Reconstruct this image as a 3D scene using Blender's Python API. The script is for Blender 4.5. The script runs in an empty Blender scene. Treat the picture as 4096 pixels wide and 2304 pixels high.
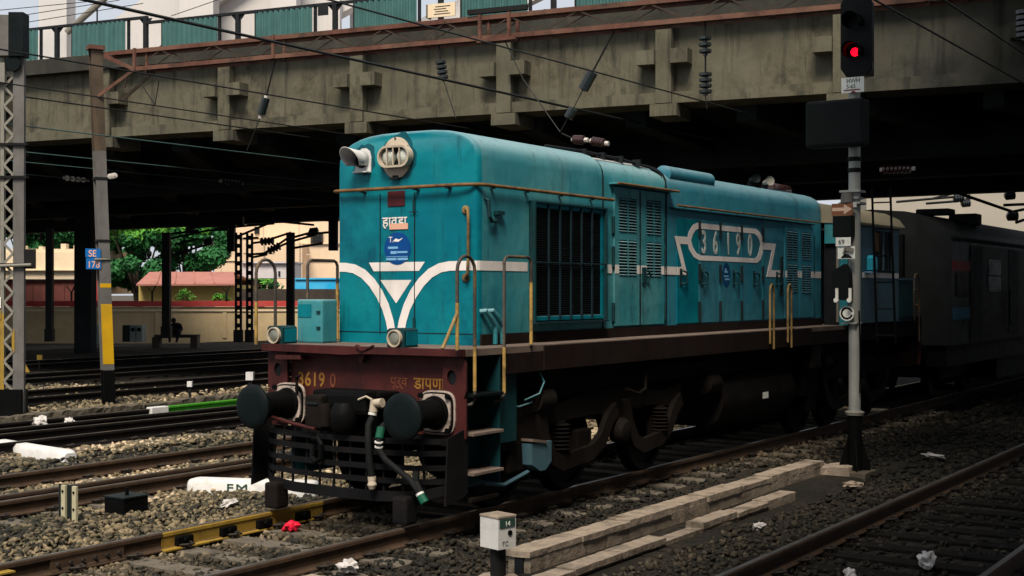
import bpy, bmesh, math, random
import numpy as np
from mathutils import Vector, Matrix, noise as mnoise

R = math.radians
S = bpy.context.scene
COL = S.collection
rnd = random.Random(7)

# ------------------------------------------------------------------ camera, light, exposure
YAW, EYE = R(33.66), Vector((8.625, -9.585, 2.263))
cam_d = bpy.data.cameras.new('camera')
cam_d.sensor_width = 36.0
cam_d.lens = 45.68
cam_d.clip_start, cam_d.clip_end = 0.1, 3000
cam = bpy.data.objects.new('camera', cam_d)
cam.location = EYE
cam.rotation_euler = (R(90.13), 0, YAW)
COL.objects.link(cam)
S.camera = cam

SUN_DIR = Vector((0.28, -0.62, 0.98)).normalized()      # from the scene towards the sun
SUN_EL = math.asin(SUN_DIR.z)
SUN_AZ = math.atan2(SUN_DIR.x, SUN_DIR.y)
W = bpy.data.worlds.new('World')
S.world = W
W.use_nodes = True
nt = W.node_tree
nt.nodes.clear()
out = nt.nodes.new('ShaderNodeOutputWorld')
bgd = nt.nodes.new('ShaderNodeBackground')
sky = nt.nodes.new('ShaderNodeTexSky')
sky.sky_type = 'NISHITA'
sky.sun_disc = False
sky.sun_elevation = SUN_EL
sky.sun_rotation = SUN_AZ
sky.air_density, sky.dust_density, sky.ozone_density = 1.0, 4.0, 1.0
clouds = nt.nodes.new('ShaderNodeMixRGB')                # a thin, even overcast over the blue
clouds.inputs[0].default_value = 0.86
clouds.inputs[2].default_value = (6.6, 7.0, 7.6, 1)
nt.links.new(sky.outputs[0], clouds.inputs[1])
nt.links.new(clouds.outputs[0], bgd.inputs[0])
bgd.inputs[1].default_value = 0.08
nt.links.new(bgd.outputs[0], out.inputs[0])

sun_d = bpy.data.lights.new('sun', 'SUN')
sun_d.energy = 3.7
sun_d.angle = R(22)
sun_d.color = (1.0, 0.90, 0.76)
sun = bpy.data.objects.new('sun', sun_d)
sun.rotation_euler = SUN_DIR.to_track_quat('Z', 'Y').to_euler()
sun.location = (20, -20, 40)
COL.objects.link(sun)

S.view_settings.view_transform = 'Standard'
S.view_settings.look = 'None'
S.view_settings.gamma = 1.0
S.view_settings.exposure = 0.42
S.view_settings.use_curve_mapping = False
S.cycles.max_bounces = 6
S.cycles.diffuse_bounces = 1
S.cycles.glossy_bounces = 3
S.cycles.sample_clamp_indirect = 6
S.cycles.use_denoising = True

# ------------------------------------------------------------------ materials
MATS = {}

def mat(name, col, rough=0.8, metal=0.0, var=0.25, scale=3.0, dirt=None, dirt_amt=0.35, dirt_scale=1.2,
        streak=None, streak_amt=0.4, bump=0.15, bump_scale=40.0, spec=0.2, fade=None, fade_amt=0.5, soot=None, soot_amt=0.6, wave=0, top_light=None, top_light_amt=0.6):
    """base colour + fine value noise + dirt patches + vertical run-off streaks + fine relief"""
    if name in MATS:
        return MATS[name]
    m = bpy.data.materials.new(name)
    m.use_nodes = True
    t = m.node_tree
    N, L = t.nodes, t.links
    b = N['Principled BSDF']
    b.inputs['Roughness'].default_value = rough
    b.inputs['Metallic'].default_value = metal
    b.inputs['Specular IOR Level'].default_value = spec
    tc = N.new('ShaderNodeTexCoord')
    geo = N.new('ShaderNodeNewGeometry')

    def noise(sc, det=4, stretch=None, rgh=0.6):
        n = N.new('ShaderNodeTexNoise')
        n.inputs['Scale'].default_value = sc
        n.inputs['Detail'].default_value = det
        n.inputs['Roughness'].default_value = rgh
        mp = N.new('ShaderNodeMapping')
        mp.inputs['Scale'].default_value = stretch or (1, 1, 1)
        L.new(geo.outputs['Position'], mp.inputs[0])
        L.new(mp.outputs[0], n.inputs['Vector'])
        return n.outputs['Fac']

    def ramp(src, lo, hi):
        r = N.new('ShaderNodeMapRange')
        r.inputs[1].default_value, r.inputs[2].default_value = lo, hi
        L.new(src, r.inputs[0])
        return r.outputs[0]

    def mix(fac, a, c, amt=1.0, mode='MIX'):
        mx = N.new('ShaderNodeMixRGB')
        mx.blend_type = mode
        if amt != 1.0:
            mu = N.new('ShaderNodeMath')
            mu.operation = 'MULTIPLY'
            mu.inputs[1].default_value = amt
            L.new(fac, mu.inputs[0])
            fac = mu.outputs[0]
        L.new(fac, mx.inputs[0])
        for k, v in ((1, a), (2, c)):
            if hasattr(v, 'default_value') or hasattr(v, 'is_linked'):
                L.new(v, mx.inputs[k])
            else:
                mx.inputs[k].default_value = (*v, 1)
        return mx.outputs[0]

    c = col
    dark = tuple(x * (1 - var) for x in col)
    lite = tuple(min(1, x * (1 + var)) for x in col)
    fine = ramp(noise(scale, 6), 0.3, 0.7)
    c = mix(fine, dark, lite)
    if fade:
        c = mix(ramp(noise(0.9, 5, rgh=0.55), 0.42, 0.62), c, fade, fade_amt)
    if dirt:
        c = mix(ramp(noise(dirt_scale, 7, rgh=0.7), 0.5, 0.68), c, dirt, dirt_amt)
    if streak:
        c = mix(ramp(noise(3.2, 5, (1, 1, 0.09), 0.65), 0.52, 0.72), c, streak, streak_amt)
    if top_light:                                              # up-facing parts paler: skylight put into the colour
        sx_ = N.new('ShaderNodeSeparateXYZ')
        L.new(geo.outputs['Normal'], sx_.inputs[0])
        c = mix(ramp(sx_.outputs[2], 0.12, 0.75), c, top_light, top_light_amt)
    if soot:
        c = mix(ramp(noise(2.6, 8, (1, 1, 0.35), 0.75), 0.55, 0.68), c, soot, soot_amt)
        c = mix(ramp(noise(11.0, 6, (1, 1, 0.10), 0.7), 0.58, 0.72), c, soot, soot_amt)
        c = mix(ramp(noise(26.0, 4, (1, 1, 0.8), 0.6), 0.66, 0.74), c, soot, soot_amt * 0.9)
    L.new(c, b.inputs['Base Color'])
    rr = N.new('ShaderNodeMapRange')
    rr.inputs[3].default_value, rr.inputs[4].default_value = max(0.05, rough - 0.12), min(1, rough + 0.12)
    L.new(noise(scale * 1.7, 4), rr.inputs[0])
    L.new(rr.outputs[0], b.inputs['Roughness'])
    if bump:
        bp = N.new('ShaderNodeBump')
        bp.inputs['Strength'].default_value = bump
        bp.inputs['Distance'].default_value = 0.02
        L.new(noise(bump_scale, 5), bp.inputs['Height'])
        if wave:
            b2_ = N.new('ShaderNodeBump')
            b2_.inputs['Strength'].default_value = wave
            b2_.inputs['Distance'].default_value = 0.05
            L.new(noise(2.3, 2), b2_.inputs['Height'])
            L.new(b2_.outputs[0], bp.inputs['Normal'])
        L.new(bp.outputs[0], b.inputs['Normal'])
    MATS[name] = m
    return m

def emit(name, col, strength):
    m = bpy.data.materials.new(name)
    m.use_nodes = True
    b = m.node_tree.nodes['Principled BSDF']
    b.inputs['Base Color'].default_value = (*col, 1)
    b.inputs['Emission Color'].default_value = (*col, 1)
    b.inputs['Emission Strength'].default_value = strength
    MATS[name] = m
    return m

TEAL = mat('teal_paint', (0.001, 0.135, 0.188), 0.42, var=0.10, scale=2.2, dirt=(0.001, 0.058, 0.105), dirt_amt=0.8, dirt_scale=0.8,
           streak=(0.010, 0.165, 0.195), streak_amt=0.55, bump=0.06, bump_scale=5, fade=(0.005, 0.225, 0.260), fade_amt=0.85, spec=0.10, soot=(0.006, 0.040, 0.052), soot_amt=0.62, wave=0.35, top_light=(0.20, 0.33, 0.37), top_light_amt=0.65)
TEAL2 = mat('teal_paint_pale', (0.030, 0.215, 0.255), 0.42, var=0.10, scale=2.0, dirt=(0.003, 0.120, 0.170), dirt_amt=0.75, dirt_scale=0.8,
            streak=(0.120, 0.235, 0.245), streak_amt=0.5, bump=0.06, bump_scale=5, fade=(0.085, 0.285, 0.300), fade_amt=0.75, spec=0.22, soot=(0.018, 0.055, 0.065), soot_amt=0.62, wave=0.35, top_light=(0.26, 0.38, 0.41), top_light_amt=0.65)
TEAL3 = mat('blue_teal_paint', (0.024, 0.190, 0.260), 0.42, var=0.10, scale=2.0, dirt=(0.006, 0.105, 0.175), dirt_amt=0.7, dirt_scale=0.9,
            streak=(0.085, 0.175, 0.215), streak_amt=0.5, bump=0.06, bump_scale=5, fade=(0.055, 0.230, 0.285), fade_amt=0.7, spec=0.25, soot=(0.02, 0.045, 0.058), soot_amt=0.62, wave=0.35, top_light=(0.20, 0.32, 0.36), top_light_amt=0.65)
TEALD = mat('teal_paint_grimy', (0.0044, 0.0374, 0.044), 0.6, var=0.25, dirt=(0.0088, 0.011, 0.011), dirt_amt=0.7, streak=(0.0132, 0.0132, 0.01232))
TEALP = mat('fresh_dark_teal_paint', (0.003, 0.075, 0.10), 0.5, var=0.2, scale=6)
BLUEG = mat('blue_grey_paint', (0.056, 0.12, 0.152), 0.5, var=0.15, streak=(0.08, 0.096, 0.096))
STRIPE = mat('white_stripe_paint', (0.80, 0.745, 0.71), 0.5, var=0.06, dirt=(0.45, 0.38, 0.31), dirt_amt=0.4, streak=(0.42, 0.33, 0.24), streak_amt=0.3, bump=0.03)
REDOX = mat('red_oxide_paint', (0.0612, 0.0136, 0.01233), 0.6, var=0.25, dirt=(0.0187, 0.00935, 0.0085), dirt_amt=0.75, streak=(0.0153, 0.0085, 0.00765), streak_amt=0.6, soot=(0.0102, 0.0085, 0.0085), soot_amt=0.7)
SILL = mat('brown_sill_paint', (0.01547, 0.01052, 0.009285), 0.7, var=0.25, dirt=(0.02165, 0.006806, 0.006188), dirt_amt=0.35, streak=(0.006188, 0.00495, 0.004641), spec=0.07)
DECK = mat('dusty_deck_plate', (0.1466, 0.1115, 0.0924), 0.9, var=0.25, scale=5, dirt=(0.05738, 0.03825, 0.03188), dirt_amt=0.6)
BLACK = mat('black_greasy_iron', (0.00294, 0.00315, 0.00336), 0.55, var=0.4, dirt=(0.00945, 0.00756, 0.00588), dirt_amt=0.5, bump=0.3, spec=0.07)
BOGIE = mat('bogie_dusty_iron', (0.01003, 0.008019, 0.006905), 0.8, var=0.35, dirt=(0.00401, 0.003564, 0.003341), dirt_amt=0.6, bump=0.3, spec=0.07)
PLOUGH = mat('plough_black_paint', (0.008008, 0.008008, 0.008808), 0.55, var=0.3, dirt=(0.02002, 0.01401, 0.01201), dirt_amt=0.6, spec=0.07)
BUFFER = mat('buffer_face_grease', (0.0035, 0.0070, 0.0080), 0.55, var=0.3, dirt=(0.012, 0.010, 0.008), dirt_amt=0.5, dirt_scale=6, spec=0.10)
CREAMP = mat('peeling_cream_paint', (0.46, 0.38, 0.33), 0.7, var=0.15, scale=8, dirt=(0.012, 0.012, 0.012), dirt_amt=1.0, dirt_scale=4.5)
BEIGE = mat('beige_lamp_plate', (0.47, 0.40, 0.31), 0.55, var=0.1, dirt=(0.2, 0.15, 0.1), dirt_amt=0.4, dirt_scale=8)
WHITE = mat('white_paint', (0.66, 0.65, 0.63), 0.5, var=0.06, dirt=(0.3, 0.28, 0.25), dirt_amt=0.4, dirt_scale=5)
RUSTY = mat('yellow_rusty_tube', (0.24, 0.16, 0.06), 0.6, var=0.3, scale=9, dirt=(0.045, 0.032, 0.022), dirt_amt=0.95, dirt_scale=3.5)
TUBE = mat('dark_worn_tube', (0.0595, 0.0525, 0.0455), 0.5, var=0.3, scale=9, dirt=(0.245, 0.147, 0.042), dirt_amt=0.8, dirt_scale=2.2)
BRONZE = mat('brown_gutter_paint', (0.168, 0.0875, 0.0315), 0.55, var=0.3, scale=8, dirt=(0.035, 0.0245, 0.021), dirt_amt=0.9, dirt_scale=5)
DARK = mat('dark_recess', (0.008, 0.010, 0.012), 0.7, var=0.3)
GRILLE = mat('grille_slat_paint', (0.009, 0.011, 0.013), 0.5, var=0.3)
BAR = mat('grille_bar_paint', (0.010, 0.024, 0.032), 0.5, var=0.3)
GLASS = mat('lamp_glass', (0.17, 0.18, 0.15), 0.12, var=0.35, scale=9, spec=0.8, bump=0)
PANE = mat('dark_window_pane', (0.012, 0.014, 0.016), 0.1, var=0.2, spec=0.7, bump=0)
REDP = mat('dull_red_plate', (0.075, 0.012, 0.016), 0.5, var=0.3)
BLUEO = mat('blue_sticker', (0.002, 0.055, 0.23), 0.5, var=0.1, bump=0, spec=0.15)
BLUEL = mat('pale_blue_print', (0.18, 0.42, 0.66), 0.5, var=0.08, bump=0)
ORANGE = mat('faded_yellow_lettering', (0.30, 0.145, 0.025), 0.7, var=0.3, scale=12, dirt=(0.10, 0.03, 0.022), dirt_amt=0.8, dirt_scale=6, bump=0)
ORANGF = mat('worn_yellow_lettering', (0.17, 0.055, 0.025), 0.7, var=0.3, scale=12, dirt=(0.10, 0.025, 0.022), dirt_amt=0.9, dirt_scale=6, bump=0)
NUMB = mat('number_white_paint', (0.50, 0.55, 0.52), 0.5, var=0.1, bump=0)
RUBBER = mat('hose_rubber', (0.007, 0.008, 0.008), 0.7, var=0.2, spec=0.15)
GREEN = mat('green_hose_cap', (0.005, 0.075, 0.0425), 0.5, var=0.2)
CONC = mat('bridge_concrete', (0.104, 0.098, 0.070), 0.9, var=0.25, scale=1.4, dirt=(0.030, 0.031, 0.026), dirt_amt=0.92, dirt_scale=0.9,
           streak=(0.017, 0.018, 0.017), streak_amt=0.92, bump=0.4, bump_scale=7, fade=(0.145, 0.128, 0.086), fade_amt=0.8, spec=0.15, soot=(0.024, 0.026, 0.02), soot_amt=0.6)
CONC2 = mat('parapet_concrete_grimy', (0.036, 0.0352, 0.0288), 0.9, var=0.35, scale=1.5, dirt=(0.088, 0.076, 0.0544), dirt_amt=0.5, dirt_scale=0.9,
            streak=(0.024, 0.024, 0.0216), streak_amt=0.7, bump=0.35, bump_scale=9, spec=0.2)
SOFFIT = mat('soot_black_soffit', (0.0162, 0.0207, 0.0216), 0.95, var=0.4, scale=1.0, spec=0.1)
CORR = mat('green_corrugated_sheet', (0.058, 0.145, 0.140), 0.6, var=0.12, dirt=(0.036, 0.095, 0.095), dirt_amt=0.5, streak=(0.022, 0.065, 0.068), streak_amt=0.5, bump=0)
STEEL = mat('dark_railing_steel', (0.0108, 0.0126, 0.0144), 0.6, var=0.3)
TRUSS = mat('red_oxide_truss', (0.108, 0.04464, 0.03168), 0.7, var=0.3, scale=5, dirt=(0.03456, 0.02304, 0.01728), dirt_amt=0.9, dirt_scale=1.4, fade=(0.1872, 0.108, 0.072), fade_amt=0.5)
TRUSSD = mat('brown_truss_lacing', (0.045, 0.032, 0.025), 0.7, var=0.3, scale=5)
MAST = mat('galvanised_mast', (0.132, 0.128, 0.12), 0.6, var=0.15, dirt=(0.08, 0.068, 0.056), dirt_amt=0.5, streak=(0.072, 0.056, 0.044), streak_amt=0.5)
MASTT = mat('rust_brown_mast_top', (0.075, 0.055, 0.038), 0.7, var=0.3, streak=(0.16, 0.10, 0.05), streak_amt=0.6)
LATT = mat('pale_lattice_paint', (0.225, 0.2137, 0.18), 0.6, var=0.2, dirt=(0.075, 0.0675, 0.06), dirt_amt=0.6, dirt_scale=3)
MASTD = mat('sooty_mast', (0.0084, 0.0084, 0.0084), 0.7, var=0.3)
YEL = mat('yellow_paint', (0.62, 0.35, 0.01), 0.5, var=0.1, dirt=(0.35, 0.22, 0.03), dirt_amt=0.4)
YELD = mat('dirty_yellow_paint', (0.33, 0.21, 0.035), 0.6, var=0.25, dirt=(0.10, 0.065, 0.03), dirt_amt=0.7, dirt_scale=3)
SIGNB = mat('blue_sign_enamel', (0.006, 0.115, 0.36), 0.4, var=0.08, bump=0)
PEACH = mat('peach_lettering', (0.72, 0.40, 0.28), 0.5, var=0.05, bump=0)
INSB = mat('black_insulator', (0.012, 0.016, 0.017), 0.25, var=0.2, spec=0.6, bump=0)
INSR = mat('brown_insulator', (0.033, 0.0132, 0.012), 0.25, var=0.2, spec=0.6, bump=0)
INSW = mat('white_insulator_cap', (0.55, 0.50, 0.46), 0.5, var=0.1, bump=0)
WIRE = mat('weathered_wire', (0.011, 0.013, 0.0125), 0.5, var=0.2, bump=0)
WIREB = mat('copper_wire_patina', (0.05, 0.095, 0.088), 0.45, var=0.2, bump=0)
RAILH = mat('polished_railhead', (0.22, 0.20, 0.18), 0.32, metal=0.75, var=0.2, bump=0.05)
RAILS = mat('rusty_rail_web', (0.06056, 0.03697, 0.02295), 0.8, var=0.3, scale=6, dirt=(0.02869, 0.0204, 0.0153), dirt_amt=0.6)
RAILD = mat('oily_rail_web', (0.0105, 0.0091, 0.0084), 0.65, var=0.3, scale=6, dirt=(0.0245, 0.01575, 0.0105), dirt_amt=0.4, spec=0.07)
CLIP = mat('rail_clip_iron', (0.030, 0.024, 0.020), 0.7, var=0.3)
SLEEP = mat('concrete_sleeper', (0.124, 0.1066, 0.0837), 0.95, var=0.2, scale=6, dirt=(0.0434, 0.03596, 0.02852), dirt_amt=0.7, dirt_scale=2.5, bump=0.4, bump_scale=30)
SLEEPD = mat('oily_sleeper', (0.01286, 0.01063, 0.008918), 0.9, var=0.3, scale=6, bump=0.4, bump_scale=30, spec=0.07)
TROUGH = mat('cable_trough_concrete', (0.33, 0.265, 0.205), 0.92, var=0.2, scale=7, dirt=(0.115, 0.095, 0.066), dirt_amt=0.85, dirt_scale=2.6, bump=0.6, bump_scale=22, soot=(0.06, 0.052, 0.042), soot_amt=0.6)
KERB = mat('mossy_drain_concrete', (0.096, 0.0816, 0.06), 0.95, var=0.25, scale=4, dirt=(0.036, 0.03264, 0.02496), dirt_amt=0.8, dirt_scale=1.6, streak=(0.0288, 0.0264, 0.02016), bump=0.5, bump_scale=14)
CREAMW = mat('cream_wall', (0.62, 0.47, 0.27), 0.9, var=0.10, scale=0.8, dirt=(0.36, 0.29, 0.16), dirt_amt=0.5, dirt_scale=0.35, streak=(0.34, 0.27, 0.16), streak_amt=0.35, bump=0.1)
PEACHW = mat('peach_plaster', (0.80, 0.60, 0.42), 0.9, var=0.05, scale=0.5, dirt=(0.66, 0.48, 0.32), dirt_amt=0.4, dirt_scale=0.2, streak=(0.6, 0.44, 0.3), streak_amt=0.3, bump=0.05)
SANDW = mat('sand_plaster', (0.76, 0.61, 0.42), 0.9, var=0.08, scale=0.6, dirt=(0.5, 0.4, 0.28), dirt_amt=0.4, dirt_scale=0.4, bump=0.1)
YELW = mat('yellow_wash_wall', (0.55, 0.41, 0.14), 0.9, var=0.1, scale=0.8, dirt=(0.40, 0.30, 0.11), dirt_amt=0.5, dirt_scale=0.5, bump=0.1)
ROOFR = mat('red_roof_sheet', (0.36, 0.155, 0.125), 0.8, var=0.12, scale=1.2, streak=(0.24, 0.10, 0.08), streak_amt=0.4, bump=0.1)
COPE = mat('red_coping_paint', (0.50, 0.060, 0.055), 0.7, var=0.12, scale=1.0, dirt=(0.40, 0.17, 0.14), dirt_amt=0.6, dirt_scale=0.5)
REDSH = mat('maroon_sheet', (0.14, 0.045, 0.038), 0.7, var=0.15, streak=(0.08, 0.03, 0.026), streak_amt=0.5)
BLUES = mat('blue_tarpaulin', (0.012, 0.40, 0.78), 0.5, var=0.08, scale=1.0, fade=(0.10, 0.50, 0.80), fade_amt=0.8)
WHITEW = mat('whitewashed_block', (0.60, 0.56, 0.57), 0.9, var=0.08, streak=(0.42, 0.38, 0.35), streak_amt=0.5)
BROWNW = mat('dark_brown_wall', (0.055, 0.045, 0.038), 0.9, var=0.3, scale=0.8)
PYLON = mat('pale_pylon_concrete', (0.60, 0.575, 0.56), 0.8, var=0.05, scale=0.2, streak=(0.48, 0.45, 0.43), streak_amt=0.3, bump=0)
CABG = mat('grey_cabinet', (0.30, 0.33, 0.31), 0.6, var=0.1)
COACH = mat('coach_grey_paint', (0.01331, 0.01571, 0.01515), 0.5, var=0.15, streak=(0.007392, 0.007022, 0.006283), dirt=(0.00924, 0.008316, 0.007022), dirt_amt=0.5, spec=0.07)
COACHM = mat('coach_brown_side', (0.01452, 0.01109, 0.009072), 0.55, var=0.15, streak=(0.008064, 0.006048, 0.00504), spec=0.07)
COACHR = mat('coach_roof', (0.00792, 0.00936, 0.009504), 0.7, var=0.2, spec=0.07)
DRED = mat('red_panel_paint', (0.17, 0.010, 0.012), 0.6, var=0.1)
DBLU = mat('blue_panel_paint', (0.012, 0.11, 0.19), 0.6, var=0.1)
TAN = mat('cab_roof_tan', (0.25, 0.215, 0.145), 0.6, var=0.15)
CYAN = mat('cyan_plastic', (0.03, 0.36, 0.50), 0.35, var=0.05, bump=0)
PLATE = mat('white_enamel_plate', (0.80, 0.80, 0.74), 0.5, var=0.05, dirt=(0.45, 0.43, 0.36), dirt_amt=0.5, dirt_scale=9, bump=0)
PLATEG = mat('dark_green_lettering', (0.03, 0.07, 0.055), 0.6, var=0.1, bump=0)
ARROWB = mat('orange_brown_board', (0.22, 0.09, 0.045), 0.6, var=0.15, bump=0)
ARROWW = mat('pale_arrow_paint', (0.66, 0.46, 0.33), 0.6, var=0.05, bump=0)
SIGBLK = mat('signal_black', (0.004, 0.006, 0.006), 0.6, var=0.2, spec=0.12)
SIGSIDE = mat('signal_side_grey', (0.01, 0.015, 0.015), 0.5, var=0.2)
SIGPOST = mat('silver_signal_post', (0.336, 0.344, 0.32), 0.45, metal=0.2, var=0.12, streak=(0.208, 0.2, 0.168), streak_amt=0.4)
BARK = mat('tree_bark', (0.045, 0.036, 0.026), 0.95, var=0.3)
LEAFA = mat('leaf_dark', (0.025, 0.1313, 0.0375), 0.6, var=0.45, scale=1.3, bump=0)
LEAFB = mat('leaf_bright', (0.1063, 0.325, 0.0375), 0.6, var=0.35, scale=1.3, bump=0)
SKIN = mat('skin_in_shade', (0.05, 0.032, 0.025), 0.7, var=0.1, bump=0)
CLOTH = mat('dark_clothes', (0.010, 0.011, 0.016), 0.9, var=0.2, bump=0)
LITW = mat('white_plastic_litter', (0.525, 0.495, 0.4725), 0.6, var=0.05, bump=0)
LITR = mat('crimson_plastic_litter', (0.60, 0.012, 0.04), 0.5, var=0.2, bump=0)
LITT = mat('grey_tarpaulin_scrap', (0.085, 0.078, 0.068), 0.8, var=0.2)
LIME = mat('green_painted_rail', (0.055, 0.27, 0.02), 0.55, var=0.15, dirt=(0.03, 0.14, 0.015), dirt_amt=0.5)
LAMPR = emit('red_signal_lens', (1.0, 0.0, 0.012), 2.2)

# ------------------------------------------------------------------ mesh builder
UZ = Vector((0, 0, 1))

class MB:
    def __init__(self):
        self.v, self.f = [], []

    def add(self, vs, fs):
        o = len(self.v)
        self.v += [tuple(p) for p in vs]
        self.f += [[i + o for i in q] for q in fs]
        return self

    def box(self, x0, x1, y0, y1, z0, z1, bev=0.0):
        if bev <= 0:
            vs = [(x, y, z) for x in (x0, x1) for y in (y0, y1) for z in (z0, z1)]
            return self.add(vs, [(0, 1, 3, 2), (4, 6, 7, 5), (0, 4, 5, 1), (2, 3, 7, 6), (0, 2, 6, 4), (1, 5, 7, 3)])
        bm = bmesh.new()
        bmesh.ops.create_cube(bm, size=1)
        for q in bm.verts:
            q.co = Vector((q.co.x * (x1 - x0) + (x0 + x1) / 2, q.co.y * (y1 - y0) + (y0 + y1) / 2, q.co.z * (z1 - z0) + (z0 + z1) / 2))
        bmesh.ops.bevel(bm, geom=bm.edges[:], offset=bev, segments=2, affect='EDGES', profile=0.6)
        return self.bm(bm)

    def rough(self, x0, x1, y0, y1, z0, z1, amp=0.012, seed=0):
        bm = bmesh.new()
        nx_, ny_, nz_ = [max(1, min(9, int(abs(d) / 0.09))) for d in (x1 - x0, y1 - y0, z1 - z0)]
        gx = [x0 + (x1 - x0) * i / nx_ for i in range(nx_ + 1)]
        gy = [y0 + (y1 - y0) * i / ny_ for i in range(ny_ + 1)]
        gz_ = [z0 + (z1 - z0) * i / nz_ for i in range(nz_ + 1)]
        idx = {}
        def V(i, j, k):
            if (i, j, k) not in idx:
                edge = (i in (0, nx_)) + (j in (0, ny_)) + (k in (0, nz_))
                p = Vector((gx[i], gy[j], gz_[k]))
                n = mnoise.noise_vector(p * 9 + Vector((seed, seed, seed))) * amp * (0.6 if edge < 2 else 1.2)
                if edge > 1:
                    c_ = Vector(((x0 + x1) / 2, (y0 + y1) / 2, (z0 + z1) / 2))
                    n += (c_ - p).normalized() * amp * 1.6 * max(0, mnoise.noise(p * 5 + Vector((seed, 0, 0))) + 0.25)
                idx[(i, j, k)] = bm.verts.new(p + n)
            return idx[(i, j, k)]
        for i in range(nx_):
            for j in range(ny_):
                for k in (0, nz_):
                    bm.faces.new((V(i, j, k), V(i + 1, j, k), V(i + 1, j + 1, k), V(i, j + 1, k)))
        for i in range(nx_):
            for k in range(nz_):
                for j in (0, ny_):
                    bm.faces.new((V(i, j, k), V(i + 1, j, k), V(i + 1, j, k + 1), V(i, j, k + 1)))
        for j in range(ny_):
            for k in range(nz_):
                for i in (0, nx_):
                    bm.faces.new((V(i, j, k), V(i, j + 1, k), V(i, j + 1, k + 1), V(i, j, k + 1)))
        return self.bm(bm)

    def bm(self, bm):
        bm.verts.index_update()
        self.add([q.co for q in bm.verts], [[q.index for q in fc.verts] for fc in bm.faces])
        bm.free()
        return self

    def obox(self, c, ux, uy, uz, sx, sy, sz):
        c, ux, uy, uz = Vector(c), Vector(ux).normalized(), Vector(uy).normalized(), Vector(uz).normalized()
        vs = [c + ux * (a * sx / 2) + uy * (b * sy / 2) + uz * (d * sz / 2) for a in (-1, 1) for b in (-1, 1) for d in (-1, 1)]
        return self.add(vs, [(0, 1, 3, 2), (4, 6, 7, 5), (0, 4, 5, 1), (2, 3, 7, 6), (0, 2, 6, 4), (1, 5, 7, 3)])

    def bar(self, p, q, w, h=None, up=UZ):
        p, q = Vector(p), Vector(q)
        d = (q - p)
        n = d.normalized()
        s = n.cross(up)
        if s.length < 1e-4:
            s = n.cross(Vector((0, 1, 0)))
        s.normalize()
        return self.obox((p + q) / 2, n, s, s.cross(n), d.length, w, h or w)

    def cyl(self, p, q, r0, r1=None, n=14, cap=True):
        p, q = Vector(p), Vector(q)
        r1 = r0 if r1 is None else r1
        d = (q - p).normalized()
        s = d.cross(UZ)
        if s.length < 1e-4:
            s = Vector((1, 0, 0))
        s.normalize()
        t = s.cross(d)
        vs = []
        for k in range(n):
            a = 2 * math.pi * k / n
            e = s * math.cos(a) + t * math.sin(a)
            vs += [p + e * r0, q + e * r1]
        fs = [(2 * k, 2 * ((k + 1) % n), 2 * ((k + 1) % n) + 1, 2 * k + 1) for k in range(n)]
        if cap:
            fs += [[2 * k for k in range(n)][::-1], [2 * k + 1 for k in range(n)]]
        return self.add(vs, fs)

    def tube(self, pts, r, n=8):
        pts = [Vector(p) for p in pts]
        rings = []
        s = None
        for i, p in enumerate(pts):
            d = (pts[min(i + 1, len(pts) - 1)] - pts[max(i - 1, 0)]).normalized()
            if s is None:
                s = d.cross(UZ)
                if s.length < 1e-3:
                    s = d.cross(Vector((0, 1, 0)))
            s = (s - d * s.dot(d)).normalized()
            t = d.cross(s)
            rr = r[i] if isinstance(r, (list, tuple)) else r
            rings.append([p + (s * math.cos(2 * math.pi * k / n) + t * math.sin(2 * math.pi * k / n)) * rr for k in range(n)])
        vs = [q for g in rings for q in g]
        fs = []
        for i in range(len(rings) - 1):
            for k in range(n):
                k2 = (k + 1) % n
                fs.append((i * n + k, i * n + k2, (i + 1) * n + k2, (i + 1) * n + k))
        fs += [list(range(n))[::-1], [(len(rings) - 1) * n + k for k in range(n)]]
        return self.add(vs, fs)

    def lathe(self, o, ax, prof, n=20, sx=1.0, sup=None):
        """prof: (distance along axis, radius); sup/sx stretch one radial direction"""
        o, ax = Vector(o), Vector(ax).normalized()
        s = ax.cross(UZ)
        if s.length < 1e-4:
            s = Vector((1, 0, 0))
        s.normalize()
        t = s.cross(ax)
        vs = []
        for (d, r) in prof:
            for k in range(n):
                a = 2 * math.pi * k / n
                vs.append(o + ax * d + s * (math.cos(a) * r * sx) + t * (math.sin(a) * r))
        fs = []
        for i in range(len(prof) - 1):
            for k in range(n):
                k2 = (k + 1) % n
                fs.append((i * n + k, i * n + k2, (i + 1) * n + k2, (i + 1) * n + k))
        fs += [list(range(n))[::-1], [(len(prof) - 1) * n + k for k in range(n)]]
        return self.add(vs, fs)

    def prism(self, poly, o, u, v, t):
        """poly in the (u,v) plane through o, thickened by t along u x v"""
        o, u, v = Vector(o), Vector(u), Vector(v)
        n = u.cross(v).normalized()
        a = [o + u * p[0] + v * p[1] for p in poly]
        m = len(a)
        vs = a + [p + n * t for p in a]
        area = sum(poly[i][0] * poly[(i + 1) % m][1] - poly[(i + 1) % m][0] * poly[i][1] for i in range(m))
        lo, hi = list(range(m)), list(range(m, 2 * m))
        fs = [lo[::-1], hi] if area > 0 else [lo, hi[::-1]]
        for i in range(m):
            j = (i + 1) % m
            fs.append((i, j, j + m, i + m) if area > 0 else (j, i, i + m, j + m))
        return self.add(vs, fs)

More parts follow.
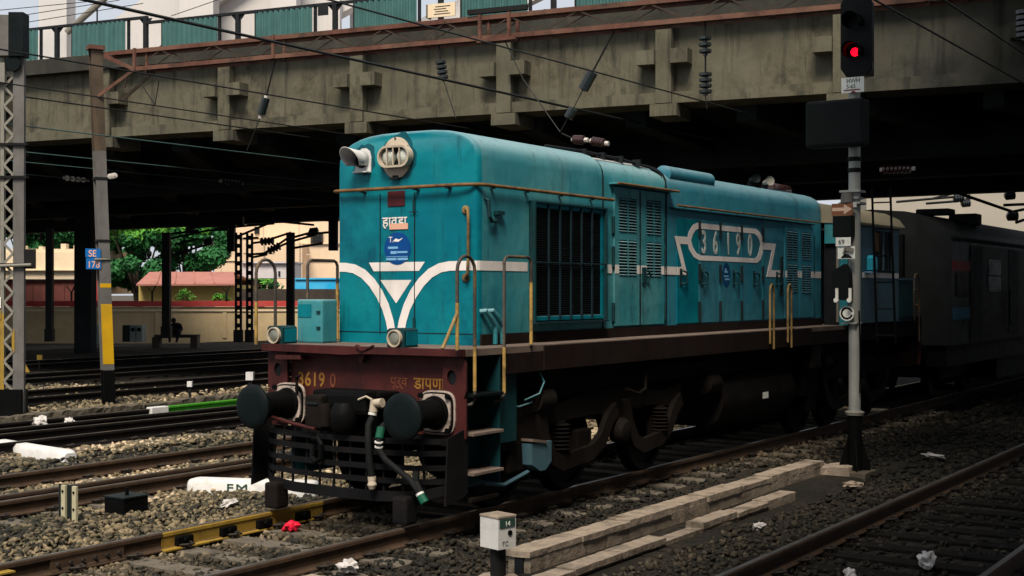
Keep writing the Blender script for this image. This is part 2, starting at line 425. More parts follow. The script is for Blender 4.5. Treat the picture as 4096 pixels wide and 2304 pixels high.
    def ring(self, outer, inner, o, u, v, t):
        o, u, v = Vector(o), Vector(u), Vector(v)
        n = u.cross(v).normalized()
        m = len(outer)
        A = [o + u * p[0] + v * p[1] for p in outer]
        B = [o + u * p[0] + v * p[1] for p in inner]
        vs = A + B + [p + n * t for p in A] + [p + n * t for p in B]
        fs = []
        for i in range(m):
            j = (i + 1) % m
            fs += [(2 * m + i, 2 * m + j, 3 * m + j, 3 * m + i), (j, i, m + i, m + j), (i, j, 2 * m + j, 2 * m + i), (m + j, m + i, 3 * m + i, 3 * m + j)]
        return self.add(vs, fs)

    def sweep(self, prof, ys, closed=True):
        """prof: list of (x,z); extruded along y at the stations ys"""
        m = len(prof)
        vs = [(x, y, z) for y in ys for (x, z) in prof]
        fs = []
        for i in range(len(ys) - 1):
            for k in range(m if closed else m - 1):
                k2 = (k + 1) % m
                fs.append((i * m + k, (i + 1) * m + k, (i + 1) * m + k2, i * m + k2))
        if closed:
            fs += [list(range(m)), [(len(ys) - 1) * m + k for k in range(m)][::-1]]
        return self.add(vs, fs)

    def build(self, name, material, parent=None, smooth=None, fn=None):
        me = bpy.data.meshes.new(name)
        vs = self.v if fn is None else [tuple(fn(Vector(p))) for p in self.v]
        o = wloc(parent)
        vs = [(p[0] - o.x, p[1] - o.y, p[2] - o.z) for p in vs]
        me.from_pydata(vs, [], self.f)
        me.materials.append(material)
        bm = bmesh.new()
        bm.from_mesh(me)
        bmesh.ops.recalc_face_normals(bm, faces=bm.faces)
        bm.to_mesh(me)
        bm.free()
        if smooth:
            me.polygons.foreach_set('use_smooth', [True] * len(me.polygons))
            me.set_sharp_from_angle(angle=R(smooth))
        return link(name, me, parent)

def wloc(o):
    p = Vector((0, 0, 0))
    while o is not None:
        p += o.location
        o = o.parent
    return p

def link(name, data, parent=None, loc=None):
    ob = bpy.data.objects.new(name, data)
    COL.objects.link(ob)
    if parent:
        ob.parent = parent
    if loc is not None:
        ob.location = loc
    return ob

def tag(o, label=None, cat=None, group=None, kind=None):
    for k, v in (('label', label), ('category', cat), ('group', group), ('kind', kind)):
        if v:
            o[k] = v
    return o

def thing(name, loc, label, cat, group=None):
    return tag(link(name, None, None, loc), label, cat, group)

def struct(o):
    o['kind'] = 'structure'
    return o

def copy_tree(o, parent=None):
    c = o.copy()
    COL.objects.link(c)
    c.parent = parent
    for ch in list(o.children):
        copy_tree(ch, c)
    return c

def piece(src, parent, loc):
    """another object with the same mesh, moved by loc (in the parent's space)"""
    c = src.copy()
    COL.objects.link(c)
    c.parent = parent
    c.location = src.location + Vector(loc)
    return c

def text(name, body, size, o, u, v, material, parent, sx=1.0, depth=0.003, align='LEFT', spacing=1.0, bold=0.008):
    cu = bpy.data.curves.new(name, 'FONT')
    cu.body, cu.size, cu.extrude, cu.align_x = body, size, depth, align
    cu.space_character = spacing
    cu.offset = bold * size
    ob = bpy.data.objects.new(name, cu)
    COL.objects.link(ob)
    dg = bpy.context.evaluated_depsgraph_get()
    me = bpy.data.meshes.new_from_object(ob.evaluated_get(dg))
    COL.objects.unlink(ob)
    bpy.data.objects.remove(ob)
    o, u, v = Vector(o), Vector(u).normalized(), Vector(v).normalized()
    n = u.cross(v)
    for q in me.vertices:
        q.co = o + u * (q.co.x * sx) + v * q.co.y + n * q.co.z - wloc(parent)
    me.materials.clear()
    me.materials.append(material)
    me.name = name
    return link(name, me, parent)

# a frame turned with the line of sight, for what stands beyond the bridge: a = metres across, d = metres away
RT, FW = Vector((math.cos(YAW), math.sin(YAW), 0)), Vector((-math.sin(YAW), math.cos(YAW), 0))
def far(a, d, z=0.0):
    p = EYE + RT * a + FW * d
    return Vector((p.x, p.y, z))
def ac(u, d):
    return (u - 1288) * 3.0596e-4 * d
def zc(v, d):
    return 2.263 + (731.9 - v) * 3.0596e-4 * d
def fbox(m, a0, a1, d0, d1, z0, z1):
    return m.obox(far((a0 + a1) / 2, (d0 + d1) / 2, (z0 + z1) / 2), RT, FW, UZ, abs(a1 - a0), abs(d1 - d0), z1 - z0)

X1, Y1 = Vector((1, 0, 0)), Vector((0, 1, 0))
GZ = -0.20                                                # ballast level; rail tops are z = 0

#@@GROUND
# ------------------------------------------------------------------ ground
def ground_mat():
    m = bpy.data.materials.new('ballast_bed')
    m.use_nodes = True
    t = m.node_tree
    N, L = t.nodes, t.links
    b = N['Principled BSDF']
    b.inputs['Roughness'].default_value = 0.95
    b.inputs['Specular IOR Level'].default_value = 0.15
    geo = N.new('ShaderNodeNewGeometry')
    vo = N.new('ShaderNodeTexVoronoi')
    vo.inputs['Scale'].default_value = 17
    L.new(geo.outputs['Position'], vo.inputs['Vector'])
    no = N.new('ShaderNodeTexNoise')
    no.inputs['Scale'].default_value = 0.55
    no.inputs['Detail'].default_value = 8
    L.new(geo.outputs['Position'], no.inputs['Vector'])
    r1 = N.new('ShaderNodeValToRGB')
    r1.color_ramp.elements[0].color = (0.010, 0.009, 0.008, 1)
    r1.color_ramp.elements[1].color = (0.045, 0.038, 0.028, 1)
    L.new(vo.outputs['Color'], r1.inputs[0])
    r2 = N.new('ShaderNodeMapRange')
    r2.inputs[1].default_value, r2.inputs[2].default_value = 0.45, 0.62
    L.new(no.outputs[0], r2.inputs[0])
    mx = N.new('ShaderNodeMixRGB')
    mx.inputs[2].default_value = (0.018, 0.016, 0.013, 1)
    L.new(r2.outputs[0], mx.inputs[0])
    L.new(r1.outputs[0], mx.inputs[1])
    L.new(mx.outputs[0], b.inputs['Base Color'])
    bp = N.new('ShaderNodeBump')
    bp.inputs['Strength'].default_value = 0.9
    bp.inputs['Distance'].default_value = 0.03
    L.new(vo.outputs['Distance'], bp.inputs['Height'])
    L.new(bp.outputs[0], b.inputs['Normal'])
    return m

def gz(x, y):
    h = GZ - 0.01 + 0.035 * (mnoise.noise(Vector((x * 0.7, y * 0.35, 0))))
    for c in (-0.0, -4.55, -9.28, -16.1, 5.14):
        d = abs(x - c)
        if d < 1.3:
            h -= 0.0
        elif d < 2.3:
            h -= 0.03 * min(1, (d - 1.3) / 0.6)
    return h
gm = MB()
nx, ny = 150, 170
xs = [-38 + i * (52 / (nx - 1)) for i in range(nx)]
ys = [-14 + 60 * (j / (ny - 1)) for j in range(ny)]
gm.add([(x, y, gz(x, y)) for y in ys for x in xs], [(j * nx + i, j * nx + i + 1, (j + 1) * nx + i + 1, (j + 1) * nx + i) for j in range(ny - 1) for i in range(nx - 1)])
GM = ground_mat()
struct(gm.build('ground', GM, smooth=80))
struct(MB().add([(-600, -600, -0.42), (600, -600, -0.42), (600, 900, -0.42), (-600, 900, -0.42)], [(0, 1, 2, 3)]).build('terrain', mat('far_dirt', (0.07, 0.06, 0.047), 0.95, var=0.3, scale=0.5)))

# loose ballast stones: one mesh of many small deformed stones, brighter where clean, oily along the running lines
def stones():
    ico = bmesh.new()
    bmesh.ops.create_icosphere(ico, subdivisions=1, radius=1)
    base = np.array([q.co[:] for q in ico.verts])
    tri = np.array([[q.index for q in f.verts] for f in ico.faces])
    ico.free()
    g = np.random.default_rng(3)
    protos = []
    for k in range(24):
        s = g.uniform(0.5, 1.3, (12, 1)) * np.array([1.0, g.uniform(0.55, 0.95), g.uniform(0.35, 0.75)])
        V_ = base * s
        for _ in range(7):
            nn_ = g.normal(0, 1, 3)
            nn_ /= np.linalg.norm(nn_)
            dd_ = g.uniform(0.30, 0.55)
            ex_ = np.maximum(V_ @ nn_ - dd_, 0)
            V_ = V_ - ex_[:, None] * nn_[None]
        protos.append(V_ * 1.35)
    ex, ey = EYE.x, EYE.y
    fx, fy = FW.x, FW.y
    rx, ry = RT.x, RT.y
    P = []
    bands = [(5.5, 12.5, 820, 0.0205), (12.5, 17, 620, 0.0225), (17, 23, 330, 0.028), (23, 34, 120, 0.037)]
    for d0, d1, dens, size in bands:
        amax = 0.41 * d1
        n = int((d1 - d0) * 2 * amax * dens)
        d = g.uniform(d0, d1, n)
        a = g.uniform(-amax, amax, n)
        x = ex + rx * a + fx * d
        y = ey + ry * a + fy * d
        keep = (np.abs(a) < 0.405 * d + 0.3)
        # inside the picture only, and not under the engine or behind it where nothing shows
        keep &= ~((x < 0.9) & (x > -0.6) & (y > 1.5))
        keep &= ~((x < -2.6) & (y > 13 + 0.18 * x + 14))
        keep &= (x < 7.6)
        # fewer stones where the beds are choked with dirt
        right = x > 0.95
        keep &= ~(right & (g.random(n) > 0.42))
        keep &= ~((x > 4.6) & (g.random(n) > 0.35))
        keep &= ~((np.abs(x - 2.62) < 0.42) & (y > -0.55) & (y < 7.4))
        keep &= ~((np.abs(x - 2.42) < 0.2) & (np.abs(y + 0.48) < 0.2))
        keep &= np.array([mnoise.noise(Vector((float(a_) * 0.8, float(b_) * 0.45, 3.0))) for a_, b_ in zip(x, y)]) < g.uniform(0.10, 0.75, n)
        P.append(np.stack([x[keep], y[keep], np.full(keep.sum(), size)], 1))
    P = np.concatenate(P)
    n = len(P)
    pid = g.integers(0, 24, n)
    V = np.stack(protos)[pid]
    sc = P[:, 2] * (0.55 + 1.5 * g.random(n) ** 1.8) * 1.2
    ang = g.uniform(0, 2 * math.pi, n)
    tilt = g.uniform(-1.0, 1.0, n)
    V = V * sc[:, None, None]
    y1 = V[:, :, 1] * np.cos(tilt)[:, None] - V[:, :, 2] * np.sin(tilt)[:, None]
    z1 = V[:, :, 1] * np.sin(tilt)[:, None] + V[:, :, 2] * np.cos(tilt)[:, None]
    x2 = V[:, :, 0] * np.cos(ang)[:, None] - y1 * np.sin(ang)[:, None]
    y2 = V[:, :, 0] * np.sin(ang)[:, None] + y1 * np.cos(ang)[:, None]
    hz = np.array([gz(float(px), float(py)) for px, py in P[:, :2]])
    # a little heap between the lines, level between the rails
    cx = P[:, 0]
    heap = np.zeros(n)
    for c0, hh in ((-2.45, 0.05), (-6.9, 0.06), (-12.6, 0.05)):
        heap += hh * np.exp(-((cx - c0) / 0.6) ** 2)
    V = np.stack([x2 + P[:, :1], y2 + P[:, 1:2], z1 + (hz + heap + sc * 0.25 + g.uniform(-0.012, 0.022, n))[:, None]], 2)
    F = (tri[None] + (np.arange(n) * 12)[:, None, None]).reshape(-1, 3)
    V = V.reshape(-1, 3)
    me = bpy.data.meshes.new('ballast')
    me.vertices.add(len(V))
    me.vertices.foreach_set('co', V.ravel())
    me.loops.add(len(F) * 3)
    me.loops.foreach_set('vertex_index', F.ravel().astype(np.int32))
    me.polygons.add(len(F))
    me.polygons.foreach_set('loop_start', np.arange(0, len(F) * 3, 3, dtype=np.int32))
    # each stone keeps one shade of its own; grease lies along the running lines, and stones right of the engine are darker
    patch = np.array([mnoise.noise(Vector((float(a_) * 0.55, float(b_) * 0.3, 9.0))) for a_, b_ in P[:, :2]])
    val = np.clip(g.uniform(0, 1, n) * 0.85 + patch * 0.75 + 0.06, 0, 1)
    oil_dark = np.zeros(n)
    for c0, k in ((0, 0.75), (5.14, 0.9), (2.7, 0.55)):
        oil_dark = np.maximum(oil_dark, k * np.exp(-((cx - c0) / 1.0) ** 4))
    oil_dark = np.maximum(oil_dark, np.clip((cx - 0.6) / 0.7, 0, 0.85))
    at = me.attributes.new('shade', 'FLOAT_VECTOR', 'POINT')
    dat = np.repeat(np.stack([val, oil_dark, np.zeros(n)], 1), 12, 0)
    at.data.foreach_set('vector', dat.ravel().astype(np.float32))
    me.update()
    me.validate()
    m = bpy.data.materials.new('ballast_stone')
    m.use_nodes = True
    N, L = m.node_tree.nodes, m.node_tree.links
    b = N['Principled BSDF']
    b.inputs['Roughness'].default_value = 0.85
    b.inputs['Specular IOR Level'].default_value = 0.25
    a = N.new('ShaderNodeAttribute')
    a.attribute_name = 'shade'
    se = N.new('ShaderNodeSeparateXYZ')
    L.new(a.outputs['Vector'], se.inputs[0])
    r = N.new('ShaderNodeValToRGB')
    e = r.color_ramp.elements
    e[0].position, e[0].color = 0.0, (0.018, 0.018, 0.014, 1)
    e[1].position, e[1].color = 1.0, (0.50, 0.39, 0.26, 1)
    for p_, c_ in ((0.35, (0.075, 0.064, 0.040, 1)), (0.7, (0.195, 0.152, 0.088, 1)), (0.93, (0.29, 0.222, 0.135, 1))):
        q = e.new(p_)
        q.color = c_
    L.new(se.outputs[0], r.inputs[0])
    mx = N.new('ShaderNodeMixRGB')
    mx.inputs[2].default_value = (0.011, 0.0105, 0.009, 1)
    L.new(se.outputs[1], mx.inputs[0])
    L.new(r.outputs[0], mx.inputs[1])
    L.new(mx.outputs[0], b.inputs['Base Color'])
    me.materials.append(m)
    o = link('ballast', me)
    return tag(o, 'loose grey and tan ballast stones between the tracks', 'ballast', kind='stuff')
stones()

#@@TRACKS
# ------------------------------------------------------------------ tracks
HD, WB, FT = 0.0335, 0.009, 0.068
def rail_prof(x):
    return [(x - FT, -0.172), (x + FT, -0.172), (x + FT, -0.160), (x + 0.022, -0.146), (x + WB, -0.125), (x + WB, -0.052),
            (x + HD, -0.040), (x + HD, -0.012), (x + 0.026, -0.001), (x - 0.026, -0.001), (x - HD, -0.012), (x - HD, -0.040), (x - WB, -0.052), (x - WB, -0.125), (x - 0.022, -0.146), (x - FT, -0.160)]
def rail(x, y0, y1, parent, m=None, seg=1, x1=None):
    k = MB()
    ys_ = [y0 + (y1 - y0) * i / seg for i in range(seg + 1)]
    k.sweep(rail_prof(0), ys_)
    x1 = x if x1 is None else x1
    ob = k.build('rail', m or RAILS, parent, fn=lambda p: (p.x + x + (x1 - x) * (p.y - y0) / (y1 - y0), p.y, p.z))
    hd = MB().box(-0.0255, 0.0255, y0 + 0.001, y1 - 0.001, -0.004, 0.0012)
    hd.build('running_surface', RAILH, ob, fn=lambda p: (p.x + x + (x1 - x) * (p.y - y0) / (y1 - y0), p.y, p.z))
    return ob

def sleeper_mesh(c):
    k = MB()
    k.sweep([(-1.375, -0.34), (1.375, -0.34), (1.375, -0.19), (1.34, -0.176), (-1.34, -0.176), (-1.375, -0.19)], [-0.125, -0.11, 0.11, 0.125])
    return k
def clip_mesh(x, s):
    """a sprung rail clip: a bent bar beside the rail foot on an iron shoulder"""
    k = MB()
    if True:
        k.tube([(x + s * 0.05, -0.05, -0.147), (x + s * 0.10, -0.06, -0.135), (x + s * 0.15, -0.02, -0.13), (x + s * 0.15, 0.05, -0.135), (x + s * 0.09, 0.055, -0.12), (x + s * 0.055, 0.02, -0.146)], 0.011, 5)
        k.box(x + s * 0.072, x + s * 0.125, -0.045, 0.045, -0.176, -0.135)
    return k

def track(cx, y0, y1, label, sl0, sl1, clip0, clip1, web=None, sm=None, rails=(-0.873, 0.873)):
    t = thing('railway_track', (cx, 0, 0), label, 'track', 'broad gauge tracks of the yard')
    ro = [rail(cx + r_, y0, y1, t, web) for r_ in rails]
    first = None
    n = int((sl1 - sl0) / 0.62)
    cl = None
    for i in range(n):
        y = sl0 + i * 0.62
        if first is None:
            first = sleeper_mesh(0).build('sleeper', sm or SLEEP, None)
            first.parent = t
            first.location = (0, y, 0)
            s = first
        else:
            s = piece(first, t, (0, y - sl0, 0))
            s.rotation_euler.z = rnd.uniform(-0.012, 0.012)
            s.location.z = rnd.uniform(-0.012, 0.0)
        if clip0 <= y <= clip1:
            for r_ in (-0.873, 0.873):
                for sd in (-1, 1):
                    if cl is None:
                        cl = {q: clip_mesh(0, q).build('rail_clip', CLIP, None) for q in (-1, 1)}
                        used = set()
                    if sd not in used:
                        c = cl[sd]
                        used.add(sd)
                    else:
                        c = cl[sd].copy()
                        COL.objects.link(c)
                    c.parent = t
                    c.location = (r_, y, 0)
    return t, ro

T1, R1 = track(0, -13, 60, 'running line under the teal locomotive with a yellow painted joint', -6.0, 18, -5, 9, RAILS)
T2, R2 = track(-4.573, -13, 90, 'first line left of the locomotive with a check rail beside its rail', -6, 24, -4, 9, RAILS)
T3, R3 = track(-9.28, -13, 95, 'second line left of the locomotive with a green painted rail at its back', -4, 26, 0, 10, RAILD)
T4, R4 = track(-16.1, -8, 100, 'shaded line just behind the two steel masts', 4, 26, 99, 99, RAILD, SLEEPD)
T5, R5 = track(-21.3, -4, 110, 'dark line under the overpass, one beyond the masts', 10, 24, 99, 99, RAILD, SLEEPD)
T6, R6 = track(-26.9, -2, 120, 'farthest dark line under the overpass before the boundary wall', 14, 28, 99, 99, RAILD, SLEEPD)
T7, R7 = track(5.14, -13, 80, 'shaded line in the right foreground with worn shiny rail', -9, 22, -8, 12, RAILS, SLEEPD)

def foot(name, m, parent, x, y0, y1, side=1):
    """a joint plate lying in the web of a rail, with bolt heads"""
    k = MB()
    k.prism([(0.010, -0.148), (0.050, -0.150), (0.036, -0.13), (0.030, -0.065), (0.034, -0.046), (0.012, -0.05)], (x, y1, 0), (side, 0, 0), UZ, (y1 - y0) * side)
    o = k.build(name, m, parent)
    b = MB()
    nb = max(2, int((y1 - y0) / 0.13))
    for i in range(nb):
        yy = y0 + (i + 0.5) * (y1 - y0) / nb
        b.cyl((x + side * 0.03, yy, -0.098), (x + side * 0.058, yy, -0.098), 0.019, n=6)
    b.build('bolt_heads', CLIP, o)
    return o
foot('joint_plate', RAILS, T1, -0.873, -2.5, -1.72)
yr = MB().sweep([(x * 1.06 + 0.0, z - 0.002 if z < -0.1 else z) for (x, z) in rail_prof(0)][1:9] + [(0.02, -0.172)], [-1.27, 0.95])
yr.build('yellow_rail_length', YELD, T1, fn=lambda p: (p.x - 0.873 + 0.004, p.y, p.z))
MB().sweep([(-0.02, -0.172), (0.105, -0.172), (0.105, -0.158), (0.02, -0.150)], [-1.3, -0.75]).build('yellow_chair', YELD, T1, fn=lambda p: (p.x - 0.873, p.y, p.z))
for i, yy in enumerate((-1.02, -0.45, 0.05, 0.62)):
    k = MB().box(-0.868, -0.80, yy - 0.10, yy + 0.10, -0.15, -0.065, 0.01)
    k.cyl((-0.80, yy, -0.10), (-0.775, yy, -0.10), 0.03, n=6)
    k.build('slide_block', BLACK, T1)
MB().sweep([(-0.05, -0.012), (0.06, -0.012), (0.06, 0.002), (-0.05, 0.002)], [-3.6, -2.92]).build('yellow_plate', YELD, T1, fn=lambda p: (p.x - 0.80, p.y, p.z - 0.05))
rail(-4.06, -13, 60, T2, RAILS).name = 'check_rail'
rail(-9.95, -13, 14, T3, RAILD, x1=-9.2).name = 'closure_rail'
rail(-10.75, -13, 7.6, T3, RAILD, x1=-11.0).name = 'siding_rail'
MB().sweep([(x * 1.15, z * 1.0 + 0.012) for (x, z) in rail_prof(0)], [7.75, 16]).build('green_rail', LIME, T3, fn=lambda p: (p.x - 11.0 - (p.y - 7.75) * 0.035, p.y, p.z + 0.01))
MB().box(-11.06, -10.90, 7.3, 7.72, -0.17, 0.03, 0.015).build('white_joint_block', WHITE, T3)

# ------------------------------------------------------------------ line-side concrete
tr = thing('cable_trough', (2.3, 3.5, GZ), 'long lidded concrete trough beside the line, nearer the locomotive', 'cable trough', 'concrete cable troughs')
lid = MB().box(2.16, 2.40, -0.02, 0.93, -0.06, 0.0, 0.014).build('lid', TROUGH, None)
def lids(t, x0, x1, y0, n, ln, z0, z1, jitter, skip=()):
    for i in range(n):
        if i in skip:
            continue
        ya = y0 + i * ln
        k = MB()
        j = rnd.uniform(-jitter, jitter)
        k.rough(x0 + j, x1 + j, ya + 0.006, ya + ln - 0.006, z0 - 0.01, z1 + rnd.uniform(-0.014, 0.006), 0.006, i + x0)
        k.build('lid', TROUGH, t)
COL.objects.unlink(lid); bpy.data.objects.remove(lid)
lids(tr, 2.15, 2.41, 0.02, 8, 0.92, -0.085, -0.03, 0.012)
MB().box(2.17, 2.24, 0.05, 7.3, -0.30, -0.087).build('wall', TROUGH, tr)
MB().box(2.33, 2.40, 0.06, 7.3, -0.30, -0.087).build('wall', TROUGH, tr)
MB().box(2.241, 2.329, 0.04, 0.07, -0.30, -0.10).build('dark_mouth', DARK, tr)
tr2 = thing('cable_trough', (2.85, 2.0, GZ), 'broken concrete trough with ragged lids, nearer the dark right-hand line', 'cable trough', 'concrete cable troughs')
lids(tr2, 2.70, 2.90, -1.75, 8, 0.86, -0.165, -0.115, 0.02, (4,))
MB().box(2.72, 2.88, -1.74, 5.1, -0.32, -0.167).build('wall', TROUGH, tr2)
for (x, y, w, l, h, ang, lab) in ((1.95, -1.25, 0.5, 0.34, 0.12, 0.3, 'rough concrete slab lying at the foot of the white trackside box'),
                                  (1.28, -1.55, 0.42, 0.3, 0.10, -0.2, 'small tan concrete lump at the bottom edge near white litter'),
                                  (2.50, 7.42, 0.60, 0.36, 0.16, 0.0, 'square concrete block at the end of the trough by the signal')):
    k = MB().rough(-w / 2, w / 2, -l / 2, l / 2, -h, h * 0.6, 0.03, x)
    o = k.build('concrete_block', TROUGH)
    o.location = (x, y, GZ + 0.02)
    o.rotation_euler = (0.03, -0.04, ang)
    tag(o, lab, 'concrete block', 'loose concrete blocks')
kb = thing('drain_wall', (-11.2, 8, GZ), 'low mossy concrete drain wall behind the green painted rail', 'drain wall')
for i in range(22):
    ya = -2 + i * 0.95
    MB().rough(-11.62 + rnd.uniform(-0.03, 0.03), -11.36, ya + 0.01, ya + 0.94, -0.4, 0.075 + rnd.uniform(-0.03, 0.02), 0.03, ya).build('block', KERB, kb)

def fouling(x0, y0, x1, y1, lab, lettered):
    a, b = Vector((x0, y0, -0.15)), Vector((x1, y1, -0.15))
    t = thing('fouling_mark', (a + b) / 2, lab, 'fouling mark', 'white fouling marks between the tracks')
    d = (b - a).normalized()
    s = Vector((-d.y, d.x, 0))
    k = MB()
    L_ = (b - a).length
    prof = [(-0.13, -0.16), (0.13, -0.16), (0.128, 0.07), (0.085, 0.125), (-0.085, 0.125), (-0.128, 0.07)]
    rings = []
    for f_, sc in ((0, 0.72), (0.02, 0.93), (0.06, 1), (0.5, 0.97), (0.94, 1), (0.98, 0.93), (1.0, 0.72)):
        rings.append([a + d * (L_ * f_) + s * (p[0] * sc) + UZ * (p[1] * sc if p[1] > 0 else p[1]) for p in prof])
    vs = [q for r_ in rings for q in r_]
    fs = [(i * 6 + j, i * 6 + (j + 1) % 6, (i + 1) * 6 + (j + 1) % 6, (i + 1) * 6 + j) for i in range(6) for j in range(6)]
    fs += [list(range(6)), [36 + j for j in range(6)]]
    k.add(vs, fs)
    k.build('bar', WHITE, t, smooth=50)
    if lettered:
        text('lettering', 'FM', 0.135, (a + b) / 2 - d * 0.30 - s * 0.131 - UZ * 0.012, d, UZ, PLATEG, t, sx=1.6, bold=0.0, spacing=1.15)
    return t
fouling(-3.50, 1.50, -2.0, 2.15, 'white bar lettered FM beside the buffer beam guard', True)
fouling(-9.15, 2.72, -6.95, 2.40, 'unlettered white bar lying at the left edge between two tracks', False)

t = thing('trackside_box', (2.42, -0.48, GZ), 'white cast box on a stub post with a green number plate', 'trackside box')
k = MB()
k.prism([(-0.115, 0.0), (0.115, 0.0), (0.115, 0.25), (0.07, 0.275), (-0.09, 0.275), (-0.115, 0.25)], (0, 0.10, 0.095), X1, UZ, 0.20)
BR = Matrix.Rotation(R(-14), 3, 'Z')
def bf(p):
    q = BR @ Vector((p.x, p.y, 0))
    return Vector((2.42 + q.x, -0.48 + q.y, p.z))
k.build('box', WHITE, t, fn=bf)
MB().box(-0.12, 0.12, -0.105, 0.105, 0.352, 0.374, 0.006).build('lid', TROUGH, t, fn=bf)
MB().box(0.1155, 0.121, -0.085, 0.085, 0.275, 0.345).build('number_plate', PLATEG, t, fn=bf)
text('lettering', '14', 0.06, bf(Vector((0.1215, -0.03, 0.285))), BR @ Y1, UZ, PLATE, t)
MB().cyl((0.1155, 0.03, 0.225), (0.122, 0.03, 0.225), 0.024, n=14).build('lock_hole', BLACK, t, fn=bf)
text('lettering', 'TC', 0.055, bf(Vector((0.1165, -0.06, 0.125))), BR @ Y1, UZ, CABG, t)
MB().cyl((2.42, -0.48, -0.19), (2.42, -0.48, 0.095), 0.068, n=16).build('post', MASTD, t, smooth=40)
MB().lathe((2.42, -0.48, -0.40), UZ, [(0, 0.19), (0.24, 0.175), (0.255, 0.15)], 14).build('base', TROUGH, t, smooth=40)

t = thing('ground_marker', (-3.05, -0.66, GZ), 'small grey marker plate with two pale strips beside the rail', 'marker')
k = MB().box(-3.20, -2.90, -0.64, -0.625, -0.20, 0.19, 0.004)
k.build('plate', SIGSIDE, t)
for xx in (-3.085, -2.905):
    MB().box(xx - 0.033, xx + 0.033, -0.672, -0.641, -0.25, 0.185, 0.004).build('strip', mat('pale_cream_strip', (0.46, 0.42, 0.28), 0.6, var=0.12, dirt=(0.25, 0.22, 0.14), dirt_amt=0.5, dirt_scale=8), t)
    b_ = MB()
    for zz in (0.12, -0.06):
        b_.cyl((xx, -0.681, zz), (xx, -0.672, zz), 0.014, n=8)
    b_.build('bolt_heads', BLACK, t)
t = thing('rod_box', (-2.85, 0.0, GZ), 'black iron box with a peg on its lid beside the marker plate', 'iron box')
MB().box(-3.02, -2.70, -0.18, 0.16, -0.26, 0.0, 0.012).build('box', BLACK, t)
MB().box(-3.03, -2.69, -0.19, 0.17, 0.001, 0.016).build('lid', SIGSIDE, t)
MB().cyl((-2.84, -0.02, 0.016), (-2.84, -0.02, 0.10), 0.022, n=8).build('peg', BLACK, t)

def crumple(name, loc, size, m, lab, cat, seed, flat=0.45):
    bm = bmesh.new()
    bmesh.ops.create_icosphere(bm, subdivisions=3, radius=1)
    for q in bm.verts:
        n = mnoise.noise(q.co * 1.9 + Vector((seed, seed * 2.3, 0)))
        q.co = Vector((q.co.x * size[0], q.co.y * size[1], q.co.z * size[2])) * (1 + 0.75 * n)
    k = MB().bm(bm)
    o = k.build(name, m, smooth=55)
    o.location = loc
    o.rotation_euler.z = seed
    return tag(o, lab, cat, 'scraps of litter on the track bed')
crumple('litter', (-0.56, 0.17, -0.13), (0.085, 0.06, 0.055), LITR, 'crumpled crimson plastic wrapper by the yellow rail', 'litter', 1)
crumple('litter', (-2.10, 0.80, -0.12), (0.16, 0.07, 0.045), LITW, 'torn white paper on the ballast below the FM bar', 'litter', 2)
crumple('litter', (1.24, -1.05, -0.10), (0.09, 0.07, 0.05), LITW, 'white plastic cup remnant beside the near rail clips', 'litter', 3)
crumple('litter', (-0.28, -3.05, -0.11), (0.11, 0.09, 0.055), LITW, 'white rag at the bottom edge between the rails', 'litter', 4)
crumple('litter', (5.33, 1.95, -0.10), (0.13, 0.07, 0.07), LITW, 'pale folded paper on the dark right-hand sleepers', 'litter', 5)
crumple('litter', (4.93, 1.1, -0.12), (0.05, 0.05, 0.05), LITW, 'small white scrap on the right-hand sleepers, near the rail', 'litter', 6)
crumple('litter', (-3.5, -2.2, -0.10), (0.30, 0.20, 0.10), LITT, 'torn grey tarpaulin heap at the left edge', 'litter', 8)
crumple('litter', (-10.9, 4.8, -0.05), (0.13, 0.11, 0.11), LITW, 'larger white stone by the mossy drain wall', 'stone', 9)
crumple('litter', (-10.75, 5.3, -0.07), (0.08, 0.06, 0.08), LITW, 'smaller pinkish stone by the mossy drain wall', 'stone', 10)
crumple('litter', (3.35, 2.9, -0.15), (0.10, 0.05, 0.04), LITW, 'pale chip in the dark gravel beside the broken trough', 'litter', 11)
crumple('litter', (3.25, 9.6, -0.14), (0.20, 0.07, 0.03), LITW, 'flat pale card on the dirt right of the signal', 'litter', 12)
crumple('litter', (3.2, 6.2, -0.14), (0.11, 0.07, 0.04), TROUGH, 'tan stone lying on the dirt near the signal base', 'stone', 13)

#@@LOCO
# ------------------------------------------------------------------ locomotive
LO = thing('locomotive', (0, 0, 0), 'teal diesel shunting locomotive with white stripes numbered 36190', 'locomotive')
HX, HF = 0.945, 1.31
def hood_prof(w, top, sh, bot=1.70):
    """half-rounded hood section: w half width, top crown height, sh height where the shoulder starts"""
    h = top - sh
    r = [(w, bot), (w, sh)]
    for k in range(1, 9):
        a = k / 8 * math.pi / 2
        r.append((w * (math.cos(a) ** 0.62), sh + h * (math.sin(a) ** 0.80)))
    return r + [(-x, z) for (x, z) in r[-2::-1]]
def taper(prof, s, dz):
    return [(x * s, z + (dz if z > 1.8 else 0)) for (x, z) in prof]
k = MB()
pr = hood_prof(HX, 3.968, 3.62)
m_ = len(pr)
st = [(HF, taper(pr, 0.968, -0.030)), (HF + 0.012, taper(pr, 0.985, -0.013)), (HF + 0.04, taper(pr, 0.996, -0.003)), (HF + 0.08, pr), (3.885, pr)]
vs = [(x, y, z) for (y, P) in st[:4] for (x, z) in P]
fs = [(i * m_ + j, (i + 1) * m_ + j, (i + 1) * m_ + (j + 1) % m_, i * m_ + (j + 1) % m_) for i in range(3) for j in range(m_)]
fs += [list(range(m_))]
k.add(vs, fs)
k.build('nose_front', TEAL, LO, smooth=35)
MB().sweep(pr, [HF + 0.0805, 3.885]).build('nose_hood', TEAL2, LO, smooth=35)
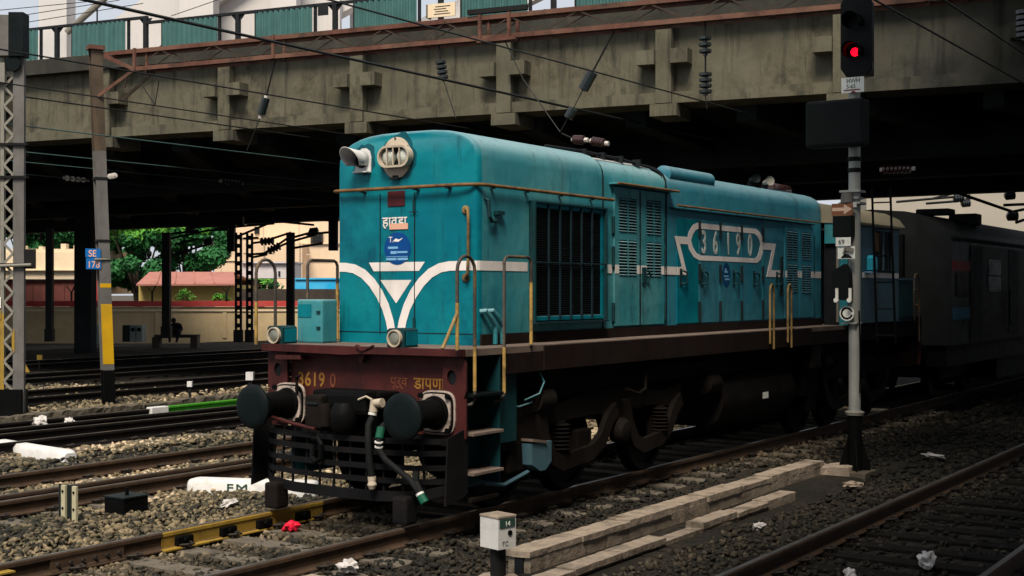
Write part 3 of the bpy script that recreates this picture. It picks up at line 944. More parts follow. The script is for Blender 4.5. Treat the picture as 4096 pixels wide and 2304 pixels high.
MB().sweep(hood_prof(HX - 0.004, 3.925, 3.60), [3.90, 5.545]).build('compressor_hood', TEAL2, LO, smooth=35)
MB().sweep(hood_prof(HX, 3.905, 3.58), [5.56, 11.19]).build('engine_hood', TEAL3, LO, smooth=35)
# black beading where the hoods meet
for y in (3.8925, 5.5525):
    q = [(x * 1.012, z + 0.008) for (x, z) in hood_prof(HX, 3.955, 3.60, 1.72)]
    MB().sweep(q, [y - 0.0065, y + 0.0065]).build('joint_bead', DARK, LO)
# grime strip at the foot of the hood
MB().box(-0.965, 0.965, 1.36, 11.18, 1.70, 1.815).build('hood_plinth', SILL, LO)
# front door seams and fittings
for x in (-0.34, 0.131):
    k = MB().box(x - 0.006, x + 0.006, HF - 0.006, HF + 0.002, 1.80, 3.31)
    k.build('door_seam', DARK if x > 0 else TEALD, LO)
MB().box(0.118, 0.146, HF - 0.022, HF - 0.007, 3.10, 3.25).build('hinge', TEALD, LO)
MB().box(0.118, 0.146, HF - 0.022, HF - 0.007, 1.86, 1.98).build('hinge', TEALD, LO)
MB().box(0.075, 0.19, HF - 0.026, HF - 0.0225, 3.095, 3.105).build('door_pin', DARK, LO)
MB().box(-0.93, 0.93, HF - 0.004, HF + 0.001, 1.815, 1.822).build('base_seam', DARK, LO)
MB().box(-0.232, 0.0, HF - 0.010, HF - 0.001, 3.17, 3.333, 0.003).build('marker_panel', REDP, LO)
# destination plate
text('lettering', 'हावड़ा', 0.155, (-0.305, HF - 0.004, 2.955), X1, UZ, STRIPE, LO, sx=0.98, bold=0.012)
MB().box(-0.205, 0.045, HF - 0.009, HF - 0.0065, 2.922, 2.985).build('paper_label', PEACH, LO)
# oval sticker
k = MB().lathe((-0.10, HF - 0.0075, 2.717), (0, 1, 0), [(0, 0.174), (0.006, 0.174)], 36, sx=1.03)
ov = k.build('oval_sticker', BLUEO, LO)
def strip(x0, x1, z0, z1, m=BLUEL, y=HF - 0.0095):
    MB().box(x0, x1, y, y + 0.0018, z0, z1).build('print_line', m, ov)
text('lettering', 'T.', 0.085, (-0.215, HF - 0.010, 2.785), X1, UZ, STRIPE, ov, sx=1.0, depth=0.001)
MB().prism([(-0.135, 0.0), (-0.10, 0.025), (-0.06, 0.012), (0.0, 0.03), (-0.03, 0.008), (-0.065, -0.012), (-0.11, -0.008)], (-0.02, HF - 0.0075, 2.80), X1, UZ, 0.002).build('bird_print', STRIPE, ov)
for s_ in ((-0.225, -0.09, 2.715, 2.738), (-0.19, -0.11, 2.66, 2.69), (-0.105, 0.04, 2.668, 2.688), (-0.25, 0.045, 2.628, 2.634), (-0.25, -0.11, 2.592, 2.617), (-0.095, 0.045, 2.592, 2.617)):
    strip(*s_)
# white livery on the nose: the two quarter curves, trapezium and triangle
def band(pts, w0=0.098):
    return pts
def curve_band(cx, r0, r1, sgn):
    """quarter-like swoosh from the foot of the nose up into the waist stripe"""
    return None
def swoosh(sgn):
    # centre line from the foot (near the middle) out to the waist stripe
    outer, inner = [], []
    c = -0.118
    up = [(0.105 * 0.0, 1.79), (0.035, 1.95), (0.10, 2.12), (0.19, 2.27), (0.30, 2.395), (0.43, 2.495), (0.57, 2.553), (0.70, 2.572)]
    lo = [(0.104, 1.79), (0.135, 1.93), (0.185, 2.06), (0.265, 2.19), (0.37, 2.315), (0.48, 2.405), (0.60, 2.458), (0.71, 2.474)]
    ext = 1.03 - 0.04 if sgn > 0 else 0.80
    A = [(c + 0.003 * sgn + sgn * a, b) for a, b in up] + [(c + sgn * ext, 2.574)]
    B = [(c + 0.003 * sgn + sgn * a, b) for a, b in lo] + [(c + sgn * ext, 2.475)]
    return A + B[::-1]
for sgn in (-1, 1):
    MB().prism(swoosh(sgn), (0, HF - 0.001, 0), X1, UZ, 0.004).build('white_swoosh', STRIPE, LO)
MB().prism([(-0.495, 2.571), (-0.43, 2.476), (0.19, 2.476), (0.268, 2.571)], (0, HF - 0.001, 0), X1, UZ, 0.003).build('white_trapezium', STRIPE, LO)
MB().prism([(-0.335, 2.38), (0.091, 2.38), (-0.118, 2.13)], (0, HF - 0.001, 0), X1, UZ, 0.003).build('white_triangle', STRIPE, LO)
def side(poly, name='waist_stripe', m=None, t=0.004, x=HX):
    """a painted shape on the right-hand hood side, given as (y, z)"""
    return MB().prism(poly, (x, 0, 0), Y1, UZ, t).build(name, m or STRIPE, LO)
# corner wrap and side stripe
k = MB()
cor = [(0.872, HF - 0.001), (0.90, HF - 0.001), (0.916, HF - 0.0005), (0.932, HF + 0.008), (0.945, HF + 0.038), (0.9482, HF + 0.08), (0.9482, 2.25)]
k.add([(x + 0.001, y - 0.002, z) for z in (2.475, 2.574) for (x, y) in cor], [(i, i + 1, 7 + i + 1, 7 + i) for i in range(6)])
k.build('waist_stripe', STRIPE, LO)
side([(3.90, 2.475), (4.12, 2.475), (4.12, 2.58), (3.90, 2.58)])
side([(5.46, 2.475), (5.845, 2.475), (5.845, 2.58), (5.46, 2.58)], x=HX + 0.002)
side([(5.766, 2.985), (6.18, 2.985), (6.18, 2.885), (5.925, 2.885), (6.15, 2.475), (5.846, 2.475), (5.846, 2.58), (5.985, 2.58)], 'number_border', x=HX + 0.013)
side([(9.22, 2.985), (8.70, 2.985), (8.70, 2.885), (9.06, 2.885), (8.85, 2.475), (9.52, 2.475), (9.52, 2.58), (9.03, 2.58)], 'number_border', x=HX + 0.013)
side([(10.81, 2.475), (11.188, 2.475), (11.188, 2.58), (10.81, 2.58)])
out_ = [(6.135, 2.945), (6.20, 3.06), (6.32, 3.15), (6.45, 3.185), (8.45, 3.185), (8.60, 3.14), (8.70, 3.05), (8.745, 2.96), (8.70, 2.82), (8.62, 2.73), (8.50, 2.68), (6.52, 2.68), (6.34, 2.72), (6.20, 2.82)]
inn_ = [(6.262, 2.945), (6.31, 3.02), (6.40, 3.085), (6.49, 3.11), (8.40, 3.11), (8.51, 3.07), (8.585, 3.01), (8.62, 2.95), (8.58, 2.87), (8.52, 2.79), (8.44, 2.747), (6.56, 2.747), (6.42, 2.78), (6.31, 2.86)]
MB().ring(out_, inn_, (HX + 0.0135, 0, 0), Y1, UZ, 0.003).build('number_border', STRIPE, LO)
for ch, y in zip('36190', (6.585, 6.955, 7.395, 7.735, 8.155)):
    text('number', ch, 0.44, (HX + 0.0165, y, 2.782), Y1, UZ, NUMB, LO, sx=0.70 if ch != '1' else 0.62, bold=0.016)
# engine-room doors with hinges and handles on the right side
edges = [5.846, 6.508, 7.18, 7.915, 8.701, 9.55]
tealv = [TEAL2, TEAL, TEAL2, BLUEG, TEAL2]
for i in range(5):
    a, b = edges[i], edges[i + 1]
    d = MB().box(HX - 0.01, HX + 0.0125, a + 0.009, b - 0.009, 1.832, 3.23, 0.004).build('engine_door', (TEAL, TEAL3, TEAL3, TEAL3, TEAL3)[i], LO)
    hy = (5.955, 6.60, 7.65, 8.38, 9.25)[i]
    MB().tube([(HX + 0.012, hy, 2.53), (HX + 0.05, hy + 0.02, 2.53), (HX + 0.05, hy + 0.12, 2.50), (HX + 0.05, hy + 0.12, 2.38), (HX + 0.05, hy + 0.03, 2.355), (HX + 0.012, hy, 2.36)], 0.013, 6).build('handle', TEALD, d)
    MB().box(HX + 0.0125, HX + 0.02, hy - 0.035, hy + 0.035, 2.33, 2.56).build('handle_plate', TEALD, d)
    if i:
        for z0, z1 in ((3.0, 3.22), (2.40, 2.63), (1.86, 2.12)):
            MB().cyl((HX + 0.022, a, z0), (HX + 0.022, a, z1), 0.021, n=8).build('hinge', DARK, d)
# side sticker
k = MB().lathe((HX + 0.0128, 7.40, 2.49), (1, 0, 0), [(0, 0.172), (0.003, 0.172)], 28, sx=0.80)
ov2 = k.build('oval_sticker', mat('dark_blue_sticker', (0.004, 0.055, 0.15), 0.5, var=0.2, bump=0), LO)
for (a, b, c, d) in ((-0.07, 0.05, 0.03, 0.055), (-0.08, 0.07, -0.03, -0.008), (-0.05, 0.10, -0.075, -0.05), (-0.05, 0.0, 0.055, 0.09)):
    MB().box(HX + 0.0158, HX + 0.0175, 7.40 + a, 7.40 + b, 2.49 + c, 2.49 + d).build('print_line', BLUEL, ov2)
# louvred doors
def louvre_door(y0, y1, holes, z1=3.52, stripe=True):
    d = MB()
    pm = TEAL2 if y0 < 8 else TEAL3
    ys_ = sorted({y0 + 0.008, y1 - 0.008} | {h[0] for h in holes} | {h[1] for h in holes})
    zs_ = sorted({1.842, z1} | {h[2] for h in holes} | {h[3] for h in holes})
    for i in range(len(ys_) - 1):
        for j in range(len(zs_) - 1):
            my, mz = (ys_[i] + ys_[i + 1]) / 2, (zs_[j] + zs_[j + 1]) / 2
            if not any(h[0] < my < h[1] and h[2] < mz < h[3] for h in holes):
                d.box(HX, HX + 0.026, ys_[i], ys_[i + 1], zs_[j], zs_[j + 1])
    do = d.build('louvre_door', pm, LO)
    for h in holes:
        MB().box(HX + 0.0005, HX + 0.004, h[0], h[1], h[2], h[3]).build('vent_backing', DARK, do)
        MB().box(HX + 0.004, HX + 0.030, (h[0] + h[1]) / 2 - 0.014, (h[0] + h[1]) / 2 + 0.014, h[2], h[3]).build('vent_mullion', pm, do)
        n = 12
        for half in (0, 1):
            ya = h[0] + 0.006 if half == 0 else (h[0] + h[1]) / 2 + 0.016
            yb = (h[0] + h[1]) / 2 - 0.016 if half == 0 else h[1] - 0.006
            s = MB()
            s.prism([(0.004, 0.010), (0.034, -0.006), (0.036, 0.000), (0.006, 0.018)], (HX, yb, h[2]), X1, UZ, yb - ya)
            first = s.build('slat', pm, do)
            for q in range(n):
                zz = (q + 0.35) * (h[3] - h[2]) / n
                if q == 0:
                    first.location.z = zz
                else:
                    piece(first, do, (0, 0, zz - (0.35) * (h[3] - h[2]) / n))
    if stripe:
        segs = []
        cuts = sorted([(h[0], h[1]) for h in holes if h[2] < 2.5 < h[3]])
        p = y0 + 0.009
        for a, b in cuts:
            segs.append((p, a))
            p = b
        segs.append((p, y1 - 0.009))
        for a, b in segs:
            MB().box(HX + 0.0262, HX + 0.029, a, b, 2.475, 2.58).build('stripe_patch', STRIPE, do)
    return do
d1 = louvre_door(4.139, 4.785, [(4.25, 4.70, 2.98, 3.40), (4.25, 4.70, 2.446, 2.885)])
d2 = louvre_door(4.80, 5.455, [(4.965, 5.36, 2.972, 3.41), (4.965, 5.36, 2.44, 2.88)])
d3 = louvre_door(9.56, 10.17, [(9.64, 10.08, 2.762, 3.212), (9.64, 10.08, 2.244, 2.69)], 3.29)
d4 = louvre_door(10.18, 10.80, [(10.26, 10.66, 2.762, 3.205), (10.26, 10.66, 2.23, 2.68)], 3.29)
for y in (4.125, 5.47, 10.815):
    for z0, z1 in ((2.96, 3.16), (2.55, 2.8), (1.90, 2.12)):
        MB().cyl((HX + 0.018, y, z0), (HX + 0.018, y, z1), 0.02, n=8).build('hinge', TEALD, LO)
MB().box(HX + 0.002, HX + 0.028, 4.776, 4.809, 1.85, 3.5).build('door_gap', DARK, LO)
MB().box(HX + 0.03, HX + 0.05, 4.83, 4.92, 2.36, 2.56).build('handle', TEALD, d2)
MB().tube([(HX + 0.03, 4.90, 2.53), (HX + 0.07, 4.93, 2.52), (HX + 0.07, 5.0, 2.45), (HX + 0.03, 4.97, 2.36)], 0.014, 6).build('handle', TEALD, d2)
MB().box(HX + 0.03, HX + 0.05, 9.36, 9.42, 2.18, 2.79).build('ladder_bar', DARK, LO)
# radiator grille
G = (2.30, 3.845, 1.935, 3.225)
k = MB()
for (a, b, c, d) in ((G[0], G[1], G[2], G[2] + 0.05), (G[0], G[1], G[3] - 0.05, G[3]), (G[0], G[0] + 0.06, G[2] + 0.05, G[3] - 0.05), (G[1] - 0.06, G[1], G[2] + 0.05, G[3] - 0.05)):
    k.box(HX, HX + 0.045, a, b, c, d, 0.006)
gr = k.build('radiator_grille', TEAL, LO)
for (a, b, c, d) in ((G[0] - 0.022, G[0] - 0.001, G[2] - 0.01, G[3] + 0.02), (G[1] + 0.001, G[1] + 0.022, G[2] - 0.01, G[3] + 0.02), (G[0] - 0.001, G[1] + 0.001, G[3] + 0.001, G[3] + 0.02)):
    MB().box(HX, HX + 0.085, a, b, c, d).build('frame_edge', TEALD, gr)
MB().box(HX + 0.0005, HX + 0.004, G[0] + 0.06, G[1] - 0.06, G[2] + 0.05, G[3] - 0.05).build('grille_backing', DARK, gr)
k = MB()
for i in range(46):
    z = G[2] + 0.06 + i * (G[3] - G[2] - 0.12) / 46
    k.prism([(0.004, 0.012), (0.035, 0.0), (0.036, 0.006), (0.006, 0.019)], (HX, G[1] - 0.061, z), X1, UZ, G[1] - G[0] - 0.122)
k.build('fine_slats', GRILLE, gr)
for i in range(5):
    y = G[0] + 0.06 + (i + 1) * (G[1] - G[0] - 0.12) / 6
    MB().box(HX + 0.05, HX + 0.066, y - 0.012, y + 0.012, G[2] + 0.01, G[3] - 0.01).build('upright_bar', BAR, gr)
MB().box(HX + 0.067, HX + 0.080, G[0] - 0.03, G[1] + 0.02, 2.57, 2.588).build('cross_bar', BAR, gr)
MB().box(HX, HX + 0.11, G[0] - 0.02, G[1] + 0.02, G[2] - 0.03, G[2] - 0.012).build('grille_shelf', BAR, gr)
# gutter tube round the nose, visors, gutters
k = MB().tube([(-0.93, 2.2, 3.36), (-0.985, 1.6, 3.36), (-0.99, 1.36, 3.36), (-0.95, 1.27, 3.36), (-0.85, 1.245, 3.36), (0, 1.235, 3.358), (0.72, 1.245, 3.357), (0.88, 1.265, 3.356), (0.965, 1.32, 3.356), (0.995, 1.42, 3.355), (0.995, 4.07, 3.355)], 0.019, 8)
k.build('gutter_tube', BRONZE, LO, smooth=60)
for (x0, x1, y0, y1) in [(x - 0.02, x + 0.02, 1.235, HF) for x in (-0.55, 0.18, 0.6)] + [(HX, 0.99, y - 0.02, y + 0.02) for y in (1.55, 2.2, 2.9, 3.6)]:
    MB().box(x0, x1, y0, y1, 3.325, 3.342).build('gutter_bracket', TEALD, LO)
MB().box(HX - 0.01, HX + 0.13, 4.056, 5.66, 3.545, 3.565, 0.004).build('door_visor', TEAL2, LO)
MB().tube([(HX + 0.13, 4.05, 3.555), (HX + 0.13, 5.665, 3.555)], 0.016, 6).build('visor_edge', BRONZE, LO)
MB().box(HX - 0.01, HX + 0.05, 5.67, 10.79, 3.335, 3.352, 0.003).build('gutter', TEALD, LO)
MB().tube([(HX + 0.12, 5.64, 3.375), (HX + 0.12, 10.82, 3.375)], 0.015, 6).build('gutter_tube', BRONZE, LO)
for y in (5.9, 6.7, 7.6, 8.5, 9.4, 10.3):
    MB().bar((HX, y, 3.33), (HX + 0.12, y + 0.05, 3.37), 0.03, 0.012).build('gutter_bracket', TEALD, LO)
# headlamp
k = MB().lathe((-0.107, HF + 0.001, 3.688), (0, -1, 0), [(0, 0.222), (0.018, 0.222), (0.022, 0.212)], 36, sx=0.88)
hl = k.build('headlamp', BEIGE, LO, smooth=30)
def stadium(w, h, n=10):
    r = h / 2
    p = []
    for i in range(n + 1):
        a = -math.pi / 2 + math.pi * i / n
        p.append((w / 2 - r + r * math.cos(a), r * math.sin(a)))
    for i in range(n + 1):
        a = math.pi / 2 + math.pi * i / n
        p.append((-w / 2 + r + r * math.cos(a), r * math.sin(a)))
    return p
LC = (-0.085, 0, 3.695)
MB().ring(stadium(0.43, 0.235), stadium(0.385, 0.19), (LC[0], HF - 0.02, LC[2]), X1, UZ, 0.085).build('lamp_shroud', BEIGE, hl, smooth=30)
MB().prism(stadium(0.385, 0.19), (LC[0], HF - 0.0215, LC[2]), X1, UZ, 0.002).build('lamp_backing', SIGSIDE, hl)
for dx in (-0.098, 0.098):
    MB().lathe((LC[0] + dx, HF - 0.025, LC[2]), (0, -1, 0), [(0, 0.088), (0.02, 0.09), (0.045, 0.07), (0.055, 0.03)], 20).build('lens', mat('bright_lamp_glass', (0.50, 0.52, 0.46), 0.15, var=0.3, scale=12, spec=0.8, bump=0), hl, smooth=60)
for dx in (-0.085, 0.0, 0.085):
    MB().box(LC[0] + dx - 0.006, LC[0] + dx + 0.006, HF - 0.105, HF - 0.092, LC[2] - 0.10, LC[2] + 0.10).build('guard_bar', BEIGE, hl)
k = MB().box(-0.17, -0.06, HF - 0.045, HF - 0.002, 3.455, 3.478)
k.box(-0.155, -0.075, HF - 0.022, HF - 0.002, 3.478, 3.50)
k.build('foot_bracket', DARK, hl)
for (x, z) in ((-0.115, 3.895), (0.055, 3.80), (0.05, 3.60)):
    MB().cyl((x, HF - 0.03, z), (x, HF - 0.022, z), 0.011, n=8).build('bolt', DARK, hl)
def blot(cx, cz, rx, rz, seed, nm='repainted_patch'):
    g_ = random.Random(seed)
    P_ = []
    for i in range(60):
        a_ = 2 * math.pi * i / 60
        f_ = 0.96 + 0.07 * math.sin(3 * a_ + seed) + 0.05 * math.sin(5 * a_ + 2 * seed) + 0.03 * math.sin(11 * a_)
        P_.append((cx + rx * f_ * math.cos(a_), cz + rz * f_ * math.sin(a_)))
    MB().prism(P_, (0, HF - 0.0002, 0), X1, UZ, 0.0006).build(nm, TEALP, LO)
blot(-0.085, 3.70, 0.255, 0.25, 4)
blot(-0.56, 3.70, 0.165, 0.175, 5)
# horn hood: a short bent sheet funnel on a plate
hn = MB().prism([(-0.14, -0.14), (0.095, -0.14), (0.10, 0.02), (0.08, 0.09), (0.03, 0.125), (-0.03, 0.125), (-0.08, 0.09), (-0.10, 0.02)], (-0.56, HF - 0.0005, 3.69), X1, UZ, 0.012).build('horn_hood', WHITE, LO)
nn = 18
vs, fs = [], []
for i, (dy, fl, rr) in enumerate(((0.0, 0.0, 0.10), (-0.10, 0.0, 0.102), (-0.20, -0.01, 0.108), (-0.30, -0.02, 0.118))):
    for j in range(nn):
        a = R(-40) + R(260) * j / (nn - 1)
        cutb = 0.09 * (1 - math.sin(a)) * (i / 3)          # the mouth is cut back towards its sill
        vs.append((-0.585 + rr * math.cos(a), HF - 0.012 + dy + cutb, 3.69 + fl * 0 + rr * math.sin(a)))
for i in range(3):
    for j in range(nn - 1):
        fs.append((i * nn + j, i * nn + j + 1, (i + 1) * nn + j + 1, (i + 1) * nn + j))
k = MB().add(vs, fs)
o = k.build('funnel', WHITE, hn, smooth=60)
sm_ = o.modifiers.new('thickness', 'SOLIDIFY')
sm_.thickness = 0.006
MB().cyl((-0.585, HF - 0.02, 3.69), (-0.585, HF - 0.016, 3.69), 0.09, n=16).build('horn_mouth', DARK, hn)
MB().box(-0.66, -0.46, HF - 0.09, HF - 0.013, 3.548, 3.56).build('sill', WHITE, hn)
MB().box(-0.505, -0.475, HF - 0.12, HF - 0.117, 3.64, 3.67).build('label', PLATEG, hn)
# grab pole on the nose, hook, conduit
k = MB().tube([(0.80, HF, 3.10), (0.83, HF - 0.05, 3.11), (0.865, HF - 0.06, 3.09), (0.872, HF - 0.06, 3.0), (0.868, HF - 0.06, 2.60), (0.862, HF - 0.06, 2.45), (0.84, HF - 0.05, 2.40), (0.81, HF - 0.02, 2.40), (0.80, HF, 2.40)], 0.016, 8)
gp = k.build('grab_pole', RUSTY, LO, smooth=60)
for z in (3.10, 2.40):
    MB().lathe((0.80, HF - 0.001, z), (0, -1, 0), [(0, 0.045), (0.012, 0.045), (0.02, 0.03)], 14).build('rosette', RUSTY, gp)
MB().tube([(HX, 1.44, 3.22), (HX + 0.05, 1.44, 3.20), (HX + 0.06, 1.44, 3.03), (HX + 0.05, 1.50, 2.985), (HX + 0.03, 1.60, 2.99), (HX, 1.62, 3.0)], 0.02, 8).build('lamp_bracket', TEALD, LO)
MB().box(HX, HX + 0.05, 1.60, 1.74, 3.06, 3.10).build('lamp_bracket', TEALD, LO)
for q in (0, 1):
    y = 1.36 + q * 0.13
    MB().tube([(HX, y, 2.05), (HX + 0.05, y + 0.02, 2.06), (HX + 0.06, y + 0.10, 1.99), (HX + 0.06, y + 0.19, 1.90), (HX + 0.05, y + 0.20, 1.82), (HX + 0.05, y + 0.20, 1.71)], 0.026, 8).build('conduit', TEAL2, LO)
MB().tube([(-0.95, 1.5, 3.0), (-1.02, 1.46, 3.0), (-1.03, 1.46, 2.5), (-1.03, 1.46, 2.32), (-0.97, 1.46, 2.28), (-0.94, 1.5, 2.28)], 0.016, 8).build('grab_pole', RUSTY, LO)
MB().tube([(-0.96, 1.28, 2.05), (-1.0, 1.22, 1.95), (-0.99, 1.22, 1.72)], 0.03, 8).build('conduit', TEALD, LO)

# deck, buffer beam
MB().box(-1.308, 1.308, 0.602, 15.6, 1.625, 1.699, 0.006).build('running_board', DECK, LO)
k = MB().box(-1.03, 1.03, 0.66, 0.70, 0.84, 1.622)
bb = k.build('buffer_beam', REDOX, LO)
def holed(x0, x1, hx):
    k = MB()
    sg = 1 if hx > 0 else -1
    outer = [(x0, 0.835), (x1, 0.835), (x1, 1.622), (x0, 1.622)]
    n = 20
    ho = [(hx + 0.055 * math.cos(2 * math.pi * i / n), 1.42 + 0.075 * math.sin(2 * math.pi * i / n)) for i in range(n)]
    # square boundary sampled by the same angles
    sq = []
    cx_, cz_ = (x0 + x1) / 2, 1.42
    for i in range(n):
        a = 2 * math.pi * i / n
        dx, dz = math.cos(a), math.sin(a)
        t_ = min((x1 - hx if dx > 0 else hx - x0) / max(abs(dx), 1e-6), (1.622 - 1.42) / max(abs(dz), 1e-6))
        sq.append((hx + dx * t_, 1.42 + dz * t_))
    k.ring(sq, ho, (0, 0.62, 0), X1, UZ, 0.02)
    k.box(x0, x1, 0.60, 0.62, 0.835, 1.218)
    for xa in (x0, x1):
        pass
    return k
# corner plates of the beam (with the round eye), lip and gusset
holed(-1.31, -1.031, -1.17).build('corner_plate', REDOX, bb)
holed(1.031, 1.31, 1.135).build('corner_plate', REDOX, bb)
MB().box(-1.29, -1.05, 0.63, 0.655, 1.22, 1.62).build('eye_backing', DARK, bb)
MB().box(1.05, 1.29, 0.63, 0.655, 1.22, 1.62).build('eye_backing', DARK, bb)
k = MB()
k.prism([(-1.312, 1.699), (1.312, 1.699), (1.312, 1.632), (0.2, 1.628), (0.0, 1.623), (-0.15, 1.612), (-0.5, 1.618), (-0.72, 1.622), (-1.312, 1.628)], (0, 0.59, 0), X1, UZ, 0.09)
k.build('top_lip', REDOX, bb)
MB().prism([(-0.10, 1.625), (0.06, 1.625), (0.02, 1.53), (-0.01, 1.53)], (0, 0.62, 0), X1, UZ, 0.04).build('gusset', REDOX, bb)
MB().obox((-0.93, 0.55, 1.565), (1, 0.1, 0.02), (0, 1, 0), UZ, 0.33, 0.10, 0.045).build('lamp_iron', REDOX, bb)
k = MB().bar((0.02, 0.50, 1.71), (0.10, 0.50, 1.66), 0.05, 0.02)
k.bar((0.10, 0.50, 1.66), (0.24, 0.50, 1.715), 0.03, 0.015)
k.build('coupling_lever', REDOX, bb)
text('number', '3619', 0.205, (-0.93, 0.658, 1.262), X1, UZ, ORANGE, bb, sx=0.88, spacing=1.08, bold=0.014)
text('number', '0', 0.205, (-0.48, 0.658, 1.262), X1, UZ, ORANGF, bb, sx=0.8)
text('lettering', 'डापणा', 0.17, (0.63, 0.658, 1.29), X1, UZ, ORANGE, bb, sx=0.95, bold=0.014)
text('lettering', 'पूर्व', 0.13, (0.33, 0.658, 1.31), X1, UZ, ORANGF, bb, sx=1.1)
# buffers
for sx_ in (-1, 1):
    x = 0.978 * sx_
    bu = MB().lathe((x, 0.0, 1.075), (0, 1, 0), [(0.0, 0.03), (0.004, 0.14), (0.012, 0.205), (0.028, 0.226), (0.05, 0.228), (0.062, 0.20), (0.075, 0.11)], 40).build('buffer', BUFFER, LO, smooth=40)
    MB().lathe((x, 0.075, 1.075), (0, 1, 0), [(0, 0.095), (0.12, 0.095), (0.121, 0.125), (0.14, 0.130), (0.36, 0.140), (0.50, 0.155)], 24).build('shank', BLACK, bu, smooth=35)
    pl = []
    for i in range(24):
        a = 2 * math.pi * (i + 0.5) / 24
        q = 0.215
        ex = 0.5
        pl.append((q * math.copysign(abs(math.cos(a)) ** ex, math.cos(a)), q * math.copysign(abs(math.sin(a)) ** ex, math.sin(a))))
    MB().prism(pl, (x, 0.598, 1.075), X1, UZ, 0.018).build('flange', CREAMP, bu)
    MB().prism([(p_[0] * 0.93, p_[1] * 0.93) for p_ in pl], (x, 0.579, 1.075), X1, UZ, 0.02).build('packing_plate', BLACK, bu)
    MB().prism([(p_[0] * 0.86, p_[1] * 0.86) for p_ in pl], (x, 0.558, 1.075), X1, UZ, 0.018).build('front_flange', CREAMP, bu)
    MB().lathe((x, 0.50, 1.075), (0, 1, 0), [(0, 0.157), (0.03, 0.165), (0.038, 0.168)], 24).build('collar', BLACK, bu, smooth=40)
    for dx in (-0.165, 0.165):
        for dz in (-0.165, 0.165):
            MB().cyl((x + dx, 0.539, 1.075 + dz), (x + dx, 0.51, 1.075 + dz), 0.028, n=6).build('bolt', BLACK, bu)
# centre coupler
cp = MB().box(-0.42, 0.46, 0.32, 0.66, 0.84, 1.26, 0.03).build('coupler', BLACK, LO)
MB().box(-0.34, -0.12, 0.12, 0.34, 0.89, 1.22, 0.025).build('knuckle_arm', BOGIE, cp)
MB().box(-0.12, 0.42, 0.17, 0.40, 1.04, 1.275, 0.05).build('coupler_head', BLACK, cp)
MB().lathe((0.14, 0.17, 0.88), UZ, [(0, 0.10), (0.05, 0.14), (0.20, 0.14), (0.28, 0.09)], 18).build('knuckle', BLACK, cp, smooth=40)
MB().lathe((-0.07, 0.13, 0.92), UZ, [(0, 0.05), (0.16, 0.06), (0.22, 0.05)], 12).build('pin', BOGIE, cp, smooth=40)
MB().box(-0.30, -0.16, 0.108, 0.119, 1.13, 1.155).build('lock_lip', SIGSIDE, cp)
MB().lathe((-0.52, 0.20, 1.20), (0, 0, 1), [(0, 0.016), (0.18, 0.016), (0.185, 0.03), (0.20, 0.03)], 10).build('lift_pin', BOGIE, cp)
MB().tube([(-0.95, 0.24, 0.965), (-0.55, 0.16, 0.92), (-0.20, 0.12, 0.885)], 0.018, 8).build('uncoupling_rod', REDOX, cp)
MB().tube([(-0.24, 0.14, 0.78), (-0.14, 0.10, 0.80), (-0.09, 0.09, 0.74), (-0.10, 0.09, 0.60), (-0.16, 0.09, 0.565), (-0.22, 0.10, 0.61), (-0.23, 0.12, 0.72)], 0.028, 8).build('chain_link', BLACK, cp)
# hoses
k = MB().tube([(0.49, 0.34, 1.12), (0.48, 0.22, 1.08), (0.485, 0.13, 0.96), (0.50, 0.11, 0.78), (0.515, 0.11, 0.62), (0.535, 0.12, 0.47)], 0.034, 10)
h1 = k.build('brake_hose', RUBBER, LO, smooth=60)
k = MB().cyl((0.49, 0.20, 1.09), (0.50, 0.20, 1.20), 0.046, 0.038, n=10)
k.cyl((0.50, 0.20, 1.17), (0.60, 0.20, 1.18), 0.040, 0.046, n=10)
k.tube([(0.49, 0.18, 1.205), (0.42, 0.17, 1.235), (0.33, 0.16, 1.20)], 0.011, 6)
k.build('tap', BEIGE, h1, smooth=50)
MB().cyl((0.486, 0.185, 1.055), (0.488, 0.19, 1.08), 0.042, n=10).build('collar', WHITE, h1)
k = MB().cyl((0.535, 0.12, 0.47), (0.538, 0.12, 0.43), 0.042, n=10)
k.lathe((0.54, 0.115, 0.43), (0.05, 0, -1), [(0, 0.035), (0.04, 0.048), (0.08, 0.03)], 10)
k.build('coupling_end', BEIGE, h1, smooth=40)
k = MB().tube([(0.58, 0.36, 1.0), (0.60, 0.20, 0.95), (0.61, 0.14, 0.86), (0.625, 0.12, 0.74), (0.70, 0.115, 0.65), (0.83, 0.13, 0.565), (0.985, 0.15, 0.465), (1.09, 0.16, 0.345)], 0.032, 10)
h2 = k.build('feed_hose', RUBBER, LO, smooth=60)
MB().cyl((0.602, 0.18, 0.94), (0.612, 0.135, 0.84), 0.041, n=10).build('green_collar', GREEN, h2)
for z in (0.80, 0.755):
    MB().cyl((0.617, 0.125, z), (0.619, 0.124, z + 0.014), 0.042, n=10).build('white_band', WHITE, h2)
MB().cyl((1.085, 0.16, 0.352), (1.098, 0.16, 0.332), 0.041, n=10).build('white_band', WHITE, h2)
MB().cyl((1.098, 0.16, 0.332), (1.15, 0.16, 0.265), 0.041, 0.045, n=10).build('green_end', GREEN, h2)
MB().tube([(1.02, 0.19, 0.55), (1.03, 0.17, 0.45), (1.09, 0.16, 0.36)], 0.036, 8).build('spare_hose', RUBBER, h2)

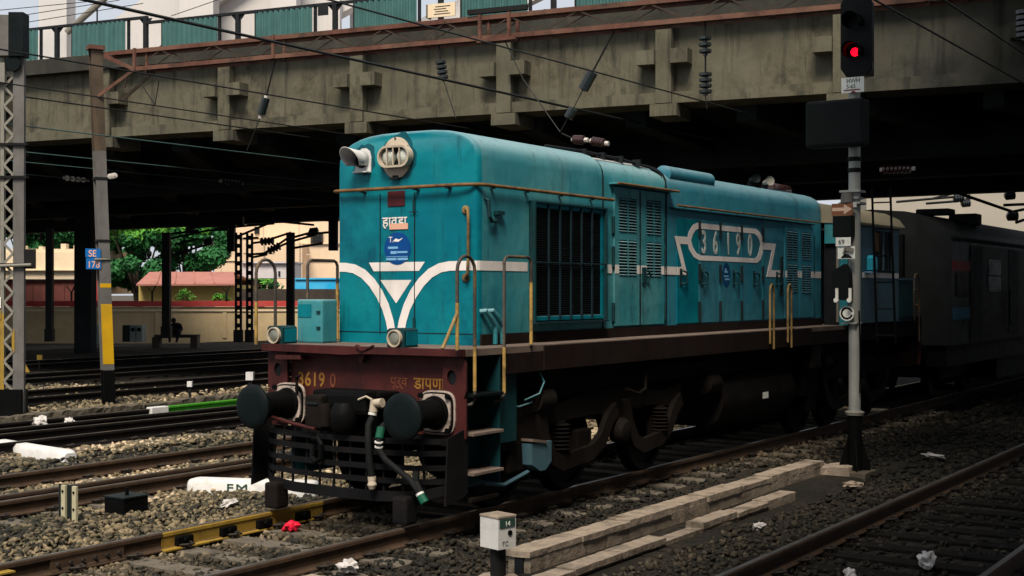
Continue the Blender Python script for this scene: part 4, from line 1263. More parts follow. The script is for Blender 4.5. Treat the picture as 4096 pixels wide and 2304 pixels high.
# cattle guard
plan = [(-1.285, 0.58), (-1.14, 0.42), (-0.95, 0.28), (-0.55, 0.18), (0.0, 0.14), (0.55, 0.18), (0.95, 0.28), (1.14, 0.42), (1.285, 0.58)]
pg = LO
def guard(z0, z1, name, t=0.018, zend=None, parent=None):
    vs, fs = [], []
    for i, (x, y) in enumerate(plan):
        e = 0.0 if zend is None else zend * max(0, (abs(x) - 0.9) / 0.385)
        vs += [(x, y, z0 + e), (x, y, z1 + e), (x, y + t, z1 + e), (x, y + t, z0 + e)]
    for i in range(len(plan) - 1):
        a, b = 4 * i, 4 * i + 4
        fs += [(a, b, b + 1, a + 1), (a + 1, b + 1, b + 2, a + 2), (a + 2, b + 2, b + 3, a + 3), (a + 3, b + 3, b, a)]
    fs += [(0, 1, 2, 3), tuple(4 * (len(plan) - 1) + q for q in (3, 2, 1, 0))]
    return MB().add(vs, fs).build(name, PLOUGH, parent)
cg = guard(0.225, 0.325, 'cattle_guard', 0.02, 0.10, LO)
for z in (0.43, 0.56, 0.70, 0.815):
    guard(z - 0.027, z + 0.027, 'guard_bar', 0.014, None, cg)
for i in range(11):
    x = -1.0 + i * 0.2
    y = np.interp(x, [p[0] for p in plan], [p[1] for p in plan])
    MB().bar((x, y + 0.03, 0.24), (x * 0.97, y + 0.055, 0.86), 0.016, 0.022, up=X1).build('guard_upright', PLOUGH, cg)
for sg in (-1, 1):
    MB().prism([(0.56, 0.27), (0.30, 0.22), (0.34, 0.86), (0.60, 0.92), (0.66, 0.92), (0.66, 0.30)], (1.27 * sg, 0, 0), Y1, UZ, 0.018).build('side_plate', PLOUGH, cg)
MB().box(-1.26, 1.26, 0.585, 0.605, 0.75, 0.834).build('top_bar', PLOUGH, cg)
MB().box(-0.90, -0.72, 0.12, 0.30, 0.03, 0.30, 0.03).build('rail_guard', BOGIE, cg)
MB().box(0.78, 0.96, 0.12, 0.30, 0.03, 0.30, 0.03).build('rail_guard', PLOUGH, cg)

# deck furniture on the nose end
def ditch(x, y, lit):
    b = MB().prism([(-0.11, 0), (0.11, 0), (0.11, 0.17), (0.08, 0.19), (-0.08, 0.19), (-0.11, 0.17)], (x, y + 0.22, 1.70), X1, UZ, 0.22).build('marker_lamp', TEALD, LO)
    MB().box(x + 0.111, x + 0.116, y + 0.03, y + 0.21, 1.72, 1.86).build('side_cover', TEAL, b)
    MB().lathe((x, y, 1.79), (0, -1, 0), [(0, 0.088), (0.035, 0.088), (0.035, 0.074), (0.012, 0.07)], 22).build('bezel', BEIGE if lit else WHITE, b, smooth=30)
    MB().lathe((x, y - 0.010, 1.79), (0, -1, 0), [(0, 0.072), (0.012, 0.066), (0.02, 0.03)], 18).build('lens', GLASS, b, smooth=60)
ditch(-1.17, 0.56, True)
ditch(0.475, 0.56, True)
k = MB().box(-1.19, -0.82, 0.92, 1.16, 1.70, 2.17, 0.02)
sb = k.build('sand_box', TEAL2, LO)
MB().box(-1.17, -0.98, 0.913, 0.921, 1.98, 2.12).build('box_plate', TEAL, sb)
for z in (1.85, 2.02):
    MB().box(-0.90, -0.85, 0.908, 0.921, z, z + 0.03).build('catch', TEALD, sb)
# handrails
def hoop(p, m=TUBE, r=0.0175):
    return MB().tube(p, r, 8).build('handrail', m, LO, smooth=60)
def arch(x, ya, yb, ztop, foota, footb, sg, m):
    ym, rr = (ya + yb) / 2, (yb - ya) / 2
    pts = [(x, ya, foota), (x, ya, ztop - rr)]
    for i in range(1, 8):
        a = math.pi - math.pi * i / 8
        pts.append((x, ym + rr * math.cos(a), ztop - rr + rr * math.sin(a)))
    pts += [(x, yb, ztop - rr), (x, yb, footb + 0.12)]
    if footb < 1.6:
        pts += [(x, yb, footb + 0.06), (x - 0.02 * sg, yb - 0.03, footb + 0.01), (x - 0.06 * sg, yb - 0.10, footb)]
    else:
        pts += [(x, yb, footb)]
    return hoop(pts, m)
def square(x, ya, yb, ztop, foota, footb, sg, m):
    c = 0.06
    pts = []
    if foota < 1.6:
        pts += [(x - 0.06 * sg, ya - 0.10, foota), (x - 0.02 * sg, ya - 0.03, foota + 0.01), (x, ya, foota + 0.06)]
    else:
        pts += [(x, ya, foota)]
    pts += [(x, ya, ztop - c), (x, ya + 0.02, ztop - 0.02), (x, ya + c, ztop), (x, yb - c, ztop), (x, yb - 0.02, ztop - 0.02), (x, yb, ztop - c), (x, yb, footb)]
    return hoop(pts, m)
YELR = mat('worn_yellow_tube', (0.40, 0.255, 0.075), 0.6, var=0.25, scale=9, dirt=(0.07, 0.05, 0.03), dirt_amt=0.9, dirt_scale=4)
def yleg(pts):
    MB().tube(pts, 0.0186, 8).build('handrail_leg', YELR, LO, smooth=60)
for sg in (-1, 1):
    x = 1.325 * sg
    yleg([(x, 0.435, 1.70), (x, 0.435, 2.15)])
    yleg([(x, 0.725, 1.29), (x, 0.725, 1.72)])
    yleg([(x, 1.235, 1.24), (x, 1.235, 1.70)])
    yleg([(x, 1.735, 1.71), (x, 1.735, 2.35)])
    arch(x, 0.435, 0.725, 2.60, 1.69, 1.15, sg, TUBE)
    square(x, 1.235, 1.735, 2.61, 1.16, 1.70, sg, TUBE)
    if sg > 0:
        MB().tube([(x, 0.435, 2.05), (x, 0.20, 1.72)], 0.017, 8).build('handrail_brace', RUSTY, LO)
# front steps with treads between dark side plates
stp = MB().box(1.05, 1.065, 0.70, 1.35, 0.30, 1.62).build('step_back', TEALD, LO)
MB().box(1.07, 1.30, 1.19, 1.205, 0.35, 1.62).build('side_plate', TEALD, stp)
for z in (1.26, 0.885, 0.50):
    MB().box(1.07, 1.36, 0.66, 1.18, z - 0.03, z, 0.004).build('tread', DECK if z < 1.2 else BUFFER, stp)
MB().box(1.07, 1.30, 0.70, 1.18, 0.20, 0.24, 0.004).build('lower_rail', BOGIE, stp)
MB().box(1.0, 1.22, 1.21, 1.62, 0.72, 1.42).build('skirt', TEALD, LO)
stl = MB().box(-1.065, -1.05, 0.70, 1.35, 0.30, 1.62).build('step_back', TEALD, LO)
for z in (1.26, 0.885, 0.50):
    MB().box(-1.36, -1.07, 0.66, 1.18, z - 0.03, z, 0.004).build('tread', DECK, stl)
# side sills
for sg in (-1, 1):
    a, b = sorted((1.18 * sg, 1.308 * sg))
    MB().box(a, b, 1.30, 9.82, 1.425, 1.623).build('side_sill', SILL, LO)
    a2, b2 = sorted((1.315 * sg, 1.295 * sg))
    MB().box(a, b, 9.83, 15.58, 1.42, 1.623).build('side_sill', SILL, LO)
MB().box(1.309, 1.322, 2.0, 9.78, 1.43, 1.685).build('sill_plate', SILL, LO)
MB().box(1.309, 1.322, 11.35, 15.6, 1.42, 1.78).build('sill_plate', SILL, LO)
MB().box(-1.0, 1.0, 0.9, 15.5, 1.12, 1.61).build('main_frame', BLACK, LO)

# bogies
def bogie(y0):
    def Y(y):
        return y + y0
    root = MB().box(-1.02, 1.02, Y(1.35), Y(5.55), 0.80, 1.0, 0.02).build('bogie', BOGIE, LO)
    for sg in (-1, 1):
        x = 1.08 * sg
        prof = [(1.30, 0.62), (1.30, 1.08), (2.05, 1.12), (2.55, 1.02), (3.30, 1.12), (4.4, 1.12), (5.05, 1.0), (5.6, 1.08), (5.62, 0.62), (5.42, 0.62), (5.36, 0.80), (4.75, 0.86), (4.25, 0.84), (4.15, 0.62), (3.65, 0.62), (3.55, 0.84), (2.9, 0.84), (2.35, 0.80), (2.30, 0.62)]
        k = MB().prism([(Y(a), b) for a, b in prof], (x - 0.05, 0, 0), Y1, UZ, 0.10)
        k.build('side_frame', BOGIE, root)
        for (ya, yb) in ((2.15, 3.85), (4.05, 5.55)):
            pts = [(x + 0.075 * sg, Y(ya), 0.98), (x + 0.085 * sg, Y(ya + 0.06), 0.70), (x + 0.09 * sg, Y(ya + 0.22), 0.46), (x + 0.09 * sg, Y(ya + 0.42), 0.38), (x + 0.09 * sg, Y(yb - 0.62), 0.43), (x + 0.09 * sg, Y(yb - 0.38), 0.55), (x + 0.085 * sg, Y(yb - 0.20), 0.78), (x + 0.075 * sg, Y(yb - 0.02), 0.88)]
            k = MB()
            for p, q in zip(pts[:-1], pts[1:]):
                pass
            # flat deep bar: sweep a tall rectangle along the path
            vs, fs = [], []
            for i, p in enumerate(pts):
                d_ = (Vector(pts[min(i + 1, 7)]) - Vector(pts[max(i - 1, 0)])).normalized()
                nrm = Vector((0, -d_.z, d_.y))
                for (s1, s2) in ((-1, -1), (1, -1), (1, 1), (-1, 1)):
                    q = Vector(p) + nrm * (0.085 * s1) + X1 * (0.035 * s2)
                    vs.append(q)
            for i in range(7):
                for j in range(4):
                    fs.append((i * 4 + j, i * 4 + (j + 1) % 4, i * 4 + 4 + (j + 1) % 4, i * 4 + 4 + j))
            fs += [(0, 1, 2, 3), (28, 29, 30, 31)]
            k.add(vs, fs)
            k.build('equaliser_beam', BOGIE, root)
        for ya in (2.62, 5.0):
            k = MB()
            for i in range(7):
                k.lathe((x + 0.04 * sg, Y(ya), 0.515 + i * 0.044), UZ, [(0, 0.10), (0.013, 0.125), (0.026, 0.10)], 14)
            k.cyl((x + 0.04 * sg, Y(ya), 0.48), (x + 0.04 * sg, Y(ya), 0.83), 0.075, n=10)
            k.build('coil_spring', BOGIE, root, smooth=40)
        MB().lathe((x + 0.02 * sg, Y(3.92), 0.62), (sg, 0, -0.1), [(0, 0.15), (0.10, 0.16), (0.16, 0.12), (0.18, 0.05)], 16).build('axle_box', BOGIE, root, smooth=40)
        for yc in (1.75, 3.15, 5.05):
            w = MB().lathe((0.80 * sg, Y(yc), 0.50), (sg, 0, 0), [(-0.03, 0.535), (0.0, 0.535), (0.005, 0.502), (0.105, 0.495), (0.105, 0.43), (0.06, 0.42), (0.06, 0.14), (0.13, 0.12), (0.14, 0.06)], 32)
            w.build('wheel', BLACK, root, smooth=35)
            MB().box(min(0.99 * sg, 1.14 * sg), max(0.99 * sg, 1.14 * sg), Y(yc - 0.16), Y(yc + 0.16), 0.36, 0.70, 0.03).build('axle_box', BOGIE, root)
        MB().lathe((x + 0.06 * sg, Y(2.05), 1.10), (0, 1, 0), [(0, 0.13), (0.28, 0.14), (0.31, 0.10)], 16).build('brake_cylinder', BOGIE, root, smooth=40)
    return root
b1 = bogie(0)
for ch in [b1]:
    b2 = copy_tree(b1, LO)
    b2.location.y += 8.55
sbx = MB()
sbx.prism([(1.84, 0.66), (2.24, 0.66), (2.24, 0.44), (2.12, 0.36), (2.02, 0.36), (1.86, 0.44)], (1.14, 0, 0), Y1, UZ, 0.12)
s_ = sbx.build('sanding_box', BLUEG, LO)
MB().obox((1.20, 1.98, 0.68), (1, 0, 0), (0, 1, -0.15), UZ, 0.16, 0.28, 0.03).build('lid', DECK, s_)
MB().tube([(1.05, 1.3, 0.30), (1.15, 1.5, 0.27), (1.18, 1.9, 0.36)], 0.022, 6).build('sand_pipe', BLUEG, LO)
MB().tube([(1.25, 2.02, 1.40), (1.28, 2.06, 1.30), (1.26, 2.0, 1.18), (1.20, 1.8, 1.12)], 0.010, 6).build('cable', TEAL2, LO)
MB().tube([(1.1, 1.55, 1.09), (1.2, 1.7, 1.06), (1.2, 1.95, 1.09)], 0.010, 6).build('cable', TEAL2, LO)
MB().tube([(1.20, 4.0, 1.10), (1.24, 4.25, 1.03), (1.24, 4.42, 1.08), (1.22, 4.46, 1.25), (1.18, 4.46, 1.30)], 0.022, 8).build('pipe', BOGIE, LO)
MB().tube([(1.22, 4.45, 1.30), (1.22, 6.65, 1.30)], 0.028, 8).build('pipe', BOGIE, LO)
MB().box(1.10, 1.24, 3.35, 3.75, 1.36, 1.425).build('hanger', BOGIE, LO)
k = MB().sweep([(-1.1, 0.55), (-0.95, 0.40), (0.95, 0.40), (1.12, 0.50), (1.19, 0.66), (1.20, 0.82), (1.15, 0.98), (1.0, 1.08), (-1.0, 1.08), (-1.18, 0.9)], [6.75, 9.42])
ft = k.build('fuel_tank', BOGIE, LO, smooth=35)
MB().box(1.201, 1.206, 8.13, 8.33, 0.70, 0.79).build('label', PLATE, ft)
k = MB().lathe((1.12, 6.28, 1.02), (0, 1, 0), [(0, 0.05), (0.02, 0.13), (0.35, 0.14), (0.42, 0.10)], 16)
k.build('air_reservoir', BOGIE, LO, smooth=40)
MB().box(1.0, 1.3, 9.86, 10.25, 1.05, 1.42, 0.02).build('battery_box', BOGIE, LO)
# roof fittings
MB().lathe((0.80, 5.72, 3.80), (0, 1, 0), [(0, 0.06), (0.03, 0.115), (1.40, 0.115), (1.45, 0.06)], 18).build('roof_reservoir', TEAL3, LO, smooth=40)
q_ = [(x * 1.002, z + 0.012) for (x, z) in hood_prof(HX - 0.004, 3.925, 3.60) if 0.20 < x < 0.80]
q_ = q_ + [(x, z - 0.010) for (x, z) in q_[::-1]]
MB().sweep(q_, [3.95, 5.42]).build('pale_roof_strip', mat('pale_roof_strip', (0.40, 0.40, 0.40), 0.6, var=0.1), LO, smooth=40)
k = MB().tube([(0.45, 3.4, 3.98), (0.60, 4.0, 3.96), (0.72, 4.7, 3.92), (0.80, 5.35, 3.86), (0.88, 5.5, 3.78), (0.93, 5.53, 3.6)], 0.018, 6)
rp = k.build('roof_pipe', DARK, LO)
for y in (4.0, 4.35, 4.7, 5.05):
    MB().box(0.55 + (y - 4) * 0.17, 0.66 + (y - 4) * 0.17, y - 0.02, y + 0.02, 3.90 - (y - 4) * 0.05, 3.985 - (y - 4) * 0.05).build('pipe_clip', DARK, rp)
for (y, x, m_) in ((9.20, 0.55, BUFFER), (9.75, 0.55, LATT)):
    o = MB().lathe((x, y, 3.97), (0.75, -0.6, 0.12), [(0, 0.035), (0.10, 0.045), (0.17, 0.06), (0.19, 0.075), (0.17, 0.055)], 16).build('roof_horn', m_, LO, smooth=50)
    MB().box(x - 0.04, x + 0.04, y - 0.03, y + 0.03, 3.86, 3.95).build('horn_foot', BLACK, o)
k = MB().lathe((0.35, 10.5, 3.95), (0, 1, 0), [(0, 0.05), (0.05, 0.09), (0.7, 0.09), (0.75, 0.05)], 14)
k.build('exhaust_drum', INSR, LO, smooth=40)
# rear handrails seen over the sill
for y in (8.16, 8.84):
    hoop([(1.33, y - 0.07, 1.50), (1.33, y - 0.07, 2.26), (1.33, y - 0.05, 2.33), (1.33, y, 2.36), (1.33, y + 0.05, 2.33), (1.33, y + 0.07, 2.26), (1.33, y + 0.07, 1.42)], RUSTY)
# cab
k = MB()
k.box(-1.38, 1.38, 13.94, 13.99, 1.70, 3.40)
k.box(-1.38, -1.33, 11.26, 13.94, 1.70, 3.40)
cb = k.build('cab', BLUEG, LO)
k = MB()                                                  # right wall round the window
for (a, b, c, d) in ((11.30, 12.55, 1.72, 3.40), (12.55, 13.60, 1.72, 2.62), (12.55, 13.60, 3.31, 3.40), (13.60, 13.94, 1.72, 3.40)):
    k.box(1.35, 1.39, a, b, c, d)
k.build('side_wall', BLUEG, cb)
MB().box(1.391, 1.397, 11.95, 13.93, 2.49, 2.58).build('waist_stripe', STRIPE, cb)
k = MB()
k.box(0.99, 1.38, 11.24, 11.259, 3.05, 3.42)
k.box(1.24, 1.38, 11.24, 11.259, 1.70, 3.05)
k.build('front_wall', TEAL2, cb)
MB().box(0.96, 1.235, 11.30, 11.32, 1.70, 3.05).build('front_doorway', DARK, cb)
MB().tube([(1.22, 11.22, 1.75), (1.22, 11.22, 3.2)], 0.025, 8).build('door_pole', LATT, cb)
rf = [(1.46, 3.37), (1.47, 3.41), (1.36, 3.56), (1.10, 3.68), (0.70, 3.76), (0, 3.80), (-0.7, 3.76), (-1.1, 3.68), (-1.36, 3.56), (-1.47, 3.41), (-1.46, 3.37), (0, 3.45)]
MB().sweep(rf, [11.22, 14.10]).build('cab_roof', TAN, cb, smooth=50)
wn = MB().box(1.352, 1.362, 12.56, 13.59, 2.63, 3.30).build('cab_window', PANE, cb)
for y in (12.55, 13.05, 13.58):
    MB().box(1.388, 1.405, y - 0.02, y + 0.03, 2.62, 3.31).build('window_frame', BLUEG, wn)
MB().box(1.388, 1.42, 12.5, 13.64, 2.585, 2.62).build('window_sill', DARK, wn)
MB().box(1.363, 1.368, 12.66, 12.9, 2.95, 3.28).build('curtain', BRONZE, wn)
MB().box(1.36, 1.385, 14.08, 14.84, 1.78, 2.47).build('rear_locker', TEALD, LO)
lk = MB().box(0.6, 1.355, 14.06, 14.86, 1.70, 2.46, 0.01).build('rear_locker', TEALD, LO)
MB().box(0.59, 1.40, 14.04, 14.88, 2.462, 2.50).build('locker_lid', BLUEG, lk)
hoop([(1.33, 15.1, 1.70), (1.33, 15.1, 2.50), (1.33, 15.2, 2.58), (1.33, 15.32, 2.58), (1.33, 15.42, 2.50), (1.33, 15.42, 1.3)], TUBE)
hoop([(1.33, 15.42, 2.28), (0.6, 15.5, 2.28)], TUBE, 0.014)
hoop([(1.33, 15.42, 2.0), (0.6, 15.5, 2.0)], TUBE, 0.014)
MB().box(-1.3, 1.3, 15.58, 15.64, 0.85, 1.62).build('rear_buffer_beam', REDOX, LO)
for sg in (-1, 1):
    MB().lathe((0.978 * sg, 15.64, 1.08), (0, 1, 0), [(0, 0.16), (0.35, 0.13), (0.40, 0.13), (0.41, 0.22), (0.45, 0.22)], 20).build('buffer', BLACK, LO, smooth=40)
# a blue can hanging from the cab side
t = thing('water_can', (1.46, 12.28, 2.60), 'cyan plastic can hung outside the cab window', 'water can')
k = MB().prism([(-0.13, 0.0), (0.13, 0.0), (0.14, 0.16), (0.10, 0.23), (-0.06, 0.25), (-0.13, 0.20)], (1.40, 12.28, 2.62), Y1, UZ, 0.10)
k.build('can', CYAN, t)
MB().box(1.40, 1.52, 12.05, 12.30, 2.575, 2.595).build('shelf', BLUEL, t)

#@@COACH
# ------------------------------------------------------------------ coach behind, in the shade of the overpass
CO = thing('passenger_coach', (0, 28, 0), 'dark railway coach behind the locomotive with red and blue panels', 'coach')
cp_ = [(1.62, 1.18), (1.62, 3.22), (1.58, 3.42), (1.44, 3.58), (1.15, 3.74), (0.70, 3.87), (0, 3.93), (-0.7, 3.87), (-1.15, 3.74), (-1.44, 3.58), (-1.58, 3.42), (-1.62, 3.22), (-1.62, 1.18)]
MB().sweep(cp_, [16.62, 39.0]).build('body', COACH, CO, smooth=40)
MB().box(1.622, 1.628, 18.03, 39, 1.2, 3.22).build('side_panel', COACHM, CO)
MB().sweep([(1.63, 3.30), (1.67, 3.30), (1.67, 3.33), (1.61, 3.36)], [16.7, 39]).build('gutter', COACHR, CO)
for y in (18.03, 21.35):
    dd = MB().box(1.629, 1.634, y, y + 0.98, 1.30, 3.19).build('door', DARK, CO)
    MB().tube([(1.67, y - 0.08, 1.5), (1.67, y - 0.08, 2.3)], 0.015, 6).build('grab_rail', MASTD, dd)
for y in (19.5, 23.3, 25.0, 26.7, 28.4, 30.1, 31.8, 33.5):
    wo = MB().box(1.629, 1.636, y, y + 1.1, 2.25, 2.95).build('window', PANE, CO)
    MB().box(1.637, 1.645, y, y + 1.1, 2.58, 2.61).build('window_bar', MASTD, wo)
MB().box(1.623, 1.630, 16.66, 18.02, 2.67, 2.87).build('red_panel', DRED, CO)
MB().box(1.623, 1.630, 16.68, 17.98, 1.69, 1.93).build('blue_panel', DBLU, CO)
nb_ = MB().box(1.623, 1.632, 16.95, 17.86, 2.15, 2.63).build('notice_frame', DARK, CO)
for i in range(2):
    for j in range(4):
        MB().box(1.633, 1.636, 17.0 + i * 0.42, 17.38 + i * 0.42, 2.18 + j * 0.11, 2.27 + j * 0.11).build('notice', COACHM, nb_)
MB().box(0.7, 1.3, 19.8, 20.3, 3.72, 3.97, 0.03).build('roof_vent', COACHR, CO)
MB().box(0.5, 1.2, 18.0, 18.5, 3.86, 3.99, 0.03).build('roof_vent', COACHR, CO)
MB().box(-0.7, 0.7, 16.45, 16.61, 1.2, 3.4).build('gangway', BLACK, CO)
MB().box(-1.5, 1.5, 16.7, 39, 0.75, 1.17).build('underframe', BLACK, CO)
MB().box(-1.35, 1.35, 21.4, 33.2, 0.25, 0.749).build('equipment_box', BLACK, CO)
for yb in (19.2, 35.5):
    bg_ = MB().box(-1.1, 1.1, yb - 1.5, yb + 1.5, 0.45, 0.75).build('bogie', BLACK, CO)
    for yy in (yb - 1.3, yb + 1.3):
        for sg in (-1, 1):
            MB().lathe((0.80 * sg, yy, 0.46), (sg, 0, 0), [(-0.03, 0.48), (0, 0.48), (0.01, 0.45), (0.11, 0.45), (0.11, 0.38), (0.06, 0.1)], 24).build('wheel', BLACK, bg_)
for sg in (-1, 1):
    MB().lathe((0.978 * sg, 16.62, 1.08), (0, -1, 0), [(0, 0.15), (0.35, 0.12), (0.40, 0.12), (0.41, 0.22), (0.45, 0.22)], 20).build('buffer', BLACK, CO)

#@@SIGNAL
# ------------------------------------------------------------------ colour-light signal
SX, SY = 2.79, 7.47
SG = thing('signal_post', (SX, SY, GZ), 'tall colour light signal showing red beside the locomotive', 'signal')
MB().cyl((SX, SY, 0.65), (SX, SY, 6.1), 0.078, n=20).build('post', SIGPOST, SG, smooth=40)
MB().lathe((SX, SY, 0.60), UZ, [(0, 0.12), (0.04, 0.13), (0.06, 0.09)], 20).build('collar', LATT, SG, smooth=40)
k = MB().cyl((SX, SY, -0.4), (SX, SY, 0.60), 0.095, n=16)
k.build('base_tube', BLACK, SG, smooth=40)
k = MB()
for a in range(4):
    d_ = Vector((math.cos(a * math.pi / 2 + 0.5), math.sin(a * math.pi / 2 + 0.5), 0))
    k.prism([(0.09, -0.15), (0.21, -0.15), (0.20, -0.06), (0.09, 0.30)], (SX, SY, 0), d_, UZ, 0.014)
k.build('base_fins', BLACK, SG)
MB().box(SX - 0.30, SX + 0.22, SY - 0.22, SY + 0.25, -0.5, -0.14, 0.02).build('foundation', KERB, SG)
# head: back board, housing, two lamp hoods
hx, hz = SX + 0.05, 5.62
bd = [(-0.20, 5.24), (-0.12, 5.12), (0.14, 5.12), (0.225, 5.26), (0.225, 6.10), (0.18, 6.19), (-0.15, 6.19), (-0.20, 6.10)]
hd_ = MB().prism([(a, b) for a, b in bd], (hx, SY - 0.10, 0), X1, UZ, 0.02).build('head', SIGBLK, SG)
MB().box(hx - 0.15, hx + 0.17, SY - 0.10, SY + 0.16, 5.14, 6.14, 0.02).build('housing', SIGSIDE, hd_)
for z, m_ in ((5.84, DARK), (5.445, LAMPR)):
    MB().cyl((hx, SY - 0.121, z), (hx, SY - 0.135, z), 0.085 if m_ is DARK else 0.056, n=24).build('lens', m_, hd_)
    vs, fs = [], []
    for i, dy in enumerate((0, -0.13, -0.27)):
        for j in range(15):
            a = R(-35) + R(250) * j / 14
            vs.append((hx + 0.115 * math.cos(a), SY - 0.121 + dy + (0.05 * (1 - math.sin(a)) * i / 2), z + 0.115 * math.sin(a)))
    for i in range(2):
        for j in range(14):
            fs.append((i * 15 + j, i * 15 + j + 1, i * 15 + 16 + j, i * 15 + 15 + j))
    o = MB().add(vs, fs).build('lamp_hood', SIGBLK, hd_, smooth=60)
    o.modifiers.new('thickness', 'SOLIDIFY').thickness = 0.006
MB().tube([(hx + 0.19, SY + 0.02, 5.20), (hx + 0.20, SY - 0.05, 5.32)], 0.012, 6).build('hasp', LATT, hd_)
pl = MB().box(hx - 0.185, hx + 0.125, SY - 0.135, SY - 0.128, 4.905, 5.11, 0.002).build('name_plate', PLATE, SG)
text('lettering', 'HWH', 0.088, (hx - 0.115, SY - 0.136, 5.035), X1, UZ, PLATEG, pl, sx=0.85, depth=0.001)
text('lettering', 'S-65', 0.075, (hx - 0.115, SY - 0.136, 4.965), X1, UZ, PLATEG, pl, sx=0.95, depth=0.001)
MB().box(hx - 0.15, hx + 0.07, SY - 0.138, SY - 0.1355, 4.935, 4.95).build('red_line', DRED, pl)
MB().prism([(-0.06, 4.905), (0.02, 4.905), (-0.02, 4.932)], (hx, SY - 0.1355, 0), X1, UZ, 0.002).build('red_mark', DRED, pl)
# dark route indicator board behind the post
ri = MB().box(SX - 0.56, SX + 0.24, SY - 0.36, SY - 0.085, 4.18, 4.80, 0.04).build('route_indicator', SIGBLK, SG)
# brackets and small fittings down the post
for (z, w, d) in ((3.58, 0.14, 0.12), (3.49, 0.11, 0.10), (3.42, 0.15, 0.13)):
    MB().box(SX - w - 0.03, SX + w * 0.8, SY - d, SY + d, z, z + 0.03, 0.005).build('clamp', SIGPOST, SG)
MB().lathe((SX - 0.06, SY - 0.12, 3.44), UZ, [(0, 0.09), (0.05, 0.085), (0.13, 0.075)], 14).build('clamp_drum', MAST, SG, smooth=40)
for z in (3.85, 4.0):
    MB().lathe((SX, SY, z), UZ, [(0, 0.085), (0.03, 0.092), (0.06, 0.085)], 16).build('clamp', MASTD, SG)
ab = MB().box(SX - 0.25, SX + 0.035, SY - 0.19, SY - 0.18, 3.27, 3.43).build('arrow_board', ARROWB, SG)
MB().prism([(-0.24, 3.33), (-0.08, 3.33), (-0.08, 3.285), (0.03, 3.352), (-0.08, 3.42), (-0.08, 3.375), (-0.24, 3.375)], (SX, SY - 0.1905, 0), X1, UZ, 0.002).build('arrow', ARROWW, ab)
MB().box(SX + 0.04, SX + 0.09, SY - 0.185, SY - 0.18, 3.375, 3.44).build('white_tab', LITW, SG)
MB().box(SX - 0.22, SX + 0.035, SY - 0.24, SY - 0.08, 2.98, 3.265, 0.01).build('calling_on_lamp', SIGBLK, SG)
MB().box(SX - 0.16, SX - 0.02, SY - 0.20, SY - 0.08, 2.90, 2.98).build('lamp_neck', SIGBLK, SG)
p69 = MB().box(SX - 0.17, SX + 0.035, SY - 0.255, SY - 0.25, 2.86, 2.975).build('number_plate', PLATE, SG)
text('lettering', '69', 0.095, (SX - 0.135, SY - 0.256, 2.88), X1, UZ, BLACK, p69, sx=0.9, depth=0.001)
k = MB().box(SX - 0.15, SX + 0.085, SY - 0.235, SY - 0.23, 2.69, 2.855)
pk = k.build('notice_plate', PLATE, SG)
MB().prism([(-0.10, 2.70), (0.07, 2.70), (0.0, 2.755), (-0.05, 2.755)], (SX - 0.01, SY - 0.2355, 0), X1, UZ, 0.002).build('dark_mark', MASTD, pk)
MB().bar((SX - 0.04, SY - 0.26, 2.83), (SX + 0.07, SY - 0.26, 2.80), 0.02, 0.05).build('hanger', LATT, pk)
MB().bar((SX - 0.06, SY - 0.26, 2.75), (SX - 0.03, SY - 0.26, 2.86), 0.05, 0.02).build('hanger', LATT, pk)
sh = MB().prism([(-0.20, 2.52), (-0.03, 2.62), (0.03, 2.50), (0.04, 2.18), (-0.02, 2.14), (-0.16, 2.14), (-0.18, 2.30)], (SX - 0.02, SY - 0.12, 0), X1, UZ, 0.16).build('shunt_signal', SIGBLK, SG)
for dx in (-0.135, 0.045):
    MB().tube([(SX + dx, SY - 0.31, 2.30), (SX + dx, SY - 0.31, 2.17), (SX + dx - 0.01, SY - 0.31, 2.12)], 0.022, 8).build('lamp_bracket', PLATE, sh)
    MB().lathe((SX + dx - 0.01, SY - 0.30, 2.14), (0, -1, 0), [(0, 0.035), (0.03, 0.03)], 12).build('lamp_cap', PLATE, sh)
MB().cyl((SX - 0.045, SY - 0.16, 1.965), (SX - 0.045, SY - 0.18, 1.965), 0.10, n=28).build('letter_disc', PLATE, SG)
cd = MB().ring([(0.083 * math.cos(2 * math.pi * i / 28), 0.083 * math.sin(2 * math.pi * i / 28)) for i in range(28)], [(0.058 * math.cos(2 * math.pi * i / 28), 0.058 * math.sin(2 * math.pi * i / 28)) for i in range(28)], (SX - 0.045, SY - 0.1805, 1.965), X1, UZ, 0.002).build('letter_c', BLACK, SG)
MB().box(SX - 0.005, SX + 0.055, SY - 0.1845, SY - 0.183, 1.945, 1.985).build('letter_gap', PLATE, cd)
MB().box(SX - 0.13, SX + 0.07, SY - 0.14, SY + 0.10, 1.82, 1.842, 0.004).build('clamp', SIGPOST, SG)
MB().tube([(SX + 0.08, SY - 0.06, 2.0), (SX + 0.10, SY - 0.07, 1.5), (SX + 0.095, SY - 0.06, 1.3), (SX + 0.09, SY - 0.06, 0.9)], 0.010, 6).build('cable', BLACK, SG)
# ladder standing off behind the post
LD = MB()
la, lb = Vector((SX + 0.17, SY + 0.42, 0)), Vector((SX + 0.42, SY + 0.42, 0))
lad = MB().tube([(la.x, la.y, 1.55), (la.x - 0.045, la.y - 0.08, 3.65)], 0.016, 6).build('ladder', BLACK, SG)
MB().tube([(lb.x, lb.y, 1.55), (lb.x - 0.045, lb.y - 0.08, 3.65)], 0.016, 6).build('stile', BLACK, lad)
for i in range(6):
    z = 1.66 + i * 0.36
    MB().tube([(la.x - 0.06 * z / 4.6, la.y - 0.1 * z / 4.6, z), (lb.x - 0.06 * z / 4.6, lb.y - 0.1 * z / 4.6, z)], 0.011, 6).build('rung', BLACK, lad)

